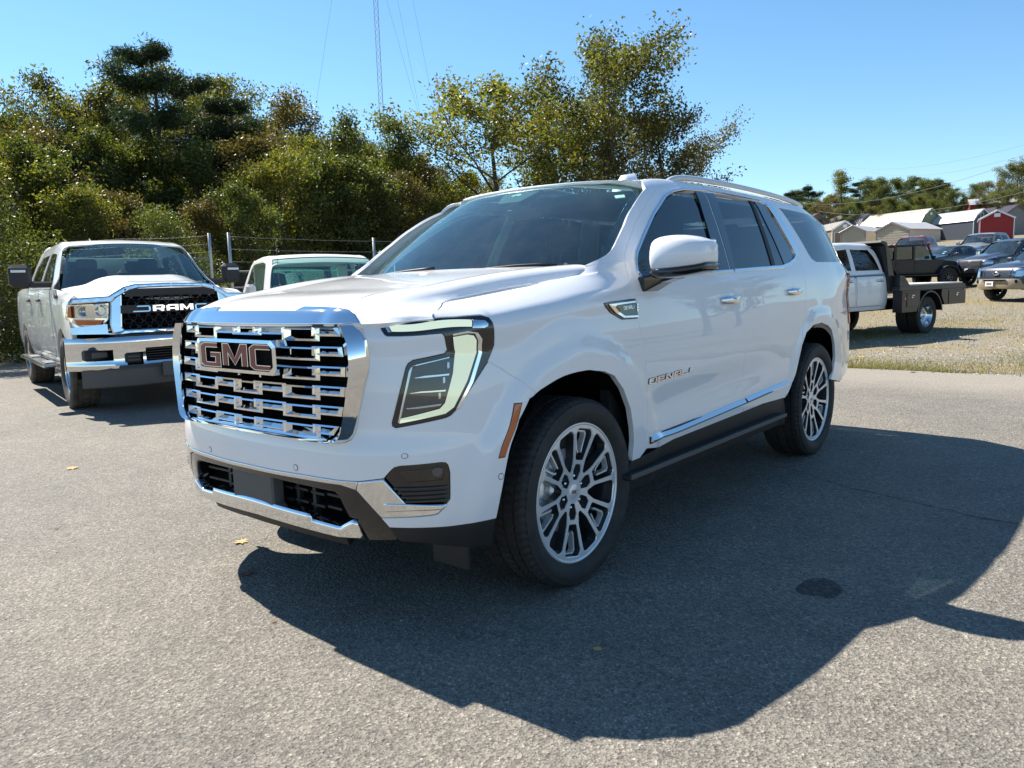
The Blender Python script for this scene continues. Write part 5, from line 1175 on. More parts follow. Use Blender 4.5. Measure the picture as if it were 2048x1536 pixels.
# ================================================================== other vehicles: one family of surfaces, many shapes
def ipl(x, pts): return float(np.interp(x, [p[0] for p in pts], [p[1] for p in pts]))
class Car:
    """local frame like the suv's: front axle at x = 0, tail at +x, right-hand side +y"""
    def __init__(s, name, label, cat, pose, S, group=None):
        s.S = S; x, y, h, z, sc = pose
        s.root = thing(name, label, cat, (x, y, z), rad(h), group); s.root.scale = (sc, sc, sc); s.mat = S['paint']
        s.st = S.get('step', 0.08); s.nets()
    def nets(s):
        S = s.S; W = S['W']; st = []; zb = S['zb']; top = S['top']; zn = top[0][1]; inw = S.get('in', 0.10)
        fr = [0, 0.16, 0.36, 0.55, 0.73, 0.88]; tuck = [0.05, 0.012, 0.0, 0.0, 0.006, 0.018]
        rake = S.get('rake', [0.08, 0.02, 0.0, 0.0, 0.02, 0.04, 0.06, 0.09])
        nose = S['nose']; bow = S.get('bow', 0.38)
        def inner(p, n=7): return [(p[0]+0.004*k, p[1]+0.03*k, p[2]+0.004*k) for k in range(1, n+1)]
        zn_ = S.get('zfront', zb)
        for f, b in [(-0.3, 0.03), (0, 0), (0.3, 0.03), (0.58, 0.13), (0.74, 0.25), (0.86, 0.42), (0.945, 0.66), (0.985, 0.95)]:
            w = f*W; k = min(1, max(0, (abs(f)-0.58)/0.4)); c = []
            for r in range(6): c.append((nose+bow*b+rake[r]*(1-0.5*k), -(w-tuck[r]*k), zn_+(zn-zn_)*fr[r]))
            c.append((nose+bow*b+rake[6]*(1-0.5*k), -(w-0.035*k), zn-0.05)); c.append((nose+bow*b+rake[7]*(1-0.3*k), -(w-inw*k), zn)); st.append(c+inner(c[-1]))
        cab = S['cab']; L = S['tail']
        xs = S.get('xs') or [nose+bow+0.15, 0.25, cab[0]-0.02, cab[0]+0.25, (cab[0]+cab[1])/2+0.1, cab[1]+0.1, (cab[1]+cab[2])/2, cab[2]-0.1, cab[3]+0.02, cab[3]+0.35, L-0.45]
        xs = sorted(set(round(min(max(q, nose+bow+0.12), L-0.35), 3) for q in xs)); ys = [xs[0]]
        for q in xs[1:]:
            if q-ys[-1] > 0.12: ys.append(q)
        rz = S['roof']; wt = S['wt']; belt_w = S.get('bw', 0.06)
        def sect(x, wk=1.0, dxt=0.0, lean=0.0):
            zt = ipl(x, top); incab = cab[0]-0.03 <= x <= cab[3]+0.05
            ww = W*wk; i_ = belt_w if incab else inw
            c = [(x+dxt*0, -(ww-tuck[r]*(1 if wk > 0.3 else 0)), zb+(zt-zb)*fr[r]) for r in range(6)]
            c += [(x, -max(0, ww-0.03), zt-0.05), (x, -max(0, ww-i_), zt)]
            if not incab: return c+inner(c[-1])
            zr = ipl(x, rz); wt_ = wt*wk+0*x
            g = lambda t, bl: (x-lean*t, -max(0, ((ww-i_)+(wt_-(ww-i_))*t+bl)), zt+(zr-zt)*t)
            return c+[g(0.34, 0.012), g(0.68, 0.012), g(0.93, 0.004), (x-lean, -max(0, wt_-0.03), zr+0.02), (x-lean, -wt_*0.8, zr+0.036), (x-lean, -wt_*0.45, zr+0.052), (x-lean, 0, zr+0.06)]
        for x in ys: st.append(sect(x, 1.0-(0.02 if x > L-0.6 else 0)))
        ln = S.get('lean', 0.15) if cab[3] > L-0.5 else 0
        for dx, k in ((0.28, 0.965), (0.10, 0.90), (0.03, 0.78), (0.0, 0.45), (0.0, 0.0)): st.append(sect(L-dx, k, lean=ln*(1-dx)))
        s.nb = Net(st, 3, len(st)//2, S.get('flare')); s.uc = float(s.nb.u[1]); s.ue = float(s.nb.u[-1]); s.v7 = float(s.nb.v[7])
        # hood
        cx, cz = S['cowl']; D = S.get('dome', 0.03); H = []; hn = S.get('hoodlip', 0.0)
        n0 = nose+rake[7]; b = bow
        for t in (0, 0.06, 0.2, 0.5, 0.8, 1.0):
            e = t**0.9; ex = (nose+rake[7]+b*0.66)*(1-e)+cx*e+0.13*e; ez = ipl(ex, top)
            cxn = n0*(1-e)+(cx-0.12)*e; up = min(1, t/0.2); crown = S.get('crown', 0.05)
            zc = (zn+(cz-zn)*e)+crown*up*(1-0.4*t)
            we = W-inw-0.012
            row = []
            for f, q in ((1.0, 0.0), (0.88, 0.25), (0.72, 0.55), (0.60, 0.95), (0.40, 1.0), (0.2, 1.0), (0.0, 1.0)):
                fx = f**2.2; x = cxn*(1-fx)+ex*fx; z = ez*(1-q)+(zc+D*up*(1 if f <= 0.4 else 0.3 if f <= 0.6 else 0))*q
                row.append((x, -we*f, z))
            row.append((row[-2][0], -row[-2][1], row[-2][2])); H.append(row)
        s.nh = Net(H, 4, 3); s.hc = float(s.nh.v[6])
        # windshield
        wx0, wz0, wx1, wz1 = S['ws']; wb_, wt2 = S.get('wsw', (W-inw-0.09, wt-0.07)); cb, ct = S.get('wsb', (0.16, 0.10)); G = []
        for f in (-0.3, 0, 0.35, 0.7, 0.9, 1.0):
            c = []
            for t in (-0.06, 0.2, 0.5, 0.8, 1.0, 1.05):
                bl = 4*t*(1-t)*0.025; c.append((wx0-cb*(1-f*f)+((wx1-ct*(1-f*f))-(wx0-cb*(1-f*f)))*t-bl*0.5, -(wb_+(wt2-wb_)*t)*f, wz0+(wz1+0.03*(1-f*f)-wz0)*t+bl*0.8))
            G.append(c)
        s.nw = Net(G, 2, 2); s.wc = float(s.nw.u[1]); s.we = float(s.nw.u[-1]); s.wv0 = float(s.nw.v[0]); s.wv = float(s.nw.v[4])
    def P(s, name, net, out, mat, **kw):
        kw.setdefault('step', s.st); kw.setdefault('skirt', 0.012); kw.setdefault('edge', 0.003); par = kw.pop('parent', s.root)
        return panel(name, net, out, mat, par, **kw)
    def side(s, pts): r = [s.nb.side([p])[0] for p in pts]; return [q for q in r if q is not None]
    def front(s, pts): r = [s.nb.front([p])[0] for p in pts]; return [q for q in r if q is not None]
    def arc(s, cx, cz, r, a0=-12, a1=192, n=16, fx=1.0): return [(cx+r*fx*math.cos(rad(a)), cz+r*math.sin(rad(a))) for a in np.linspace(a0, a1, n)]
    def body(s, arches, tail_u=None, name='body', bottom=None):
        nb = s.nb; out = [np.array([s.uc, 0.0])]; ue = tail_u or s.ue
        for cx, cz, r in arches:
            a = s.side([(cx-r*math.cos(rad(t)), max(cz+r*math.sin(rad(t)), s.S['zb']+0.02)) for t in np.linspace(-20, 200, 18)]); a = [q for q in a]
            a[0][1] = 0.0; a[-1][1] = 0.0; out += a
        out += [np.array([ue, 0.0]), np.array([ue, s.v7]), np.array([s.uc, s.v7])]
        return s.P(name, nb, out, s.mat, sym='join', skirt=0.04)
    def hood(s, name='hood', mat=None):
        n = s.nh; return s.P(name, n, [np.array([n.u[0], 0.002]), np.array([n.u[-1], 0.002]), np.array([n.u[-1], s.hc]), np.array([n.u[0], s.hc])], mat or s.mat, sym='join', skirt=0.03)
    def cabin(s, outline, windows, glassm='glass_side', pillar=None):
        """side view outline of the greenhouse with its window openings"""
        wins = [s.side(w) for w in windows]
        zl = min(outline[0][1], outline[-1][1])+0.02; o = s.side([(a, b-0.03 if b <= zl+0.02 else b) for a, b in outline])
        s.P('cab_frame', s.nb, o, s.mat, holes=wins, sym='copy')
        for w in wins: s.P('side_window', s.nb, w, glassm, sym='copy', off=-0.006, skirt=0, edge=0.001)
    def roof(s, x0, x1, mat=None):
        nb = s.nb; v = nb.v[10]; u = [s.nb.cast((x, -0.3*s.S['W'], 9), (0, 0, -1)) for x in np.linspace(x0, x1, 6)]
        vc = nb.v[14]; us = [q[0] for q in u]
        o = [np.array([a, v+0.0]) for a in us]+[np.array([a, vc]) for a in us[::-1]]
        return s.P('roof', nb, o, mat or s.mat, sym='join', skirt=0.02, off=0.002)
    def windshield(s, m='glass_ws', border=0.035):
        n = s.nw; c, e, v0, v1 = s.wc, s.we, 0.0, s.wv
        s.P('windshield', n, [np.array([c, v0]), np.array([e, v0]), np.array([e, v1]), np.array([c, v1])], m, sym='join', skirt=0, edge=0.001)
        b = border; s.P('windshield_border', n, [np.array([c, v0]), np.array([e, v0]), np.array([e, v1]), np.array([c, v1]), np.array([c, v1-b]), np.array([e-b, v1-b]), np.array([e-b, v0+b]), np.array([c, v0+b])], 'gloss_black', sym='join', skirt=0, edge=0.001, off=-0.004)
    def f(s, name, pts, mat, **kw):  # detail on the front, both sides unless it crosses the middle
        kw.setdefault('off', 0.004); kw.setdefault('step', 0.05)
        if kw.pop('mid', False): return s.P(name, s.nb, clip_u(s.front(pts), s.uc), mat, sym='join', **kw)
        return s.P(name, s.nb, s.front(pts), mat, sym='copy', **kw)
    def d(s, name, pts, mat, **kw):  # detail on the side
        kw.setdefault('off', 0.004); return s.P(name, s.nb, s.side(pts), mat, sym='copy', **kw)
    def door(s, pts, name='door'):
        o = s.side(pts); s.P('door_gap', s.nb, o, 'void', sym='copy', off=0.0012, skirt=0, edge=0.001)
        a = np.array(o); 
        if area(a) < 0: a = a[::-1]
        s.P(name, s.nb, list(offset_poly(a, 0.007)), s.mat, sym='copy', off=0.004, skirt=0.004, edge=0.003)
    def box(s, name, c, d_, mat, bev=0.01, parent=None): m = MB(); m.box(c, d_, bev=bev); return m.build(name, mat, parent or s.root)
    def wheels(s, meshes, xs, y, r, spin=0, liner=0.1):
        for i, x in enumerate(xs):
            for sg in (-1, 1): place_wheel(s.root, meshes, x, sg*y, r, sg > 0, spin+i*0.4)
        for x in xs:
            for sg in (-1, 1):
                m = MB(); V = []
                for k in range(13):
                    t = rad(-5+190*k/12)
                    for yy in (s.S['W']-0.05, y-0.28): V.append((x+(r+liner)*math.cos(t), sg*yy, r+(r+liner)*math.sin(t)))
                m.add(V, [(k*2, k*2+1, k*2+3, k*2+2) for k in range(12)], True); m.build('wheel_liner', 'void', s.root)
    def guts(s, z0=None, seats=True):
        S = s.S; L = S['tail']; c = S['cab']; W = S['W']; zb = S['zb']
        s.box('underbody', ((S['nose']+L)/2+0.1, 0, zb+0.10), (L-S['nose']-0.7, W*1.15, 0.22), 'void', 0)
        zt = ipl(c[0]+0.4, S['top'])
        s.box('cabin_floor', ((c[0]+c[3])/2+0.1, 0, zb+0.3), (c[3]-c[0]-0.2, W*1.8, 0.05), 'interior', 0)
        s.box('dashboard', (c[0]+0.32, 0, zt-0.10), (0.42, W*1.55, 0.16), 'interior', 0.04)
        if seats:
            for x in ([c[0]+1.15, c[0]+2.0] if c[3]-c[0] > 2.2 else [c[0]+1.05]):
                for y in (-0.38, 0.38):
                    if x+0.2 < c[3]-0.1:
                        s.box('seat', (x, y, zt-0.12), (0.14, 0.46, 0.75), 'interior', 0.04); s.box('headrest', (x+0.03, y, zt+0.31), (0.09, 0.25, 0.15), 'interior', 0.03)
    def mirrors(s, x, z, y0, y1, w=0.20, h=0.17, mat=None, arm='black_plastic', dz=0.0):
        for sg in (-1, 1):
            e = bpy.data.objects.new('door_mirror', None); link(e, s.root)
            m = MB(); m.box((x, sg*(y1-w/2), z), (0.11, w, h), bev=0.035); o = m.build('mirror_shell', mat or s.mat, e); 
            m = MB(); m.box((x+0.058, sg*(y1-w/2), z), (0.006, w*0.86, h*0.82), bev=0.003); m.build('mirror_glass', 'reflector', e)
            m = MB(); m.box((x+0.02, sg*(y0+y1-w)/2, z-h*0.3), (0.07, abs(y1-w-y0)+0.12, 0.05), bev=0.015); m.build('mirror_arm', arm, e)
def simple_wheel(R=0.41, W=0.26, rim=0.24, spokes=5, style='spoke', mats=('machined', 'wheel_dark'), tyre='tyre', blocks=48):
    out = {'tyre': tyre_mesh('tyre', R, rim, W, blocks, 0.009, tyre)}; h = W/2
    mb = MB(); mb.lathe([(-h*0.72, rim*0.985), (-h*0.80, rim*0.99), (-h*0.80, rim*1.02), (-h*0.6, rim*0.96), (0, rim*0.93), (h*0.8, rim)], 40); out['rim'] = mb.me('rim', M[mats[0]])
    if style == 'spoke':
        circ = [pol(rim*0.99, t) for t in range(0, 360, 8)]; holes = []
        for k in range(spokes):
            a0 = 360/spokes*k+90; q = 360/spokes/2-9; holes.append(round_poly([pol(rim*0.36, a0-q*0.55), pol(rim*0.86, a0-q), pol(rim*0.9, a0), pol(rim*0.86, a0+q), pol(rim*0.36, a0+q*0.55)], 0.012, 2))
        out['wheel_face'] = plate(circ, holes, lambda a, b: h*0.62-0.03*(1-math.hypot(a, b)/rim), 0.04, list(mats), 'wheel_face')
        mb = MB(); mb.lathe([(-h*0.66+0.03, 0), (-h*0.62+0.02, rim*0.16), (0, rim*0.2)], 16); out['hub_cap'] = mb.me('hub_cap', M[mats[0]])
    elif style == 'dually':
        mb = MB(); mb.lathe([(-h*0.75, rim*0.97), (-h*0.2, rim*0.86), (h*0.15, rim*0.80), (h*0.2, rim*0.42), (-0.02, rim*0.40), (-0.02, rim*0.2), (-h*0.3, rim*0.18), (-h*0.32, 0.0)], 32); out['wheel_face'] = mb.me('wheel_face', M[mats[0]])
        mb = MB()
        for k in range(8): p = pol(rim*0.31, 45*k); mb.lathe([(-0.045, 0), (-0.045, 0.012), (-0.02, 0.014)], 8, T=Matrix.Translation((p[0], 0, p[1])))
        out['lug_nuts'] = mb.me('lug_nuts', M['chrome'])
    mb = MB(); mb.lathe([(0.03, rim*0.95), (0.03, 0)], 20); out['brake_disc'] = mb.me('brake_disc', M['void'])
    return out
# ================================================================== white pickup on the left, facing us
M['ram_white'] = paint('ram_white', (0.72, 0.72, 0.70), wave=0.01, dirt=0.55)
M['old_cream'] = paint('old_cream', (0.62, 0.60, 0.55), coat=0.35, rough=0.5, dirt=0.3)
RS = dict(paint='ram_white', W=0.985, zb=0.44, zfront=0.33, nose=-0.93, bow=0.30, in_=0.1, tail=4.95, step=0.06,
          rake=[0.10, 0.06, 0.02, 0.0, 0.03, 0.05, 0.055, 0.08],
          top=[(-0.9, 1.225), (-0.5, 1.27), (0.3, 1.34), (0.62, 1.375), (2.9, 1.40), (3.0, 1.41), (4.95, 1.42)], roof=[(0.5, 1.50), (0.95, 1.82), (1.25, 1.915), (1.7, 1.94), (2.5, 1.93), (2.95, 1.90)],
          wt=0.72, bw=0.045, cab=(0.55, 1.22, 2.7, 2.93), cowl=(0.35, 1.42), dome=0.05, crown=0.055, ws=(0.66, 1.40, 1.20, 1.905), wsw=(0.84, 0.655), wsb=(0.24, 0.16))
RS['in'] = 0.095
ram = Car('pickup_truck', 'white crew cab pickup facing us beside the fence, chrome grille and black towing mirrors', 'pickup truck', (1.98, 6.94, 77.3, 0, 1.06), RS)
r_ = ram
HT = 0.415
# bodywork: fenders, doors and bed from one skin, with the nose left open for lamps and grille
uc, v7 = r_.uc, r_.v7
ar1 = r_.side([(0.0-0.50*math.cos(rad(t)), HT+0.50*math.sin(rad(t))) for t in np.linspace(-6, 186, 18)])
ar2 = r_.side([(3.58-0.48*math.cos(rad(t)), HT+0.48*math.sin(rad(t))) for t in np.linspace(-6, 186, 18)])
nosecut = r_.front([(0.955, 0.86), (0.975, 0.90), (0.985, 1.02), (0.94, 1.235)])
sk = nosecut[:3]
body = r_.side([(-0.50, 0.42)])+ar1+r_.side([(0.55, 0.46), (3.05, 0.46)])+ar2+r_.side([(4.1, 0.50), (4.6, 0.52)])+[np.array([r_.ue-0.6, 0.05]), np.array([r_.ue-0.6, v7])]
body += [np.array([u, v7]) for u in np.linspace(r_.ue-0.9, nosecut[3][0]+0.05, 12)]+r_.front([(0.955, 1.215), (0.975, 1.02), (0.965, 0.88)])
r_.P('body', r_.nb, body, 'ram_white', sym='copy', skirt=0.05, step=0.07)
r_.door([(0.62, 0.56), (0.62, 1.36), (1.72, 1.375), (1.76, 1.0), (1.74, 0.56)]); r_.door([(1.80, 0.56), (1.82, 1.0), (1.78, 1.375), (2.78, 1.385), (2.84, 1.1), (2.80, 0.85), (2.72, 0.56)])
for x in (1.58, 2.62):
    for sg in (-1, 1): m = MB(); m.box((x, sg*1.0, 1.235), (0.24, 0.035, 0.035), bev=0.012); m.build('door_handle', 'black_plastic', r_.root)
r_.hood()
wf = [(0.80, 1.43), (1.24, 1.80), (1.68, 1.82), (1.70, 1.43)]; wr = [(1.82, 1.43), (1.80, 1.82), (2.55, 1.80), (2.72, 1.70), (2.78, 1.43)]
r_.cabin([(0.60, 1.385), (0.72, 1.50), (1.02, 1.78), (1.18, 1.895), (1.5, 1.925), (2.5, 1.915), (2.8, 1.885), (2.9, 1.6), (2.93, 1.41)], [wf, wr])
r_.roof(1.08, 2.75); r_.windshield(M['glass_ws'])
r_.box('cab_back', (2.93, 0, 1.55), (0.05, 1.5, 0.55), 'ram_white'); r_.box('rear_window', (2.962, 0, 1.64), (0.008, 1.2, 0.3), 'glass_privacy', 0)
r_.box('bed_floor', (3.95, 0, 0.95), (1.95, 1.7, 0.06), 'black_plastic', 0); r_.box('tailgate', (4.90, 0, 1.10), (0.08, 1.75, 0.6), 'ram_white')
r_.guts()
# chrome face
gxr = lambda w, z, o=0.0: -0.93+0.075*(w/0.6)**2*0.8+(z-1.05)*0.10-o
def rface(name, poly, o0, o1, mat, sym=True, parent=None, bev=0.0):
    out = []
    for sg in ((1, -1) if sym else (1,)):
        m = MB(); P0 = resample([np.array(p) for p in poly], 0.12); n = len(P0)
        c = P0.mean(0); 
        V = [(gxr(a, b, o0), -sg*a, b) for a, b in P0]; q = offset_poly(P0 if area(P0) > 0 else P0[::-1], bev) if bev else P0
        if area(P0) < 0 and bev: q = q[::-1]
        if bev: V += [(gxr(a, b, o1-bev*0.6), -sg*a, b) for a, b in P0]
        V += [(gxr(a, b, o1), -sg*a, b) for a, b in q]; R = len(V)//n
        F = [(r*n+k, r*n+(k+1) % n, (r+1)*n+(k+1) % n, (r+1)*n+k) for r in range(R-1) for k in range(n)]
        # cap by triangulation
        vv, _, ff, _, _, _ = delaunay_2d_cdt([Vector(p) for p in q], [(i, (i+1) % n) for i in range(n)], [], 1, 1e-7)
        base = len(V); V += [(gxr(p[0], p[1], o1), -sg*p[0], p[1]) for p in vv]; F += [[base+i for i in f] for f in ff]
        m.add(V, F, False); out.append(m.build(name, mat, parent or r_.root))
    return out
# grille surround: top arch, sides sweeping down, lower bar
rface('grille_surround', [(0, 1.345), (0.33, 1.338), (0.42, 1.315), (0.57, 1.235), (0.60, 1.20), (0.98, 1.19), (0.955, 1.245), (0.62, 1.262), (0.56, 1.30), (0.46, 1.36), (0.36, 1.382), (0, 1.388)][::-1], -0.04, 0.035, 'chrome', bev=0.012)
rface('grille_surround', [(0.50, 1.285), (0.53, 0.93), (0.50, 0.885), (0.62, 0.86), (0.64, 0.94), (0.61, 1.20), (0.55, 1.26)], -0.04, 0.03, 'chrome', bev=0.012)
rface('grille_surround', [(0, 0.895), (0.51, 0.898), (0.56, 0.87), (0.98, 0.885), (0.99, 0.93), (0.68, 0.955), (0.68, 0.86), (0.55, 0.845), (0.45, 0.855), (0, 0.850)], -0.04, 0.045, 'chrome', bev=0.012)
m = MB(); m.box((-0.83, 0, 1.08), (0.01, 1.12, 0.40)); m.build('grille_backing', 'void', r_.root)
for row in range(6):
    zz = 0.925+row*0.062
    if 2.6 < row < 3.3: continue
    for k in range(-5, 6):
        a = k*0.102+(0.051 if row % 2 else 0)
        if abs(a) > 0.49: continue
        hx = [(a-0.044, zz), (a-0.028, zz+0.020), (a+0.028, zz+0.020), (a+0.044, zz), (a+0.028, zz-0.020), (a-0.028, zz-0.020)]
        m = MB(); n = 6; V = []
        for sc_, o in ((1.16, -0.02), (1.16, 0.006), (0.88, 0.0), (0.88, -0.03)): V += [(gxr(p, q, o), -(a+(p-a)*sc_), zz+(q-zz)*sc_*1.1) for p, q in hx]
        m.add(V, [(r*n+i, r*n+(i+1) % n, (r+1)*n+(i+1) % n, (r+1)*n+i) for r in range(3) for i in range(n)], False); m.build('grille_mesh', 'black_plastic', r_.root)
rface('grille_bar', [(0.25, 1.148), (0.515, 1.148), (0.515, 1.137), (0.25, 1.137)], -0.02, 0.02, 'chrome'); rface('grille_bar', [(0.25, 1.094), (0.515, 1.094), (0.515, 1.083), (0.25, 1.083)], -0.02, 0.02, 'chrome'); rface('grille_bar', [(0.232, 1.135), (0.25, 1.148), (0.25, 1.083), (0.232, 1.096)], -0.02, 0.02, 'chrome')
m = MB(); m.box((gxr(0, 1.3)+0.012, 0, 1.292), (0.02, 0.94, 0.085)); m.build('grille_header', 'black_plastic', r_.root)
m = MB(); m.box((gxr(0, 1.115)+0.02, 0, 1.115), (0.03, 1.05, 0.085)); m.build('grille_band', 'black_plastic', r_.root)
tw = text_width('RAM', 2.2); m, _ = letters('RAM', lambda a, b, d: (gxr(0.2, 1.115, 0.008)-d, -(-0.195+a*0.39/tw), 1.086+b*0.058/6), 1.5, 2.2, (0, 0.018)); m.build('grille_letters', 'chrome', r_.root)
# headlamps: two stacked units
for nm, poly, o, mat in [('headlamp_housing', [(0.63, 1.185), (0.975, 1.18), (1.0, 1.03), (0.955, 0.99), (0.955, 0.94), (0.70, 0.945), (0.66, 1.0), (0.645, 1.02)], -0.03, 'chrome'),
                         ('headlamp', [(0.645, 1.175), (0.925, 1.17), (0.93, 1.045), (0.66, 1.03)], 0.005, 'reflector'), ('corner_lamp', [(0.955, 1.166), (0.975, 1.16), (0.988, 1.05), (0.955, 1.04)], 0.006, 'amber'), ('turn_lamp', [(0.70, 1.012), (0.935, 1.022), (0.92, 0.965), (0.73, 0.962)], 0.006, 'amber')]:
    for sg in (1, -1):
        m = MB(); P0 = resample([np.array(p) for p in poly], 0.03); bx = lambda w: -0.90+0.34*max(0, (w-0.58)/0.42)**2.2
        vv, _, ff, _, _, _ = delaunay_2d_cdt([Vector(p) for p in P0], [(i, (i+1) % len(P0)) for i in range(len(P0))], [], 1, 1e-7)
        V = [(bx(p[0])-o, -sg*p[0], p[1]) for p in vv]; m.add(V, [list(f) for f in ff], False); n = len(P0); V = [(bx(p[0])-o, -sg*p[0], p[1]) for p in P0]+[(bx(p[0])+0.06, -sg*p[0], p[1]) for p in P0]; m.add(V, [(i, (i+1) % n, n+(i+1) % n, n+i) for i in range(n)], False); L_ = m.build(nm, mat, r_.root)
        if nm == 'headlamp':
            for w in (0.72, 0.855): 
                m = MB(); m.lathe([(-0.02, 0.052), (0.01, 0.045), (0.03, 0.02), (0.02, 0.0)], 16, 'x', Matrix.Translation((bx(w)-0.010, -sg*w, 1.108))); m.build('lamp_bulb_reflector', 'satin_chrome', L_)
            m = MB(); q = [(0.645, 1.175), (0.925, 1.17), (0.93, 1.045), (0.66, 1.03)]; m.add([(bx(a)-0.035, -sg*a, b) for a, b in q], [(0, 1, 2, 3)]); m.build('lamp_lens', 'lens_clear', L_)
# bumper: chrome with openings
def bumper(name, pts_w, rows, mat, parent, holes=()):
    """rows: (z, x offset) of the section; swept across the front"""
    V = []; n = len(rows)
    for w in pts_w:
        b = -0.99+0.42*max(0.0, (abs(w)-0.30)/0.74)**2.6
        for z, o in rows: V.append((b+o, -w, z-0.012*abs(w)))
    F = [(i*n+k, (i+1)*n+k, (i+1)*n+k+1, i*n+k+1) for i in range(len(pts_w)-1) for k in range(n-1)]
    F = [f for i, f in enumerate(F) if not any(h(np.mean([V[q][1] for q in f]), np.mean([V[q][2] for q in f])) for h in holes)]
    me = mesh(name, V, F, mat, smooth=True); me.set_sharp_from_angle(angle=rad(40)); return obj(name, me, parent)
ws_ = np.unique(np.round(np.concatenate([np.linspace(-1.04, 1.04, 53), [-.97, .97, -.62, .62, -.56, .56, -.33, .33]]), 3))
zrows = [(0.835, 0.06), (0.83, 0.02), (0.805, 0.0), (0.77, -0.004), (0.735, 0.004), (0.70, 0.012), (0.66, 0.014), (0.62, 0.014), (0.585, 0.014), (0.555, 0.010), (0.53, 0.0), (0.50, 0.012), (0.48, 0.05)]
isfog = lambda y, z: 0.655 < abs(y) < 0.90 and 0.592 < z < 0.695
ishook = lambda y, z: 0.37 < abs(y) < 0.54 and 0.535 < z < 0.655
iscen = lambda y, z: abs(y) < 0.33 and 0.56 < z < 0.69
bumper('front_bumper', ws_, zrows, 'chrome', r_.root, [isfog, ishook, iscen])
bumper('bumper_backing', ws_[::4], [(0.80, 0.07), (0.50, 0.07)], 'void', r_.root)
for sg in (-1, 1):
    m = MB(); m.box((-0.80, sg*0.785, 0.642), (0.10, 0.27, 0.115), Matrix.Rotation(0, 4, 'Z'), 0.02, rz=sg*0.30); m.build('fog_lamp_bezel', 'black_plastic', r_.root)
    m = MB(); m.box((-0.855, sg*0.76, 0.642), (0.02, 0.17, 0.06), bev=0.01, rz=sg*0.30); m.build('fog_lamp', 'grey_plastic', r_.root)
    m = MB(); m.box((-0.95, sg*0.455, 0.595), (0.05, 0.17, 0.12), bev=0.02); m.build('tow_hook_bezel', 'black_plastic', r_.root)
    for z in (0.575, 0.61): m = MB(); m.box((-0.985, sg*0.455, z), (0.03, 0.12, 0.02), bev=0.008); m.build('tow_hook', 'grey_plastic', r_.root)
for k in range(5):
    m = MB(); m.box((-0.965, 0, 0.572+k*0.027), (0.02, 0.64, 0.007)); m.build('bumper_grille_bar', 'black_plastic', r_.root)
bumper('bumper_step_pad', np.linspace(-0.62, 0.62, 21), [(0.855, 0.10), (0.850, 0.03), (0.836, 0.03)], 'black_plastic', r_.root)
bumper('air_dam', np.linspace(-0.92, 0.92, 31), [(0.485, 0.06), (0.42, 0.05), (0.30, 0.07), (0.285, 0.10)], 'grey_plastic', r_.root)
m = MB(); m.box((-1.01, 0.02, 0.455), (0.02, 0.32, 0.16), bev=0.006); m.build('plate_bracket', 'grey_plastic', r_.root)
# towing mirrors
for sg in (-1, 1):
    e = bpy.data.objects.new('door_mirror', None); link(e, r_.root)
    m = MB(); m.box((0.86, sg*1.235, 1.53), (0.13, 0.235, 0.27), bev=0.045); m.build('mirror_shell', 'black_plastic', e)
    m = MB(); m.box((0.93, sg*1.235, 1.53), (0.006, 0.20, 0.23), bev=0.003); m.build('mirror_glass', 'reflector', e)
    m = MB(); m.box((0.86, sg*1.03, 1.425), (0.08, 0.26, 0.075), bev=0.02); m.build('mirror_arm', 'black_plastic', e)
    m = MB(); m.box((0.792, sg*1.255, 1.585), (0.012, 0.15, 0.03), bev=0.004); m.build('mirror_indicator', 'white_plastic', e)
# running board, roof antenna and clearance lamps, wheels
for sg in (-1, 1):
    m = MB(); m.box((1.85, sg*1.05, 0.455), (2.35, 0.15, 0.05), bev=0.015); rb = m.build('running_board', 'satin_chrome', r_.root)
    m = MB(); m.box((0.95, sg*1.03, 0.485), (0.45, 0.11, 0.01)); m.box((2.3, sg*1.03, 0.485), (0.45, 0.11, 0.01)); m.build('step_pad', 'black_plastic', rb)
m = MB(); m.box((1.35, -0.33, 1.962), (0.10, 0.05, 0.02), bev=0.008); m.build('roof_lamp', 'black_plastic', r_.root)
m = MB(); m.lathe([(0, 0.03), (0.015, 0.028)], 10, 'z', Matrix.Translation((1.5, 0.33, 1.945))); m.tube([(1.5, 0.33, 1.955), (1.62, 0.335, 2.02)], [0.02, 0.008], 6); m.build('antenna', 'black_plastic', r_.root)
RW = simple_wheel(0.415, 0.30, 0.232, 8, mats=('chrome', 'wheel_dark'), tyre='tyre_dusty', blocks=30)
r_.wheels(RW, (0.0, 3.58), 0.835, 0.415)
bdg = r_.side([(-0.28, 1.30)])[0]
for sg in (-1, 1):
    m = MB(); m.box((0.30, sg*0.965, 1.30), (0.20, 0.012, 0.10), bev=0.003); b_ = m.build('fender_badge', 'gloss_black', r_.root)
    m, _ = letters('2500', lambda a, b, d: (0.215+(a if sg < 0 else 19.4-a)*0.0088, sg*(0.972+d), 1.305+b*0.006), 1.1, 1.2, (0, 0.003)); m.build('badge_letters', 'satin_chrome', b_)
    m, _ = letters('HD', lambda a, b, d: (0.235+(a if sg < 0 else 9-a)*0.010, sg*(0.972+d), 1.262+b*0.005), 1.1, 1.2, (0, 0.003)); m.build('badge_letters', 'badge_red', b_)
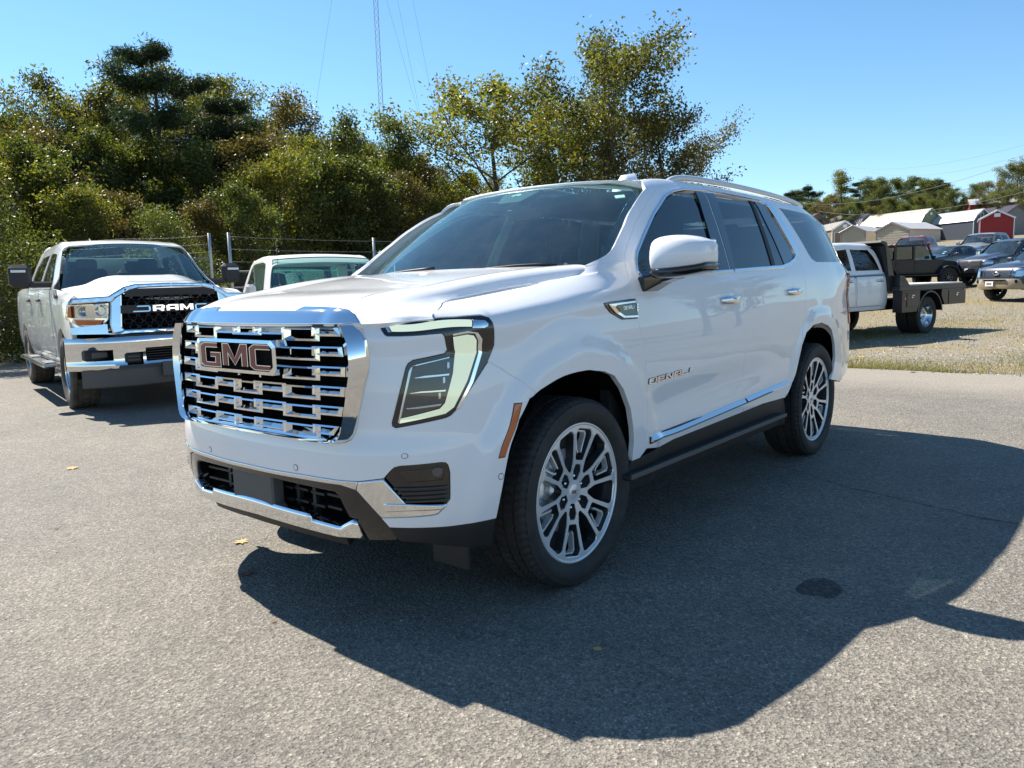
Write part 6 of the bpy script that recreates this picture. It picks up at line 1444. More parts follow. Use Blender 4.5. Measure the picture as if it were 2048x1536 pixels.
for y0, y1 in ((-0.08, -0.62), (0.60, 0.06)):
    pts = []
    for k in range(7):
        y = y0+(y1-y0)*k/6; uvq = r_.nw.cast((0.60-0.1*(1-(y/0.8)**2), -abs(y), 5), (0, 0, -1))
        if uvq is None: continue
        p = r_.nw.ev([uvq])[0]; n_ = r_.nw.nrm([uvq])[0]; q = p+n_*0.012; pts.append((q[0], math.copysign(abs(q[1]), y), q[2]))
    if len(pts) > 2: m = MB(); m.tube(pts, 0.008, 6); m.build('wiper', 'black_plastic', r_.root)
# ================================================================== old pickup between the two
OS = dict(paint='old_cream', W=0.98, zb=0.45, nose=-0.85, bow=0.16, tail=4.7, step=0.08, top=[(-0.85, 1.08), (0.5, 1.15), (0.7, 1.20), (2.3, 1.22), (4.7, 1.22)], roof=[(0.6, 1.3), (0.95, 1.62), (1.15, 1.735), (1.6, 1.77), (2.15, 1.75), (2.25, 1.7)],
          wt=0.76, bw=0.035, cab=(0.62, 1.15, 2.1, 2.26), cowl=(0.45, 1.16), dome=0.02, crown=0.03, ws=(0.66, 1.20, 1.10, 1.745), wsw=(0.86, 0.715), wsb=(0.10, 0.07), rake=[0.05, 0.02, 0, 0, 0, 0, 0.01, 0.03])
OS['in'] = 0.05
old = Car('old_pickup', 'faded cream old pickup behind the suv hood, only its cab and roof showing', 'pickup truck', (4.15, 5.75, 69.5, 0, 1.03), OS)
o_ = old; o_.body([(0, 0.38, 0.46), (3.3, 0.38, 0.46)]); o_.hood()
o_.cabin([(0.62, 1.20), (0.70, 1.28), (0.98, 1.62), (1.10, 1.73), (1.4, 1.755), (2.1, 1.745), (2.2, 1.70), (2.26, 1.22)], [[(0.86, 1.25), (1.20, 1.68), (1.98, 1.69), (2.06, 1.62), (2.08, 1.25)]], 'glass_ws')
o_.roof(1.0, 2.2); o_.windshield('glass_ws', 0.02); o_.guts(seats=False)
mb = MB(); mb.box((2.24, 0, 1.27), (0.05, 1.45, 0.14)); mb.box((2.24, 0, 1.72), (0.05, 1.45, 0.10)); mb.box((2.24, 0.66, 1.5), (0.05, 0.16, 0.4)); mb.box((2.24, -0.66, 1.5), (0.05, 0.16, 0.4)); mb.build('cab_back', 'old_cream', o_.root, kind=None)
o_.box('rear_window', (2.245, 0, 1.5), (0.006, 1.2, 0.34), 'glass_ws', 0); o_.box('bench_seat', (1.85, 0, 1.0), (0.2, 1.4, 0.7), 'interior_grey', 0.05)
o_.box('tailgate', (4.66, 0, 0.95), (0.06, 1.8, 0.5), 'old_cream'); o_.box('bed_floor', (3.4, 0, 0.8), (2.2, 1.7, 0.05), 'interior_grey', 0)
o_.f('headlamp', [(0.62, 0.98), (0.80, 0.98), (0.80, 0.84), (0.62, 0.84)], 'reflector'); o_.f('grille', [(-0.58, 0.98), (0.58, 0.98), (0.58, 0.84), (-0.58, 0.84)], 'black_plastic', mid=True)
bumper('front_bumper', np.linspace(-0.95, 0.95, 21), [(0.66, 0.10), (0.65, 0.06), (0.52, 0.06), (0.50, 0.10)], 'chrome', o_.root)
m = MB(); m.tube([(0.40, 0.80, 1.15), (0.44, 0.80, 1.95)], [0.004, 0.0025], 5); m.build('antenna', 'grey_plastic', o_.root)
OW = simple_wheel(0.37, 0.23, 0.20, 5, mats=('satin_chrome', 'wheel_dark'), blocks=24)
o_.wheels(OW, (0.0, 3.3), 0.82, 0.37); o_.mirrors(0.80, 1.30, 0.93, 1.16, 0.13, 0.2, 'old_cream')
# ================================================================== the place
def gz(x):
    t = np.maximum(0, np.asarray(x, float)-13); return np.where(t < 29, 0.0012*t*t, 1.0092+0.0696*(t-29))
def at_az(px, D, side=0.0):
    """a spot D metres from the camera in the compass direction of a picture column"""
    a = YAW-math.atan((px-1024)/FPX); return CAM_P[0]+D*math.cos(a), CAM_P[1]+D*math.sin(a)
def onground(px, py):
    d = FW+RT*(px-1024)/FPX-UP*(py-768)/FPX; t = -CAM_P[2]/d[2]; p = CAM_P+d*t; return p[0], p[1]
# ---- ground
def _asphalt():
    t = P_('asphalt', (0.15, 0.148, 0.142), 0.85, spec=0.35); oc = obj_coord(t)
    big = t.noise(0.35, 5, 0.6, oc); mid = t.noise(3.0, 6, 0.65, oc)
    v = t.n('ShaderNodeTexVoronoi', i_Scale=150.0); t.l(oc, v.inputs['Vector'])
    v2 = t.n('ShaderNodeTexVoronoi', i_Scale=64.0); t.l(oc, v2.inputs['Vector'])
    st = t.ramp(v.outputs['Color'], [(0.08, (0.072, 0.070, 0.066)), (0.4, (0.128, 0.125, 0.118)), (0.8, (0.18, 0.175, 0.163)), (0.97, (0.31, 0.30, 0.28))])
    st2 = t.ramp(v2.outputs['Color'], [(0.1, (0.74,)*3), (0.6, (1, 1, 1)), (0.93, (1.22, 1.2, 1.17))])
    c = t.mix(1.0, st.outputs[0], st2.outputs[0], 'MULTIPLY')
    g = t.ramp(big.outputs[0], [(0.28, (0.80, 0.80, 0.81)), (0.5, (0.98, 0.98, 0.98)), (0.72, (1.13, 1.12, 1.10))]); c = t.mix(1.0, c, g.outputs[0], 'MULTIPLY')
    g2 = t.ramp(mid.outputs[0], [(0.35, (0.9, 0.9, 0.9)), (0.65, (1.08, 1.08, 1.07))]); c = t.mix(1.0, c, g2.outputs[0], 'MULTIPLY')
    # the strip along the verge is older and paler, with sand washed in
    sx = t.n('ShaderNodeSeparateXYZ'); t.l(oc, sx.inputs[0]); w = t.noise(0.6, 4, 0.6, oc)
    a = t.n('ShaderNodeMath', operation='MULTIPLY_ADD', i_1=1.2, i_2=-0.6); t.l(w.outputs[0], a.inputs[0])
    b = t.n('ShaderNodeMath', operation='ADD'); t.l(sx.outputs[0], b.inputs[0]); t.l(a.outputs[0], b.inputs[1])
    m = t.n('ShaderNodeMapRange', i_1=6.3, i_2=7.6, i_3=0.0, i_4=0.55); t.l(b.outputs[0], m.inputs[0])
    c = t.mix(m.outputs[0], c, (0.25, 0.236, 0.21)); c = t.mix(1.0, c, (1.27, 1.20, 1.09), 'MULTIPLY'); t.l(c, t.b.inputs['Base Color'])
    dd = t.n('ShaderNodeMath', operation='MULTIPLY_ADD', i_1=0.6); t.l(v.outputs['Distance'], dd.inputs[0]); t.l(v2.outputs['Distance'], dd.inputs[2])
    t.bump(dd.outputs[0], 0.7, 0.006); return t.m
def _soil():
    t = P_('gravel_ground', (0.2, 0.18, 0.15), 0.95); oc = obj_coord(t)
    v = t.n('ShaderNodeTexVoronoi', i_Scale=26.0); t.l(oc, v.inputs['Vector'])
    st = t.ramp(v.outputs['Color'], [(0.1, (0.085, 0.082, 0.078)), (0.5, (0.17, 0.165, 0.158)), (0.9, (0.32, 0.31, 0.295))])
    n = t.noise(0.45, 6, 0.68, oc); n2 = t.noise(2.4, 5, 0.65, oc)
    g = t.ramp(n2.outputs[0], [(0.3, (0.15, 0.115, 0.06)), (0.5, (0.235, 0.185, 0.10)), (0.78, (0.11, 0.12, 0.04))])
    f = t.ramp(n.outputs[0], [(0.42, (0, 0, 0)), (0.56, (1, 1, 1))]); f2 = t.ramp(n2.outputs[0], [(0.38, (0, 0, 0)), (0.55, (0.8,)*3)])
    ff = t.n('ShaderNodeMath', operation='MAXIMUM'); t.l(f.outputs[0], ff.inputs[0]); t.l(f2.outputs[0], ff.inputs[1])
    c = t.mix(ff.outputs[0], st.outputs[0], g.outputs[0]); t.l(c, t.b.inputs['Base Color']); t.bump(v.outputs['Distance'], 0.8, 0.02); return t.m
M['asphalt'] = _asphalt(); M['soil'] = _soil()
XE = 8.82
xs = np.concatenate([np.linspace(-60, XE-0.6, 12), [XE-0.02, XE+0.25, XE+0.6], np.arange(10, 44, 1.5), np.arange(46, 150, 6), [170, 220, 300, 450, 800, 1500]])
ys = np.concatenate([[-1500, -500, -200, -100], np.arange(-60, 61, 6), [80, 110, 160, 250, 500, 1500]])
xs = np.concatenate([[-1500, -400, -150], xs])
V = []
for x in xs:
    for y in ys:
        z = float(gz(min(x, 160)))+0.25*math.sin(x*0.09+1)*math.sin(y*0.07)*min(1, max(0, (x-30)/30)); z += (-0.012 if x < XE else 0.0)
        V.append((x, y, z))
n = len(ys)
obj('ground', mesh('ground', V, [(i*n+j, (i+1)*n+j, (i+1)*n+j+1, i*n+j+1) for i in range(len(xs)-1) for j in range(n-1)], 'soil', smooth=True), kind='structure')
# asphalt lot: broken edge along the verge
edge = [(XE+0.14*math.sin(y*1.3)+0.07*math.sin(y*4.1+1)+RNG.uniform(-0.06, 0.06), y) for y in np.arange(-30, 14.4, 0.35)]
poly = [(-45, -40), (9, -40)]+edge+[(-45, 14.3)]
vv, _, ff, _, _, _ = delaunay_2d_cdt([Vector(p) for p in poly], [(i, (i+1) % len(poly)) for i in range(len(poly))], [], 1, 1e-6)
obj('parking_lot', mesh('parking_lot', [(p[0], p[1], 0.0) for p in vv], [list(f) for f in ff], 'asphalt', smooth=False), kind='structure')
# crack and oil stain
pts = [onground(*p) for p in [(1330, 880), (1420, 906), (1500, 922), (1580, 938), (1640, 957), (1700, 976), (1780, 994), (1860, 1012), (1950, 1034), (2048, 1052), (2200, 1085)]]
cr = []
for (a, b), (c, d) in zip(pts, pts[1:]):
    for k in range(6): t = k/6; cr.append((a+(c-a)*t+RNG.uniform(-.012, .012), b+(d-b)*t+RNG.uniform(-.012, .012)))
V = []; 
for i, (a, b) in enumerate(cr):
    w = RNG.uniform(0.0015, 0.006); V += [(a-w, b-w*0.6, 0.004), (a+w, b+w*0.6, 0.004)]
obj('crack', mesh('crack', V, [(2*i, 2*i+1, 2*i+3, 2*i+2) for i in range(len(cr)-1)], P_('crack', (0.03, 0.03, 0.03), 0.95).m, smooth=False), kind='structure')
cx_, cy_ = onground(1640, 1178)
t = NT('stain'); oc = obj_coord(t); nn = t.noise(30, 5, 0.7, oc); tr = t.n('ShaderNodeBsdfTransparent'); mx = t.n('ShaderNodeMixShader'); r = t.ramp(nn.outputs[0], [(0.25, (0.1,)*3), (0.62, (0.7,)*3)])
t.b.inputs['Base Color'].default_value = (0.02, 0.019, 0.018, 1); t.b.inputs['Roughness'].default_value = 0.7; t.l(r.outputs[0], mx.inputs[0]); t.l(tr.outputs[0], mx.inputs[1]); t.l(t.b.outputs[0], mx.inputs[2]); t.l(mx.outputs[0], t.o.inputs[0])
ring = [(cx_+0.105*math.cos(a)*(1+0.18*math.sin(3*a+1)+RNG.uniform(-.06, .06)), cy_+0.10*math.sin(a)*(1+0.15*math.cos(2*a)+RNG.uniform(-.06, .06)), 0.004) for a in np.linspace(0, 2*math.pi, 41)[:-1]]
obj('oil_stain', mesh('oil_stain', ring, [tuple(range(40))], t.m, smooth=False), kind='structure')
# ---- verge: dry grass blades and loose stones
def scatter_blades(name, N, fx, hmin, hmax, cols, wid=0.006):
    P = fx(N); n = len(P); h = RNG.uniform(hmin, hmax, n); a = RNG.uniform(0, 2*np.pi, n); b = RNG.uniform(0, 2*np.pi, n); l = RNG.uniform(0.1, 0.9, n)*h
    dx, dy = np.cos(a)*wid, np.sin(a)*wid; V = np.empty((n, 3, 3))
    V[:, 0] = P-np.stack([dx, dy, 0*dx+0.01], 1); V[:, 1] = P+np.stack([dx, dy, 0*dx-0.01], 1); V[:, 2] = P+np.stack([np.cos(b)*l, np.sin(b)*l, h], 1)
    me = bpy.data.meshes.new(name); me.from_pydata(V.reshape(-1, 3).tolist(), [], np.arange(3*n).reshape(-1, 3).tolist()); me.materials.append(cols); me.update(); return me
def mat_random(name, stops, rough=0.8, trans=0.0, spec=0.2, noise=0.0):
    t = P_(name, (0.1, 0.1, 0.1), rough, spec=spec); g = t.n('ShaderNodeNewGeometry'); r = t.ramp(g.outputs['Random Per Island'], stops); c = r.outputs[0]
    if noise:
        nz = t.noise(noise, 3, 0.5, obj_coord(t)); q = t.ramp(nz.outputs[0], [(0.35, (0.62, 0.62, 0.62)), (0.65, (1.3, 1.3, 1.2))]); c = t.mix(1.0, c, q.outputs[0], 'MULTIPLY')
    t.l(c, t.b.inputs['Base Color'])
    if trans:
        tl = t.n('ShaderNodeBsdfTranslucent'); mx = t.n('ShaderNodeMixShader'); mx.inputs[0].default_value = trans
        q = t.mix(1.0, c, (1.6, 1.75, 0.75), 'MULTIPLY'); t.l(q, tl.inputs[0]); t.l(t.b.outputs[0], mx.inputs[1]); t.l(tl.outputs[0], mx.inputs[2]); t.l(mx.outputs[0], t.o.inputs[0])
    return t.m
def verge(N, x0, x1, y0, y1, bias=1.0, gravelly=False):
    x = x0+(x1-x0)*RNG.random(N*2)**bias; y = RNG.uniform(y0, y1, N*2)
    f = np.sin(x*0.9+1.3*np.sin(y*0.7))+np.sin(y*1.1+2*np.sin(x*0.35))+RNG.normal(0, 0.6, N*2); ok = (f > 0.1) if not gravelly else (f < 0.9)
    x, y = x[ok][:N], y[ok][:N]; return np.stack([x, y, gz(x)], 1)
gm = mat_random('dry_grass', [(0.0, (0.22, 0.165, 0.08)), (0.35, (0.30, 0.235, 0.12)), (0.6, (0.18, 0.17, 0.055)), (0.85, (0.12, 0.15, 0.035)), (1.0, (0.36, 0.30, 0.18))], trans=0.3)
obj('dry_grass', scatter_blades('dry_grass', 70000, lambda N: verge(N, XE-0.12, 20, -8, 5, 1.9), 0.015, 0.06, gm, 0.004), kind='stuff')
obj('far_grass', scatter_blades('far_grass', 16000, lambda N: verge(N, 17, 40, -12, 8, 1.2), 0.02, 0.06, gm, 0.007), kind='stuff')
def stones(name, P, s0, s1, mat):
    n = len(P); s = RNG.uniform(s0, s1, n)[:, None, None]; base = np.array([(1, 0, 0), (0, 1, 0), (-1, 0, 0), (0, -1, 0), (0, 0, .7), (0, 0, -.7)])
    V = base[None]*s*RNG.uniform(0.6, 1.3, (n, 6, 1)); a = RNG.uniform(0, 6.28, n); c, q = np.cos(a), np.sin(a)
    X = V[:, :, 0]*c[:, None]-V[:, :, 1]*q[:, None]; Y = V[:, :, 0]*q[:, None]+V[:, :, 1]*c[:, None]; V = np.stack([X, Y, V[:, :, 2]], 2)+P[:, None]
    F0 = np.array([(0, 1, 4), (1, 2, 4), (2, 3, 4), (3, 0, 4), (1, 0, 5), (2, 1, 5), (3, 2, 5), (0, 3, 5)]); F = (F0[None]+6*np.arange(n)[:, None, None]).reshape(-1, 3)
    me = bpy.data.meshes.new(name); me.from_pydata(V.reshape(-1, 3).tolist(), [], F.tolist()); me.materials.append(mat); me.update(); return me
sm = mat_random('stone', [(0, (0.11, 0.105, 0.10)), (0.4, (0.21, 0.20, 0.185)), (0.8, (0.33, 0.315, 0.29)), (1, (0.48, 0.46, 0.43))])
obj('gravel', stones('gravel', verge(16000, XE-0.25, 36, -12, 6, 1.5, True), 0.008, 0.028, sm), kind='stuff')
P0 = np.stack([RNG.uniform(-3, 8.8, 3000), RNG.uniform(-3.5, 12, 3000), np.full(3000, 0.001)], 1)
obj('loose_grit', stones('loose_grit', P0, 0.0015, 0.005, sm), kind='stuff')
# ---- fallen leaves on the asphalt
lm = mat_random('fallen_leaf', [(0, (0.42, 0.28, 0.12)), (1, (0.5, 0.36, 0.16))]); lb = P_('brown_leaf', (0.14, 0.075, 0.035), 0.8).m; ly = P_('yellow_leaf', (0.55, 0.38, 0.06), 0.8).m
def fallen(px, py, s, mat, label, rz):
    x, y = onground(px, py); z = float(gz(x))
    o = [(0, -1), (.15, -.6), (.55, -.75), (.45, -.35), (.95, -.2), (.5, .05), (.8, .5), (.3, .4), (.1, 1), (-.2, .45), (-.75, .6), (-.45, .1), (-.9, -.25), (-.4, -.3), (-.5, -.8), (-.12, -.6)]
    V = [(0, 0, 0.05)]+[(a, b, 0.22*math.sin(2.1*a+rz)*abs(b)+0.10*abs(a)) for a, b in o]; mn = min(v[2] for v in V)
    V = [(v[0]*s, v[1]*s, (v[2]-mn)*s+0.003) for v in V]; F = [(0, i+1, (i+1) % 16+1) for i in range(16)]
    me = mesh('fallen_leaf', V, F, mat, smooth=False); m = MB(); m.tube([(0, -s, 0.006), (0.1*s, -1.6*s, 0.012)], 0.0012, 4)
    o = obj('fallen_leaf', me, label=label, cat='leaf', group='leaves fallen on the lot'); o.location = (x, y, z); o.rotation_euler = (0, 0, rz); m.build('leaf_stem', mat, o)
for a in [(143, 938, 0.055, lm, 'tan curled leaf on the asphalt left of the suv bumper', 0.4), (482, 1085, 0.048, lm, 'pale tan leaf at the tip of the suv shadow', 1.9), (494, 1148, 0.042, lb, 'dark brown leaf lying inside the suv shadow', 2.8),
          (113, 1058, 0.016, lb, 'tiny brown twig-like leaf on the bright asphalt at lower left', 1.0), (1722, 714, 0.06, ly, 'yellow leaf in the dry grass beside the suv tail', 0.2), (20, 807, 0.03, lm, 'small leaf on the asphalt at the far left edge', 0.9),
          (1826, 745, 0.05, lb, 'brown leaf on the pale asphalt edge by the grass', 2.0), (548, 1245, 0.012, lb, 'tiny dark crumb of leaf on the asphalt below the suv shadow edge', 0.3), (1195, 1300, 0.02, lm, 'small pale leaf in the suv shadow near the lower edge', 0.5)]: fallen(*a)
# ================================================================== trees
BARK = P_('bark', (0.07, 0.055, 0.042), 0.95); _n = BARK.noise(18, 5, 0.7, obj_coord(BARK)); _r = BARK.ramp(_n.outputs[0], [(0.3, (0.035, 0.028, 0.022)), (0.7, (0.13, 0.105, 0.085))]); BARK.l(_r.outputs[0], BARK.b.inputs['Base Color']); BARK.bump(_n.outputs[0], 0.8, 0.03); M['bark'] = BARK.m
LEAF = {'oak': mat_random('oak_leaf', [(0, (0.05, 0.058, 0.015)), (0.4, (0.095, 0.10, 0.024)), (0.7, (0.135, 0.122, 0.030)), (0.85, (0.17, 0.125, 0.035)), (1, (0.08, 0.095, 0.02))], 0.5, 0.42, 0.4, 0.5),
        'green': mat_random('green_leaf', [(0, (0.04, 0.055, 0.014)), (0.5, (0.08, 0.098, 0.022)), (0.85, (0.14, 0.145, 0.03)), (1, (0.15, 0.12, 0.03))], 0.5, 0.42, 0.45, 0.6),
        'yellow': mat_random('yellow_green_leaf', [(0, (0.08, 0.095, 0.018)), (0.5, (0.15, 0.15, 0.028)), (0.88, (0.22, 0.19, 0.035)), (1, (0.16, 0.085, 0.028))], 0.5, 0.4, 0.4, 0.6),
        'pine': mat_random('pine_needle', [(0, (0.018, 0.032, 0.012)), (0.6, (0.032, 0.052, 0.018)), (1, (0.05, 0.07, 0.022))], 0.6, 0.2, 0.3, 0.7),
        'rust': mat_random('rust_leaf', [(0, (0.065, 0.06, 0.02)), (0.5, (0.105, 0.09, 0.03)), (1, (0.155, 0.095, 0.032))], 0.5, 0.34, 0.4, 0.6)}
def leaves_mesh(name, C_, per, sig, size, mat, needle=False, flat=0.0, seed=0):
    R = np.random.default_rng(seed); C_ = np.asarray(C_); n = len(C_)*per; c = np.repeat(C_, per, 0)+np.clip(R.normal(0, 1, (n, 3)), -1.7, 1.7)*np.array([sig, sig, sig*(0.75 if not needle else 0.55)])
    nrm = R.normal(0, 1, (n, 3)); nrm[:, 2] = nrm[:, 2]*0.8+flat; nrm /= np.linalg.norm(nrm, axis=1)[:, None]
    a = np.cross(nrm, R.normal(0, 1, (n, 3))); a /= np.linalg.norm(a, axis=1)[:, None]; b = np.cross(nrm, a); s = size*R.uniform(0.6, 1.3, n)[:, None]; w = 0.5 if not needle else 0.16
    V = np.stack([c-a*s, c+b*s*w-a*s*0.1, c+a*s, c-b*s*w-a*s*0.1], 1)+0
    V[:, 1] += nrm*s*0.18; V[:, 3] += nrm*s*0.18
    me = bpy.data.meshes.new(name); me.vertices.add(4*n); me.vertices.foreach_set('co', V.reshape(-1)); me.loops.add(4*n); me.loops.foreach_set('vertex_index', np.arange(4*n)); me.polygons.add(n)
    me.polygons.foreach_set('loop_start', np.arange(0, 4*n, 4)); me.polygons.foreach_set('loop_total', np.full(n, 4)); me.update(calc_edges=True); me.materials.append(mat); return me
def skeleton(H, R_, seed, kind='oak', base=0.28, nl=9, r0=None):
    """returns tubes [(points, radii)] and leaf cluster centres"""
    rg = random.Random(seed); tubes = []; cl = []; r0 = r0 or H*0.017
    tr = [Vector((0, 0, -0.15))]; lean = Vector((rg.uniform(-.03, .03), rg.uniform(-.03, .03), 0)); n = 8
    for k in range(1, n+1): tr.append(tr[-1]+Vector((lean.x*H/n+rg.uniform(-.06, .06)*H/n*2, lean.y*H/n+rg.uniform(-.06, .06)*H/n*2, H*0.92/n)))
    rr = [r0*(1-0.85*(k/n)**0.9) for k in range(n+1)]; rr[0] *= 1.25; tubes.append((tr, rr))
    def at(t): i = min(int(t*n), n-1); f = t*n-i; return tr[i].lerp(tr[i+1], f)
    for i in range(nl):
        t = base+(0.97-base)*(i+0.5)/nl+rg.uniform(-.02, .02); az = i*2.4+rg.uniform(-.5, .5); p = at(t)
        if kind == 'pine': L = R_*(1.05-t)**0.75*rg.uniform(0.75, 1.15)*1.2; up = rg.uniform(0.0, 0.35)
        elif kind == 'slim': L = R_*rg.uniform(0.6, 1.0)*(1.15-t*0.8); up = rg.uniform(0.9, 1.6)
        else: L = R_*rg.uniform(0.75, 1.1)*math.sin(math.pi*min(0.97, 0.28+0.72*(t-base)/(1-base)))**0.6; up = rg.uniform(0.25, 0.8)+0.5*t
        d = Vector((math.cos(az), math.sin(az), up)).normalized(); pts = [p]; m = 6
        for k in range(m):
            d = (d+Vector((rg.uniform(-.22, .22), rg.uniform(-.22, .22), rg.uniform(-.12, .16)))).normalized(); pts.append(pts[-1]+d*L/m)
        rb = max(0.012, r0*(1-t)*0.62); tubes.append((pts, [rb*(1-0.8*k/m) for k in range(m+1)]))
        for j in range(2, m+1):
            for s_ in range(2 if j < m else 3):
                q = pts[j]; dd = (d+Vector((rg.uniform(-1, 1), rg.uniform(-1, 1), rg.uniform(-.25, .8 if kind != 'pine' else .3)))*0.9).normalized(); l2 = L*rg.uniform(0.16, 0.34)
                e1 = q+dd*l2*0.5+Vector((0, 0, rg.uniform(-.05, .1))); e2 = e1+(dd+Vector((rg.uniform(-.5, .5), rg.uniform(-.5, .5), rg.uniform(-.2, .5)))).normalized()*l2*0.6
                tubes.append(([q, e1, e2], [rb*0.34, rb*0.22, 0.006])); cl += [tuple(e1), tuple(e2)]
                if rg.random() < 0.6: e3 = e1+Vector((rg.uniform(-1, 1), rg.uniform(-1, 1), rg.uniform(-.3, .8)))*l2*0.45; tubes.append(([e1, e3], [rb*0.2, 0.005])); cl.append(tuple(e3))
    cl += [tuple(at(0.97)), tuple(at(0.99)+Vector((0, 0, 0.25)))]
    return tubes, cl
def proto_tree(seed, kind, H, R_, per, sig, size, leaf, nl, base, needle=False):
    tb, cl = skeleton(H, R_, seed, kind, base, nl); mb = MB()
    for p, r in tb: mb.tube(p, r, 7 if len(p) > 4 else 4, caps=False)
    tm = mb.me('trunk', M['bark'])
    return tm, leaves_mesh('crown', cl, per, sig, size, LEAF[leaf], needle, seed=seed)
def shrub_proto(seed, H, R_, N, size, leaf):
    rg = np.random.default_rng(seed); n = 60; a = rg.uniform(0, 6.28, n); z = rg.uniform(0.03, 1, n)**0.9; r = R_*np.sqrt(rg.uniform(0.05, 1, n))*np.clip(np.sin(np.pi*(0.22+0.74*z)), 0.15, 1); C_ = np.stack([r*np.cos(a), r*np.sin(a), z*H+rg.normal(0, 0.35, n)], 1); C_[:, 2] = np.maximum(C_[:, 2], 0.2)
    mb = MB()
    for k in range(9):
        q = C_[int(rg.integers(n))]; mb.tube([(q[0]*0.1, q[1]*0.1, -0.1), (q[0]*0.4, q[1]*0.4, q[2]*0.5), tuple(q)], [0.05, 0.03, 0.008], 5, caps=False)
    return mb.me('trunk', M['bark']), leaves_mesh('crown', C_, N//n, 0.34, size, LEAF[leaf], seed=seed)
PR = {'oakA': proto_tree(3, 'oak', 10, 3.9, 50, 0.28, 0.07, 'oak', 13, 0.24), 'oakB': proto_tree(11, 'oak', 10, 4.2, 48, 0.29, 0.07, 'rust', 14, 0.20), 'oakC': proto_tree(23, 'oak', 10, 3.6, 52, 0.29, 0.07, 'green', 13, 0.22),
      'oakD': proto_tree(41, 'oak', 10, 3.9, 32, 0.29, 0.075, 'yellow', 15, 0.22), 'oakE': proto_tree(52, 'oak', 10, 3.9, 40, 0.30, 0.075, 'oak', 16, 0.22),
      'pine': proto_tree(5, 'pine', 13, 4.4, 62, 0.25, 0.12, 'pine', 24, 0.30, True), 'pineB': proto_tree(15, 'pine', 12, 3.9, 62, 0.26, 0.12, 'pine', 20, 0.38, True),
      'thickA': proto_tree(61, 'oak', 7, 2.0, 40, 0.25, 0.060, 'green', 17, 0.05), 'thickB': proto_tree(62, 'oak', 7, 2.1, 38, 0.25, 0.060, 'yellow', 16, 0.06), 'thickC': proto_tree(63, 'oak', 7, 1.9, 40, 0.26, 0.060, 'rust', 17, 0.05),
      'slim': proto_tree(8, 'slim', 8, 1.9, 22, 0.24, 0.06, 'green', 11, 0.3), 'slimB': proto_tree(31, 'slim', 8, 1.7, 28, 0.26, 0.065, 'yellow', 10, 0.25),
      'shrubA': shrub_proto(2, 5.2, 2.3, 34000, 0.044, 'green'), 'shrubB': shrub_proto(4, 4.6, 2.4, 32000, 0.044, 'yellow'), 'shrubC': shrub_proto(9, 5.0, 2.2, 32000, 0.044, 'rust')}
PH = {'thickA': 7, 'thickB': 7, 'thickC': 7, 'oakD': 10, 'oakE': 10, 'oakA': 10, 'oakB': 10, 'oakC': 10, 'pine': 13, 'pineB': 12, 'slim': 8, 'slimB': 8, 'shrubA': 5.2, 'shrubB': 4.6, 'shrubC': 5.0}
NM = {'thi': 'small_tree', 'oak': 'oak_tree', 'pin': 'pine_tree', 'sli': 'young_tree', 'shr': 'tall_shrub'}; CT = {'thi': 'tree', 'oak': 'tree', 'pin': 'tree', 'sli': 'tree', 'shr': 'shrub'}
def tree(proto, px, D, top, label, rz=0.0, wide=1.0, group='trees of the wood behind the fence', xy=None):
    x, y = xy if xy else at_az(px, D); H = top if xy else CAM_P[2]+(600.5-0.0315*px-top)*D*math.cos(math.atan((px-1024)/FPX))/FPX-float(gz(x)); s = H/PH[proto]/1.04; e = thing(NM[proto[:3]], label, CT[proto[:3]], (x, y, float(gz(x))-0.05), rz, group); e.scale = (s*wide, s*wide, s)
    tm, cm = PR[proto]; obj('trunk', tm, e); obj('crown', cm, e)
W_ = 'trees of the wood behind the fence'; S_ = 'undergrowth along the fence'
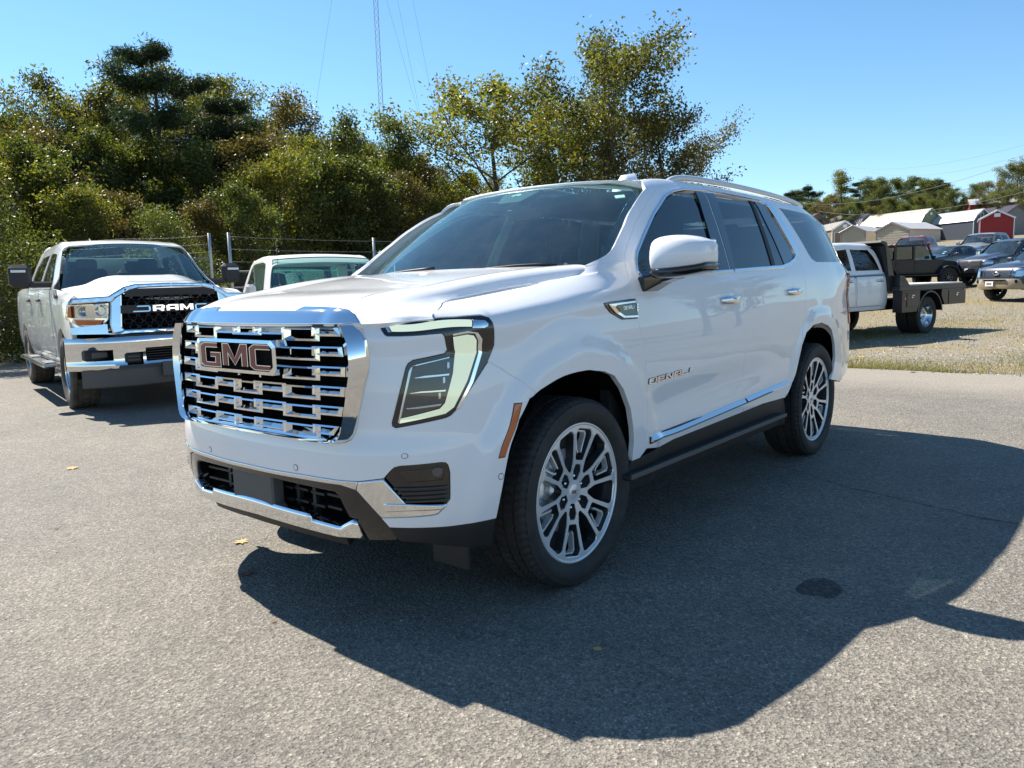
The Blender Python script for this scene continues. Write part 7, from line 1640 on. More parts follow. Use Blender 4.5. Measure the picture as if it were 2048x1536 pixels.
for a in [('thickB', 10, 24, 245, 'yellow green small tree at the left edge, behind the white pickup bed', 0.3), ('thickA', 95, 25, 250, 'green small tree above the left end of the white pickup cab', 1.3), ('thickB', 185, 23, 350, 'yellow small tree directly above the roof of the white pickup', 2.2),
          ('thickC', 262, 24, 360, 'brownish small tree over the right half of the white pickup roof', 0.9), ('shrubA', 350, 21.0, 440, 'dark green shrub at the foot of the big pine', 4.0), ('thickC', 425, 24, 380, 'rusty small tree behind the barbed wire posts', 5.0), ('thickA', 505, 24, 350, 'green small tree above the left end of the old pickup roof', 2.7),
          ('thickB', 590, 28, 275, 'yellow green small tree above the middle of the old pickup roof', 3.3), ('thickA', 665, 30.0, 285, 'bright green small tree above the right end of the old pickup roof', 0.2), ('thickA', 735, 30.0, 300, 'green small tree where the suv hood meets its windshield', 1.9), ('thickC', 812, 31, 325, 'olive small tree behind the far edge of the suv windshield', 4.4), ('thickB', 880, 32, 370, 'yellowish small tree next to the upper left of the suv windshield', 5.5),
          ('shrubA', -70, 20.0, 320, 'green shrub just outside the left edge', 2.5), ('thickC', 150, 30, 240, 'rusty small tree left of the big pine', 2.0), ('thickA', 240, 30, 245, 'green small tree between pickup roof and big pine', 3.0), ('thickA', 420, 30, 270, 'dark green small tree right of the big pine trunk', 4.6), ('thickC', 545, 31, 245, 'rusty small tree above the old pickup', 0.5), ('thickC', 50, 29, 225, 'rusty small tree at the left edge', 1.5), ('thickA', 315, 31, 265, 'green small tree just left of the big pine trunk', 5.2), ('thickC', 490, 32, 265, 'green small tree between the two pines', 3.9), ('thickB', 630, 33, 255, 'yellow small tree left of the radio mast', 0.8),
          ('thickA', 705, 35, 275, 'dense green small tree below the radio mast', 1.1), ('thickC', 845, 36, 300, 'dense olive small tree right of the radio mast', 2.9), ('thickA', 760, 37, 290, 'dense green small tree right behind the foot of the mast', 5.9), ('thickA', 870, 38, 340, 'green small tree at the right end of the wood', 4.9), ('shrubA', 930, 38, 390, 'low shrub left of the open oak over the suv roof', 3.9), ('shrubA', 1000, 40, 405, 'low green shrub beneath the open oak', 0.8), ('shrubB', 1090, 42, 400, 'low yellow shrub beneath the tall trunk', 2.2)]: tree(*a, group=S_)
for a in [('oakC', 15, 32, 212, 'green oak filling the upper left corner', 0.4), ('oakA', 215, 34, 150, 'olive oak left of the big pine', 2.1), ('oakB', 110, 38, 235, 'rusty oak at upper left below the gap of sky', 1.0), ('pine', 345, 31, 30, 'big dark pine with a thick trunk above the white pickup', 0.0), ('pineB', 480, 33, 130, 'second dark pine right of the big one', 1.2), ('pineB', 250, 37, 165, 'dark pine partly hidden left of the big pine', 3.2),
          ('oakB', 590, 37, 190, 'rusty oak reaching the top edge right of the pines', 0.7), ('oakA', 430, 42, 140, 'tall olive oak behind the pines', 2.6), ('oakC', 655, 45, 290, 'green oak left of the radio mast', 3.7), ('oakA', 760, 47, 280, 'olive oak behind the radio mast', 0.9), ('oakB', 850, 48, 300, 'rusty round oak right of the radio mast', 5.1), ('oakC', 560, 50, 250, 'green oak far back above the old pickup', 2.9),
          ('slim', 712, 33, 195, 'thin young tree with feathery top left of the mast', 1.4), ('slim', 800, 34, 200, 'thin young tree with feathery top in front of the mast', 3.1), ('slimB', 745, 38, 250, 'sparse yellow sapling beside the mast', 0.6), ('oakC', -120, 32, 200, 'oak outside the left edge', 5.0), ('oakA', -250, 30, 200, 'oak further outside the left edge', 1.0), ('oakB', 330, 50, 190, 'rusty oak deep in the wood behind the big pine', 4.4), ('oakC', 150, 50, 255, 'green oak deep in the wood at upper left', 0.1), ('oakC', 50, 47, 230, 'green oak deep in the wood at the left edge', 4.1), ('oakC', 300, 44, 260, 'green oak between the two left pines', 2.2), ('oakA', 520, 45, 230, 'olive oak right behind the second pine', 5.3), ('oakC', 700, 55, 310, 'green oak on the horizon left of the mast', 4.0), ('oakC', 905, 55, 370, 'green oak low on the horizon left of the open oak', 3.0)]: tree(*a)
G2 = 'oaks standing apart behind the suv'
for a in [('oakD', 1010, 36, 150, 'open yellow green oak left of the tall trunk above the suv roof', 1.7, 1.3), ('oakE', 1195, 36, 85, 'tall rusty oak with a thick dark trunk above the suv roof', 0.5, 1.1), ('oakB', 1318, 38, 210, 'round rusty oak leaning right above the suv roof rail', 3.0, 1.1), ('oakD', 1115, 42, 190, 'pale oak between the open oak and the tall trunk', 4.0, 1.2), ('slimB', 925, 40, 330, 'sparse yellow sapling left of the open oak', 2.4), ('slim', 1105, 38, 235, 'thin young tree between the two oaks above the suv', 0.9), ('oakA', 965, 50, 340, 'small olive oak behind the sapling at the suv windshield top', 0.3)]: tree(*a, group=G2)
# far tree line behind the sheds
G3 = 'trees along the ridge behind the sheds'
far = [(1575, 122, 372, 'pineB'), (1618, 118, 358, 'pineB'), (1560, 135, 385, 'pineB'), (1650, 128, 392, 'oakA'), (1690, 122, 335, 'slimB'), (1705, 135, 352, 'pineB'), (1660, 112, 395, 'oakB'), (1740, 120, 358, 'oakC'), (1765, 126, 348, 'pineB'), (1800, 122, 356, 'oakC'), (1812, 132, 347, 'pineB'), (1845, 118, 360, 'oakC'), (1868, 128, 347, 'pineB'), (1890, 122, 353, 'pineB'), (1640, 106, 408, 'oakB'), (1720, 108, 398, 'oakC'), (1780, 108, 395, 'oakC'), (1835, 108, 390, 'oakA'), (1885, 110, 382, 'oakC'), (1925, 122, 398, 'oakA'), (1955, 118, 366, 'oakC'), (1990, 114, 360, 'oakB'), (2025, 110, 325, 'oakA'), (2065, 112, 322, 'oakB'), (1540, 120, 395, 'oakC'), (2110, 110, 330, 'oakC'), (1600, 140, 380, 'oakC'), (1745, 140, 365, 'pineB'), (1840, 140, 360, 'pineB'), (1930, 135, 390, 'oakC'), (1605, 112, 405, 'oakC'), (1690, 106, 412, 'oakC'), (1750, 105, 410, 'oakA'), (1810, 106, 408, 'oakC'), (1860, 106, 400, 'oakC'), (1910, 110, 405, 'oakC'), (1960, 108, 395, 'oakC'), (2010, 106, 380, 'oakC')]
WD = {'pineB': 'dark round topped pine', 'oakA': 'olive tree', 'oakB': 'rusty autumn tree', 'oakC': 'green tree', 'slimB': 'tall yellow green tree'}
LM = [(1560, 'beside the suv roof rail'), (1600, 'above the tail of the suv'), (1640, 'just right of the suv roof'), (1690, 'above the porch shed'), (1740, 'above the white barn gable'), (1785, 'above the large tan garage'), (1820, 'above the garage roof'), (1860, 'above the green barn'), (1900, 'over the ridge of the teal barn'), (1950, 'above the teal barn gable'), (1990, 'above the red barn'), (2030, 'above the long white roof'), (2100, 'past the right edge')]
seen = {}
for i, (px, D, H, pr) in enumerate(far):
    lm = min(LM, key=lambda q: abs(q[0]-px))[1]; lab = WD[pr]+' on the ridge '+lm; seen[lab] = seen.get(lab, 0)+1
    if seen[lab] > 1: lab = WD[pr]+' on the ridge '+lm+[', standing further back', ', third from the front', ', fourth from the front'][min(seen[lab]-2, 2)]
    tree(pr, px, D, H, lab, i*1.1, 1.15 if pr[:3] == 'oak' else (1.25 if pr[:3] == 'pin' else 1.3), G3)
# ================================================================== fence, mast, wires
M['galv'] = P_('galvanised', (0.42, 0.43, 0.43), 0.45, 0.7).m
FY = 13.5
def wire_mesh(x0, x1, z0, z1, y, cell=0.075):
    """chain link: two families of zigzag wires as flat ribbons"""
    V = []; F = []
    H = z1-z0; n = int((x1-x0)/cell)
    for k in range(-int(H/cell), n+1):
        for sg in (1, -1):
            xa = x0+k*cell; xb = xa+H
            if sg < 0: xa, xb = xb, xa
            za, zb_ = z0, z1; lo, hi = x0, x1
            def clipx(xa, za, xb, zb_):
                t0, t1 = 0.0, 1.0; dx = xb-xa
                for bound, s in ((lo, 1), (hi, -1)):
                    if abs(dx) < 1e-9: continue
                    t = (bound-xa)/dx
                    if dx*s > 0: t0 = max(t0, t)
                    else: t1 = min(t1, t)
                return t0, t1
            t0, t1 = clipx(xa, za, xb, zb_)
            if t1-t0 < 0.02: continue
            a = (xa+(xb-xa)*t0, za+(zb_-za)*t0); b = (xa+(xb-xa)*t1, za+(zb_-za)*t1); w = 0.0022; i = len(V)
            V += [(a[0]-w, y, a[1]+w), (a[0]+w, y, a[1]-w), (b[0]+w, y, b[1]-w), (b[0]-w, y, b[1]+w)]; F.append((i, i+1, i+2, i+3))
    return mesh('chain_link', V, F, 'fence_steel', smooth=False)
def fence(pa, pb, posts, rail_z, top_z, label):
    """from picture column/distance pa to pb; posts at columns"""
    A = np.array(at_az(*pa)); B = np.array(at_az(*pb)); d = B-A; mlen = float(np.linalg.norm(d)); h = math.atan2(d[1], d[0])
    e = thing('chain_link_fence', label, 'fence', (A[0], A[1], 0), h)
    obj('chain_link', wire_mesh(0, mlen, 0.05, rail_z, 0), e, kind='stuff')
    for px in posts:
        a = YAW-math.atan((px-1024)/FPX); r = np.array([math.cos(a), math.sin(a)]); M2 = np.array([[d[0], -r[0]], [d[1], -r[1]]]); t, _ = np.linalg.solve(M2, CAM_P[:2]-A); x = t*mlen
        m = MB(); m.tube([(x, 0.03, -0.1), (x, 0.03, rail_z+0.05), (x, 0.03, top_z)], 0.036, 8); m.build('post', 'galv', e)
    for nm, z, r in (('top_rail', rail_z, 0.022), ('middle_rail', rail_z-0.36, 0.018)): m = MB(); m.tube([(0, 0.03, z), (mlen, 0.03, z)], r, 7); m.build(nm, 'fence_steel', e)
    for k in range(3):
        z = rail_z+(top_z-rail_z)*(k+0.8)/3.1; m = MB(); pts = [(a, 0.03, z-0.025*math.sin(math.pi*((a/max(mlen, 1)*4) % 1))) for a in np.linspace(0, mlen, 60)]
        m.tube(pts, 0.0032, 3)
        for a in np.arange(0.05, mlen, 0.13): m.box((a, 0.03, z-0.01), (0.003, 0.025, 0.025))
        m.build('barbed_wire', 'fence_steel', e)
fence((-260, 24), (437, 18.9), [-250, -90, 12, 437], 2.12, 2.68, 'tall chain link fence with barbed wire behind the white pickup')
fence((478, 18.5), (1300, 33), [478, 762, 1000, 1200], 1.80, 2.66, 'lower chain link fence run behind the old pickup')
# radio mast with guy wires
mx_, my_ = at_az(790, 62); e = thing('radio_mast', 'slender lattice radio mast rising above the trees', 'mast', (mx_, my_, 0))
for k in range(3):
    a = rad(120*k+20); m = MB(); m.tube([(0.20*math.cos(a), 0.20*math.sin(a), 0), (0.20*math.cos(a), 0.20*math.sin(a), 46)], 0.022, 5); m.build('leg', 'galv', e)
m = MB()
for i in range(92):
    z = i*0.5
    for k in range(3):
        a, b = rad(120*k+20), rad(120*k+140); s = 0.20; m.tube([(s*math.cos(a), s*math.sin(a), z), (s*math.cos(b), s*math.sin(b), z+0.5)], 0.012, 3, caps=False)
m.build('lattice', 'galv', e, kind='stuff')
for px, z, zt in ((905, 4, 33), (925, 4, 26), (935, 4, 40), (600, 4, 38)):
    gx_, gy_ = at_az(px, 66); m = MB(); m.tube([(0, 0, zt), (gx_-mx_, gy_-my_, z)], 0.008, 3); m.build('guy_wire', 'rubber', e)
def cable(p0, p1, D0, D1, label, r=0.011, sag=0.6):
    q = []
    for (px, py), D in ((p0, D0), (p1, D1)):
        d = FW+RT*(px-1024)/FPX-UP*(py-768)/FPX; q.append(CAM_P+d/np.linalg.norm(d[:2])*D)
    pts = [tuple(q[0]+(q[1]-q[0])*t-np.array([0, 0, sag*4*t*(1-t)])) for t in np.linspace(-0.15, 1.25, 30)]
    m = MB(); m.tube(pts, r, 4); o = m.build('power_line', P_('cable', (0.16, 0.16, 0.16), 0.5).m); link_props(o, label, 'power line', 'wires crossing above the sheds')
def link_props(o, label, cat, group): o['label'] = label; o['category'] = cat; o['group'] = group
cable((1600, 406), (1904, 365), 88, 60, 'upper pale wire crossing in front of the dark pines'); cable((1671, 427), (2048, 384), 84, 58, 'lower pale wire just above the shed roofs'); cable((1710, 336), (2048, 290), 90, 58, 'faint wire in the clear sky at upper right', 0.007); cable((1760, 348), (2048, 310), 90, 58, 'second faint wire in the sky, below the other', 0.007)
d0 = onground
m = MB(); q = []
for (px, py), D in (((830, 120), 55), ((900, 260), 40)):
    d = FW+RT*(px-1024)/FPX-UP*(py-768)/FPX; q.append(CAM_P+d/np.linalg.norm(d[:2])*D)
m.tube([tuple(q[0]), tuple(q[1])], 0.006, 3); o = m.build('power_line', 'rubber'); link_props(o, 'thin wire slanting down through the sky between mast and oak', 'power line', 'wires crossing above the sheds')
# ================================================================== sheds on the slope
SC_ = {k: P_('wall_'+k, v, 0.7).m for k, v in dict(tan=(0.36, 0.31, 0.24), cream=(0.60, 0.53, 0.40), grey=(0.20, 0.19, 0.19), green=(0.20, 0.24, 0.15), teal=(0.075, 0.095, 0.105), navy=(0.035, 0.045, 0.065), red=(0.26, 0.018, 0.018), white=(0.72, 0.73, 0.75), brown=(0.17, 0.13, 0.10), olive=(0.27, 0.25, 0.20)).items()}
RC = {k: P_('metal_roof_'+k, v, 0.38, 0.35).m for k, v in dict(white=(0.50, 0.50, 0.50), cream=(0.48, 0.455, 0.38), dark=(0.06, 0.062, 0.08), grey=(0.18, 0.17, 0.16), mauve=(0.10, 0.095, 0.12)).items()}
def shed(label, pose, w, L, hw, prof, wall, side, roofc, trimc='white', k=1.0, doors=(), siding=False, ov=0.15, name='shed', knee=None):
    """prof: gable outline as (y, z) from eave to ridge; pose scaled towards the camera by k"""
    x, y, h, z = pose; x = CAM_P[0]+(x-CAM_P[0])*k; y = CAM_P[1]+(y-CAM_P[1])*k; z = CAM_P[2]+(z-CAM_P[2])*k
    e = thing(name, label, 'shed', (x, y, z), rad(h), 'storage sheds on the slope'); e.scale = (k, k, k)
    P = prof; full = [(-a, b) for a, b in P]+[(a, b) for a, b in P[::-1][1:]]; full = [(-w/2, hw)] + [q for q in full[1:-1]] + [(w/2, hw)]
    g = [(-w/2, -1.2)]+full+[(w/2, -1.2)]
    for xx, nm in ((0.0, 'front_wall'), (L, 'rear_wall')): m = MB(); m.prism(g, xx, xx+0.04, lambda a, b, d: (d, a, b)); m.build(nm, SC_[wall], e)
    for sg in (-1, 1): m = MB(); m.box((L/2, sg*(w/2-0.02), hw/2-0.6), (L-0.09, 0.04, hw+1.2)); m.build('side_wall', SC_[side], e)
    for i, (a, b) in enumerate(zip(full, full[1:])):
        dy, dz = b[0]-a[0], b[1]-a[1]; l = math.hypot(dy, dz); ny, nz = -dz/l, dy/l
        if nz < 0: ny, nz = -ny, -nz
        a2 = a if i else (a[0]-dy/l*ov, a[1]-dz/l*ov); b2 = b if i < len(full)-2 else (b[0]+dy/l*ov, b[1]+dz/l*ov)
        m = MB(); V = [(xx, p[0]+ny*o, p[1]+nz*o) for xx in (-ov, L+ov) for p in (a2, b2) for o in (0.01, 0.07)]
        m.add(V, [(0, 1, 3, 2), (4, 6, 7, 5), (0, 4, 5, 1), (2, 3, 7, 6), (1, 5, 7, 3), (0, 2, 6, 4)]); rf = m.build('roof_panel', RC[roofc], e)
        m = MB(); nr = max(3, int(L/0.32))
        for q in range(nr+1):
            xx = -ov+(L+2*ov)*q/nr; V = [(xx+u, p[0]+ny*o, p[1]+nz*o) for p in (a2, b2) for u, o in ((-0.03, 0.071), (0, 0.10), (0.03, 0.071))]; m.add(V, [(0, 1, 4, 3), (1, 2, 5, 4)])
        m.build('roof_ribs', RC[roofc], rf, fix=False, kind='stuff')
        m = MB(); V = [(-ov-0.02, p[0]+ny*o, p[1]+nz*o) for p in (a2, b2) for o in (-0.10, 0.07)]; V += [(v[0]+0.018, v[1], v[2]) for v in V]; m.add(V, [(0, 1, 3, 2), (4, 6, 7, 5), (0, 4, 5, 1), (2, 3, 7, 6), (1, 5, 7, 3), (0, 2, 6, 4)]); m.build('rake_trim', SC_[trimc], e)
    if siding:
        for q in range(int((full[len(full)//2][1]+0.2)/0.24)):
            zz = 0.1+q*0.24; ww = w if zz < hw else max(0.1, w*(1-(zz-hw)/(full[len(full)//2][1]-hw)))
            m = MB(); m.box((-0.012, 0, zz), (0.02, ww-0.1, 0.05)); m.build('siding_board', SC_[wall], e)
    for nm, (a0, a1, z0, z1), c in doors:
        m = MB(); m.box((-0.03, (a0+a1)/2, (z0+z1)/2), (0.05, abs(a1-a0), z1-z0), bev=0.01); dd_ = m.build(nm, SC_[c], e)
        if nm in ('door', 'window', 'gable_vent'):
            m = MB(); q = 0.06; aa, bb = min(a0, a1), max(a0, a1)
            for c_, d_ in (((-0.045, aa, (z0+z1)/2), (0.05, q, z1-z0+q)), ((-0.045, bb, (z0+z1)/2), (0.05, q, z1-z0+q)), ((-0.045, (aa+bb)/2, z1), (0.05, bb-aa-q, q)), ((-0.045, (aa+bb)/2, z0), (0.05, bb-aa-q, q))): m.box(c_, d_)
            m.build('frame', SC_[trimc], dd_)
    for sg in (-1, 1): m = MB(); m.box((-0.02, sg*(w/2-0.03), hw/2-0.6), (0.06, 0.10, hw+1.2)); m.build('corner_trim', SC_[trimc], e)
    return e
gab = lambda w, hw, hr: [(w/2, hw), (0, hr)]
gam = lambda w, hw, hk, hr, kk=0.72: [(w/2, hw), (w/2*kk, hk), (0, hr)]
shed('large tan metal garage with a low gable behind the white flatbed cab', (84.86, 18.32, -19.4, 3.33), 3.7, 5.5, 2.3, gab(3.7, 2.3, 3.1), 'tan', 'cream', 'white', 'grey', 1.0, [('gable_vent', (-1.55, -0.95, 0.62, 0.72), 'white'), ('gable_vent', (-1.55, -0.7, 0.28, 0.38), 'white')], True)
shed('small tan metal shed with a white roof between porch shed and large garage', (93.68, 24.71, -10.3, 3.94), 3.0, 4.2, 2.2, gab(3.0, 2.2, 2.9), 'tan', 'cream', 'white', 'grey', 0.92, (), True)
e = shed('porch shed with a cream ribbed roof next to the suv tail', (96.29, 26.44, 36, 4.43), 3.0, 7.0, 2.2, gab(3.0, 2.2, 3.2), 'olive', 'brown', 'cream', 'white', 0.93, [('gable_vent', (-0.2, 0.2, 2.45, 2.75), 'white'), ('door', (-1.2, 1.2, 0.0, 1.9), 'brown')])
shed('green barn shed with a gambrel roof and small round vent', (108.29, 19.53, 58.5, 5.15), 3.2, 11, 2.4, gam(3.2, 2.0, 3.1, 4.0), 'green', 'green', 'cream', 'green', 0.87, [('gable_vent', (-0.2, 0.2, 3.2, 3.55), 'white')], name='barn_shed')
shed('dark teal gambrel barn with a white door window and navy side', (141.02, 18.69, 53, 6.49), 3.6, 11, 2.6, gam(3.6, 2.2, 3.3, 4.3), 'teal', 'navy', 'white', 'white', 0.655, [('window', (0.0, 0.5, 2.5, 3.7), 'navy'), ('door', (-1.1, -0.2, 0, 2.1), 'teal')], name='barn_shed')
shed('red barn shed with white trim and a square gable vent', (112.17, 12.83, 9.8, 5.2), 3.7, 6.0, 2.4, gab(3.7, 2.4, 3.4), 'red', 'red', 'white', 'white', 0.74, [('gable_vent', (-0.3, 0.3, 2.62, 3.0), 'white')])
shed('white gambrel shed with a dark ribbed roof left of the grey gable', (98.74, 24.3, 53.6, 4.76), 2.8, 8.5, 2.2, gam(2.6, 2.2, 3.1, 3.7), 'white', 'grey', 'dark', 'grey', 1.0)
shed('grey gabled shed with a mauve roof behind the large garage', (129.27, 29.11, 40.5, 6.8), 3.6, 8, 2.4, gab(3.6, 2.4, 3.4), 'grey', 'grey', 'mauve', 'grey', 0.76, [('gable_vent', (-0.15, 0.35, 2.65, 3.0), 'white')])
x, y = at_az(1690, 108); shed('brown gabled shed with a grey roof behind the porch shed', (x, y, 50, 5.55), 3.0, 8, 2.0, gab(3.0, 2.0, 3.1), 'olive', 'brown', 'grey', 'brown')
x, y = at_az(1634, 104); shed('brown shed roof peeking out right behind the suv tail', (x, y, 55, 5.83), 3.4, 7, 2.0, gab(3.4, 2.0, 2.9), 'brown', 'brown', 'grey', 'brown')
x, y = at_az(2028, 104); shed('grey roofed shed behind the red barn', (x, y, 50, 5.9), 2.6, 7, 1.6, gab(2.6, 1.6, 2.4), 'grey', 'brown', 'mauve', 'brown')
x, y = at_az(1932, 112); shed('long low building with a white roof far behind the red barn', (x, y, -78, 6.0), 8.0, 30, 2.9, gab(8, 2.9, 3.8), 'red', 'red', 'white', 'red')
# ================================================================== vehicles on the gravel
M['truck_white'] = paint('truck_white', (0.76, 0.77, 0.78)); M['black_paint'] = paint('black_paint', (0.008, 0.008, 0.009), coat=0.15, rough=0.6); M['navy_paint'] = paint('navy_paint', (0.016, 0.025, 0.05)); M['red_paint'] = paint('red_paint', (0.22, 0.008, 0.018)); M['silver_paint'] = paint('silver_paint', (0.20, 0.21, 0.22)); M['gold_paint'] = paint('gold_paint', (0.27, 0.22, 0.15)); M['blue_black'] = paint('blue_black', (0.018, 0.02, 0.03))
M['deck'] = P_('deck_board', (0.62, 0.58, 0.52), 0.8).m; M['steel_black'] = P_('steel_black', (0.02, 0.02, 0.022), 0.4, 0.2, 0.3).m
zg = lambda x: float(gz(x))
DW = simple_wheel(0.40, 0.24, 0.245, 5, 'dually', ('satin_chrome', 'wheel_dark'), 'tyre', 36)
FS = dict(paint='truck_white', W=0.985, zb=0.58, nose=-0.98, bow=0.3, tail=3.25, step=0.08, top=[(-1, 1.15), (0.6, 1.30), (3.3, 1.34)], roof=[(0.5, 1.45), (0.9, 1.75), (1.2, 1.87), (1.7, 1.90), (2.5, 1.89), (3.25, 1.86)], wt=0.76, bw=0.05, cab=(0.55, 1.2, 2.7, 3.02), cowl=(0.4, 1.32), ws=(0.7, 1.34, 1.2, 1.86), lean=0.12,
          xs=[-0.4, 0.0, 0.5, 0.9, 1.6, 2.2, 2.6, 2.9])
FS['in'] = 0.08
fl = Car('flatbed_truck', 'white crew cab truck with a black steel flatbed and dual rear wheels', 'truck', (11.85, 3.10, -16.1, 0.0, 1.0), FS)
fl.body([(0, 0.45, 0.48)]); fl.hood(); fl.roof(1.1, 2.7); fl.windshield(); fl.guts()
fl.cabin([(0.62, 1.33), (0.80, 1.56), (1.14, 1.84), (1.5, 1.88), (2.55, 1.87), (2.74, 1.78), (2.9, 1.40), (2.92, 1.34)], [[(0.85, 1.38), (1.2, 1.76), (1.78, 1.80), (1.80, 1.38)], [(1.94, 1.38), (1.90, 1.80), (2.52, 1.79), (2.66, 1.66), (2.80, 1.38)]], 'glass_privacy')
fl.door([(0.68, 0.66), (0.68, 1.24), (1.84, 1.26), (1.86, 0.66)]); fl.door([(1.90, 0.66), (1.89, 1.26), (2.88, 1.27), (2.92, 1.0), (2.84, 0.66)])
for x in (1.62, 2.70):
    for sg in (-1, 1): m = MB(); m.box((x, sg*1.0, 1.17), (0.20, 0.035, 0.045), bev=0.015); m.build('door_handle', 'chrome', fl.root)
fl.box('cab_back', (3.00, 0, 1.4), (0.06, 1.6, 0.95), 'truck_white'); fl.box('chassis_rail', (4.3, 0, 0.62), (3.0, 0.9, 0.2), 'void')
fl.mirrors(0.82, 1.40, 0.98, 1.34, 0.20, 0.28, 'black_plastic')
for sg in (-1, 1):
    m = MB(); m.box((0.88, sg*1.345, 1.36), (0.05, 0.01, 0.06), bev=0.003); m.build('mirror_indicator', 'amber', fl.root)
# flatbed: its own parts
fb = bpy.data.objects.new('flatbed', None); link(fb, fl.root)
m = MB(); m.box((4.42, 0, 0.985), (2.66, 2.38, 0.10), bev=0.01); m.build('deck_frame', 'steel_black', fb)
for i in range(9): m = MB(); m.box((4.45, -1.02+i*0.255, 1.055), (2.56, 0.235, 0.035), bev=0.004); m.build('deck_board', 'deck', fb)
for sg in (-1, 1):
    for x0, x1 in ((3.16, 3.84), (4.72, 5.75)):
        m = MB(); yy = sg*1.10; z0 = 0.50 if x0 < 4 else 0.60
        P = [(x0, z0), (x1-(0.12 if x0 < 4 else 0), z0), (x1, z0+0.18), (x1, 0.94), (x0, 0.94)] if x0 < 4 else [(x0+0.14, z0), (x1, z0), (x1, 0.94), (x0, 0.94), (x0, z0+0.2)]
        m.prism(P, yy-0.10, yy+0.10, lambda a, b, d: (a, d, b)); bx = m.build('tool_box', 'steel_black', fb)
        m = MB(); w0 = x0+(0.14 if x0 < 4 else 0.26); w1 = x1-(0.10 if x0 < 4 else 0.06); m.box(((w0+w1)/2, yy+sg*0.105, 0.755), (w1-w0-0.06, 0.012, 0.29), bev=0.004); dr = m.build('box_door', 'steel_black', bx)
        m = MB(); m.lathe([(0, 0.03), (0.012, 0.028), (0.014, 0)], 12, 'y', Matrix.Translation(((w0+w1)/2, yy+sg*0.112, 0.80)) @ Matrix.Scale(sg, 4, (0, 1, 0))); m.box(((w0+w1)/2+0.02, yy+sg*0.12, 0.84), (0.09, 0.012, 0.02)); m.build('latch', 'satin_chrome', bx)
    m = MB(); V = []
    for k in range(11):
        t = rad(8+164*k/10)
        for rr in (0.47, 0.50): 
            for yy in (0.84, 1.20): V.append((4.28+rr*math.cos(t)*1.02, sg*yy, 0.42+rr*math.sin(t)))
    m.add(V, [(4*k+a, 4*k+b, 4*k+4+b, 4*k+4+a) for k in range(10) for a, b in ((0, 1), (1, 3), (3, 2), (2, 0))], False); m.build('wheel_arch', 'steel_black', fb)
    m = MB(); m.lathe([(0, 0), (0.012, 0.03), (0.002, 0.035)], 12, 'y', Matrix.Translation((3.14+0.12, sg*1.20, 0.78)) @ Matrix.Scale(sg, 4, (0, 1, 0))); m.build('marker_lamp', 'amber', fb)
    m = MB(); m.lathe([(0, 0), (0.012, 0.035), (0.002, 0.042)], 12, 'y', Matrix.Translation((5.68, sg*1.20, 0.90)) @ Matrix.Scale(sg, 4, (0, 1, 0))); m.build('marker_lamp', 'red_lens', fb)
m = MB(); V = []
for y in (-1.0, 1.0):
    for x, z in ((3.05, 0.95), (3.22, 0.95), (3.20, 1.2), (2.98, 1.75), (2.88, 1.93), (2.68, 1.97), (2.66, 1.93), (2.84, 1.86)): V.append((x, y, z))
m.add(V, [tuple(range(8)), tuple(range(8, 16))]+[(i, (i+1) % 8, 8+(i+1) % 8, 8+i) for i in range(8)]); m.build('headache_rack', 'steel_black', fb)
m = MB(); m.prism([(3.14, 1.03), (3.55, 1.03), (3.30, 1.24), (3.14, 1.26)], -1.15, 1.15, lambda a, b, d: (a, d, b)); m.build('front_box', 'steel_black', fb)
fl.wheels({k: v for k, v in DW.items()}, (0.0,), 0.86, 0.40)
for sg in (-1, 1):
    for yy in (1.02, 0.76): place_wheel(fl.root, DW, 4.28, sg*yy, 0.40, sg > 0, 0.3)
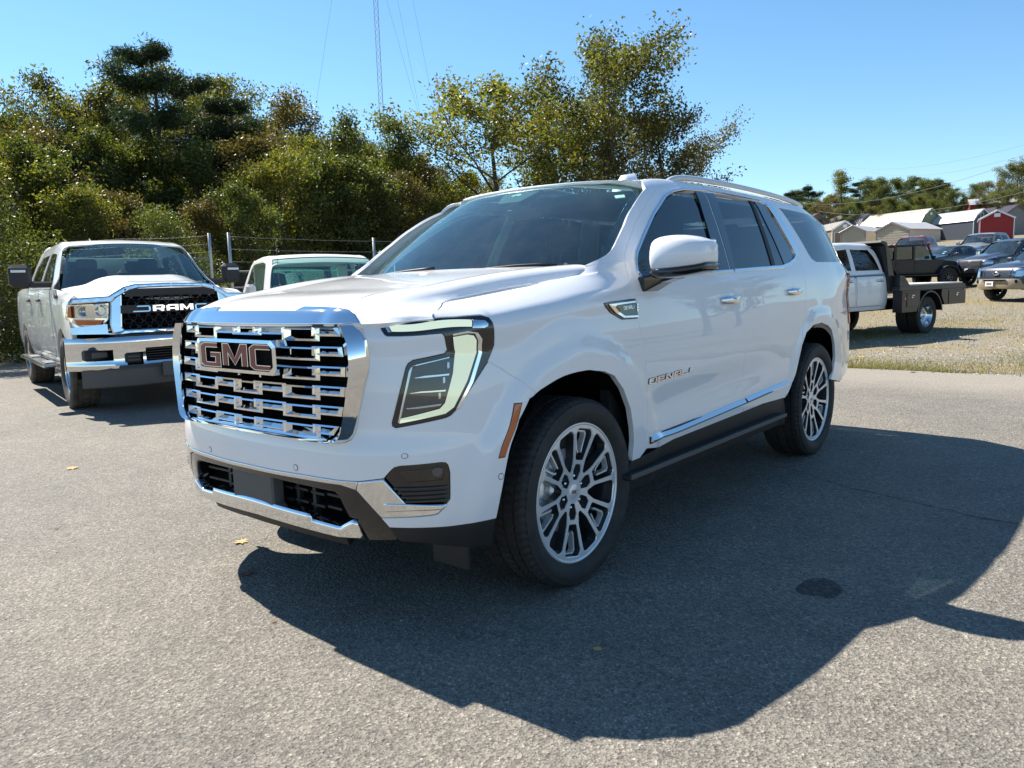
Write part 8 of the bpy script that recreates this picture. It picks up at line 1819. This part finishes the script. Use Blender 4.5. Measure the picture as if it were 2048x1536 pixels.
# generic specs
def spec(**k):
    d = dict(W=0.95, zb=0.32, nose=-0.9, bow=0.34, tail=4.0, step=0.14, xs=None); d.update(k); d['in'] = k.get('inn', 0.10); return d
W18 = simple_wheel(0.39, 0.25, 0.225, 5, blocks=24); W20 = simple_wheel(0.41, 0.26, 0.25, 6, blocks=24)
BW = simple_wheel(0.42, 0.27, 0.22, 8, mats=('wheel_dark', 'void'), blocks=24)
def pickup(label, pose, paintm, wheelm=W20, chrome_=True, grille='chrome', group='pickups parked on the gravel'):
    S = spec(paint=paintm, W=0.99, zb=0.52, tail=4.85, top=[(-0.9, 1.10), (0.5, 1.27), (3.0, 1.33), (4.85, 1.35)], roof=[(0.5, 1.4), (0.95, 1.74), (1.25, 1.86), (1.8, 1.90), (2.7, 1.88), (2.95, 1.8)], wt=0.74, bw=0.05, cab=(0.55, 1.2, 2.7, 2.9), cowl=(0.4, 1.32), dome=0.04, crown=0.04, ws=(0.68, 1.32, 1.22, 1.855))
    c = Car('pickup_truck', label, 'pickup truck', pose, S, group); c.body([(0, 0.42, 0.49), (3.6, 0.42, 0.49)]); c.hood(); c.roof(1.1, 2.7); c.windshield(); c.guts()
    c.cabin([(0.60, 1.29), (0.75, 1.48), (1.05, 1.75), (1.2, 1.84), (1.6, 1.88), (2.6, 1.86), (2.8, 1.76), (2.9, 1.33)], [[(0.85, 1.36), (1.22, 1.75), (1.72, 1.78), (1.74, 1.36)], [(1.84, 1.36), (1.82, 1.78), (2.5, 1.77), (2.74, 1.38)]], 'glass_far')
    c.door([(0.66, 0.62), (0.66, 1.28), (1.78, 1.30), (1.80, 0.62)]); c.door([(1.84, 0.62), (1.82, 1.30), (2.82, 1.31), (2.84, 0.95), (2.76, 0.62)])
    c.box('cab_back', (2.86, 0, 1.45), (0.05, 1.45, 0.6), paintm); c.box('bed_floor', (3.85, 0, 0.85), (1.9, 1.7, 0.05), 'black_plastic', 0); c.box('tailgate', (4.80, 0, 1.0), (0.07, 1.8, 0.6), paintm)
    c.f('headlamp', [(0.60, 1.06), (0.93, 1.05), (0.95, 0.90), (0.62, 0.88)], 'reflector', step=0.08); c.f('grille_surround', [(-0.60, 1.10), (0.60, 1.10), (0.58, 0.76), (-0.58, 0.76)], 'chrome' if chrome_ else paintm, mid=True, off=0.01); c.f('grille', [(-0.54, 1.06), (0.54, 1.06), (0.52, 0.80), (-0.52, 0.80)], 'black_plastic', mid=True, off=0.016)
    for z in (0.86, 0.93, 1.0): c.f('grille_bar', [(-0.53, z+0.012), (0.53, z+0.012), (0.53, z-0.012), (-0.53, z-0.012)], grille, mid=True, off=0.03)
    bumper('front_bumper', np.linspace(-0.97, 0.97, 17), [(0.74, 0.10), (0.73, 0.03), (0.66, 0.02), (0.56, 0.02), (0.54, 0.10)], 'chrome' if chrome_ else 'black_plastic', c.root); bumper('air_dam', np.linspace(-0.85, 0.85, 13), [(0.54, 0.08), (0.40, 0.12)], 'black_plastic', c.root)
    c.mirrors(0.85, 1.40, 0.96, 1.22, 0.2, 0.2, 'chrome' if chrome_ else paintm); c.wheels(wheelm, (0.0, 3.6), 0.83, 0.41); return c
pickup('dark pickup with a chrome bumper between the black off roader and the blue suv', (36.1, 2.8, -33.1, zg(36.1), 1.0), 'blue_black')
pickup('red crew cab pickup behind the black off roader', (50.45, 9.27, -8.0, zg(50.45), 1.0), 'red_paint', chrome_=False, grille='black_plastic')
pickup('silver grey pickup farthest right at the back by the red barn', (48.84, 5.41, -15.5, zg(48.84), 1.0), 'silver_paint', chrome_=False, grille='black_plastic')
# sedan
S = spec(paint='blue_black', W=0.91, zb=0.22, nose=-0.9, tail=3.75, top=[(-0.9, 0.68), (0.3, 0.90), (0.8, 0.94), (2.9, 0.98), (3.75, 0.99)], roof=[(0.6, 1.0), (1.1, 1.26), (1.6, 1.40), (2.1, 1.42), (2.7, 1.36), (3.2, 1.12)], wt=0.62, bw=0.05, cab=(0.62, 1.5, 2.6, 3.2), cowl=(0.5, 0.95), dome=0.02, crown=0.05, ws=(0.62, 0.94, 1.42, 1.37))
c = Car('sedan', 'dark sedan with paper sheets on its windshield behind the black off roader', 'car', (44.82, 6.79, -30, zg(44.82), 1.0), S, 'cars parked on the gravel'); c.body([(0, 0.33, 0.37), (2.8, 0.33, 0.37)]); c.hood(); c.roof(1.45, 2.7); c.windshield(); c.guts()
c.cabin([(0.66, 0.95), (1.1, 1.23), (1.5, 1.36), (2.1, 1.405), (2.7, 1.33), (3.15, 1.05), (3.2, 1.0)], [[(0.95, 0.98), (1.5, 1.30), (1.9, 1.34), (1.92, 0.98)], [(2.0, 0.98), (1.98, 1.34), (2.5, 1.32), (2.85, 1.02)]], 'glass_side')
c.door([(0.72, 0.32), (0.75, 0.92), (1.94, 0.95), (1.95, 0.32)]); c.door([(1.98, 0.32), (1.97, 0.95), (2.85, 0.96), (2.55, 0.32)]); c.f('headlamp', [(0.55, 0.66), (0.85, 0.67), (0.85, 0.56), (0.6, 0.55)], 'reflector'); c.f('grille', [(-0.4, 0.6), (0.4, 0.6), (0.36, 0.42), (-0.36, 0.42)], 'black_plastic', mid=True); c.mirrors(0.95, 1.02, 0.88, 1.08, 0.16, 0.12); c.wheels(W18, (0, 2.8), 0.79, 0.36)
c.P('windshield_sheet', c.nw, [(0.45, 0.45), (0.62, 0.45), (0.62, 0.52), (0.45, 0.52)], 'white_plastic', off=-0.01, skirt=0); c.P('windshield_sheet', c.nw, [(0.47, 0.25), (0.6, 0.25), (0.6, 0.36), (0.47, 0.36)], 'white_plastic', off=-0.01, skirt=0)
# blue suv with gold bumper, nose towards us
S = spec(paint='navy_paint', W=1.0, zb=0.42, nose=-0.92, bow=0.32, tail=4.1, top=[(-0.9, 1.08), (0.5, 1.22), (3.0, 1.30), (4.1, 1.32)], roof=[(0.5, 1.35), (1.0, 1.72), (1.3, 1.86), (2.0, 1.91), (4.1, 1.86)], wt=0.74, cab=(0.55, 1.25, 3.9, 4.1), cowl=(0.4, 1.26), dome=0.03, crown=0.06, ws=(0.65, 1.27, 1.25, 1.85), step=0.09)
c = Car('suv', 'dark blue suv with a gold bumper and chrome grille at the right edge', 'suv', (27.93, 0.63, -35.1, zg(27.93), 1.0), S, 'suvs parked on the gravel'); ex = c
c.body([(0, 0.41, 0.48), (3.0, 0.41, 0.48)]); c.hood(); c.roof(1.15, 3.9); c.windshield(); c.guts(); c.cabin([(0.60, 1.23), (1.0, 1.68), (1.2, 1.80), (1.6, 1.87), (3.7, 1.86), (3.9, 1.31)], [[(0.85, 1.30), (1.25, 1.74), (1.75, 1.78), (1.78, 1.30)], [(1.88, 1.31), (1.86, 1.78), (2.6, 1.78), (2.65, 1.31)], [(2.78, 1.32), (2.76, 1.77), (3.6, 1.76), (3.72, 1.34)]], 'glass_far')
c.door([(0.66, 0.55), (0.68, 1.20), (1.8, 1.25), (1.82, 0.55)]); c.door([(1.86, 0.55), (1.85, 1.25), (2.68, 1.28), (2.5, 0.75), (2.45, 0.55)])
c.f('headlamp', [(0.58, 1.04), (0.90, 1.03), (0.93, 0.86), (0.84, 0.80), (0.56, 0.80)], 'reflector', step=0.05, off=0.01); c.f('grille_surround', [(-0.52, 1.07), (0.52, 1.07), (0.46, 0.75), (-0.46, 0.75)], 'chrome', mid=True, off=0.012)
for k in range(3): z = 0.81+k*0.078; c.f('grille_slot', [(-0.42-0.01*k, z+0.02), (0.42+0.01*k, z+0.02), (0.42+0.01*k, z-0.012), (-0.42-0.01*k, z-0.012)], 'void', mid=True, off=0.016, step=0.1)
m = MB(); m.lathe([(-0.0, 0.0), (-0.01, 0.05), (0.006, 0.062)], 18, 'x', Matrix.Translation((-0.945, 0, 0.905)) @ Matrix.Scale(1.9, 4, (0, 1, 0))); m.build('badge', 'satin_chrome', c.root)
bumper('front_bumper', np.linspace(-1.0, 1.0, 23), [(0.74, 0.08), (0.73, 0.03), (0.68, 0.01), (0.50, 0.01), (0.42, 0.04), (0.40, 0.12)], 'gold_paint', c.root)
for z in (0.70, 0.645): m = MB(); m.box((-1.0, 0, z), (0.04, 0.86, 0.03), bev=0.006); m.build('bumper_slot', 'chrome' if z < 0.68 else 'void', c.root)
m = MB(); m.box((-1.02, 0.16, 0.575), (0.012, 0.31, 0.155), bev=0.003); pl = m.build('licence_plate', 'white_plastic', c.root); m = MB(); m.lathe([(-0.009, 0.0), (-0.009, 0.03), (0.0, 0.03)], 10, 'x', Matrix.Translation((-1.02, 0.16, 0.575))); m.build('plate_print', 'void', pl)
for w in (0.08, 0.11, 0.21, 0.24): m = MB(); m.box((-1.0275, w, 0.575), (0.002, 0.018, 0.08)); m.build('plate_print', 'grey_plastic', pl)
for sg in (-1, 1): m = MB(); m.lathe([(-0.005, 0), (-0.005, 0.045), (0.01, 0.055)], 14, 'x', Matrix.Translation((-0.90, sg*0.72, 0.65))); m.build('fog_lamp', 'void', c.root)
c.mirrors(0.85, 1.36, 0.96, 1.2, 0.2, 0.18); c.wheels(W20, (0, 3.0), 0.85, 0.41)
# black off roader, four doors, nose to the right
JE = thing('off_roader', 'black boxy four door off roader with flared fenders behind the flatbed', 'suv', (35.57, 4.62, zg(35.57)), rad(139.3), 'suvs parked on the gravel')
def jp(name, poly, y0, y1, mat, parent=JE, both=False):
    for sg in ((1, -1) if both else (1,)):
        m = MB(); m.prism(poly, sg*y0, sg*y1, lambda a, b, d: (a, d, b)); m.build(name, mat, parent)
jp('tub', [(0.42, 0.62), (2.5, 0.62), (2.62, 0.95), (3.35, 0.95), (3.5, 0.65), (3.75, 0.65), (3.75, 1.22), (0.55, 1.20), (0.42, 1.12)], -0.79, 0.79, 'black_paint')
jp('hood', [(-0.55, 0.75), (0.45, 0.65), (0.55, 1.20), (0.3, 1.19), (-0.5, 1.10), (-0.57, 1.04)], -0.62, 0.62, 'black_paint'); jp('grille', [(-0.62, 0.62), (-0.56, 0.62), (-0.56, 1.08), (-0.62, 1.06)], -0.60, 0.60, 'black_paint')
for k in range(7): m = MB(); m.box((-0.625, -0.24+k*0.08, 0.86), (0.02, 0.045, 0.26)); m.build('grille_slot', 'void', JE)
for sg in (-1, 1): m = MB(); m.lathe([(-0.01, 0), (-0.01, 0.08), (0.02, 0.095)], 16, 'x', Matrix.Translation((-0.62, sg*0.42, 0.90))); m.build('headlamp', 'reflector', JE)
jp('hard_top', [(0.98, 1.79), (3.72, 1.78), (3.70, 1.84), (0.96, 1.85)], -0.72, 0.72, 'black_plastic'); jp('top_rear', [(3.0, 1.22), (3.75, 1.22), (3.70, 1.80), (3.0, 1.80)], 0.70, 0.735, 'black_plastic', both=True)
for a, b, t in ((0.62, 0.70, 0.95), (1.55, 1.63, 1.63), (2.42, 2.52, 2.52), (3.62, 3.75, 3.70)): jp('roof_pillar', [(a, 1.20), (b, 1.20), (t+0.02, 1.80), (t-0.05 if a < 1 else a, 1.80)], 0.70, 0.76, 'black_paint', both=True)
for poly in ([(0.78, 1.24), (1.52, 1.24), (1.52, 1.76), (1.02, 1.76)], [(1.66, 1.24), (2.40, 1.24), (2.40, 1.76), (1.66, 1.76)], [(2.58, 1.26), (3.58, 1.26), (3.56, 1.74), (2.58, 1.74)]):
    for sg in (-1, 1):
        m = MB(); q = [(a, sg*0.72, b) for a, b in poly]; m.add(q, [tuple(range(len(q)))[::(1 if sg < 0 else -1)]]); m.build('side_window', 'glass_far', JE, fix=False)
m = MB(); m.add([(0.62, -0.66, 1.22), (0.62, 0.66, 1.22), (0.95, 0.62, 1.78), (0.95, -0.62, 1.78)], [(0, 1, 2, 3)]); m.build('windshield', 'glass_ws', JE)
for a, b in ((0.60, 1.60), (1.64, 2.48)): jp('door', [(a, 0.68), (b if b < 2 else b-0.15, 0.68), (b, 0.9), (b, 1.19), (a, 1.18)], 0.79, 0.802, 'black_paint', both=True); 
for x in (1.48, 2.36): jp('door_handle', [(x-0.07, 1.06), (x+0.07, 1.06), (x+0.07, 1.09), (x-0.07, 1.09)], 0.803, 0.83, 'black_plastic', both=True)
for cx_ in (0.0, 2.98):
    pol_ = [(cx_+0.52*math.cos(rad(a))*1.05, 0.44+0.50*math.sin(rad(a))) for a in np.linspace(14, 166, 10)]; pol_ += [(cx_+0.46*math.cos(rad(a))*1.05, 0.44+0.45*math.sin(rad(a))) for a in np.linspace(166, 14, 10)]; jp('fender_flare', pol_, 0.70, 0.97, 'black_plastic', both=True)
jp('running_board', [(0.55, 0.52), (2.45, 0.52), (2.45, 0.58), (0.55, 0.58)], 0.78, 0.93, 'black_plastic', both=True); jp('front_bumper', [(-0.80, 0.55), (-0.62, 0.55), (-0.62, 0.72), (-0.80, 0.72)], -0.75, 0.75, 'black_plastic'); jp('underbody', [(-0.4, 0.45), (3.5, 0.45), (3.5, 0.65), (-0.4, 0.65)], -0.6, 0.6, 'void')
for x in (1.45, 2.3):
    for y in (-0.35, 0.35): m = MB(); m.box((x, y, 1.3), (0.14, 0.42, 0.6), bev=0.04); m.build('seat', 'interior', JE)
for sg in (-1, 1): m = MB(); m.box((0.80, sg*0.93, 1.28), (0.09, 0.2, 0.16), bev=0.02); m.build('door_mirror', 'black_plastic', JE)
m = MB(); m.lathe([(0.0, 0.40), (0.02, 0.41), (0.18, 0.41), (0.2, 0.39), (0.2, 0.2), (0.0, 0.2)], 28, 'x', Matrix.Translation((3.78, 0.05, 1.05)), closed=True); m.build('spare_wheel', 'tyre', JE)
for x in (0.0, 2.98):
    for sg in (-1, 1): place_wheel(JE, BW, x, sg*0.80, 0.43, sg > 0, 0.4)
# a tree across the lot, mirrored in the suv's rear windows
tree('oakB', 0, 0, 11, 'tree across the lot behind the camera', 0.7, 1.1, 'trees across the lot', xy=(27, -13.5)); tree('oakC', 0, 0, 9, 'second tree across the lot behind the camera', 1.9, 1.1, 'trees across the lot', xy=(38, -17))
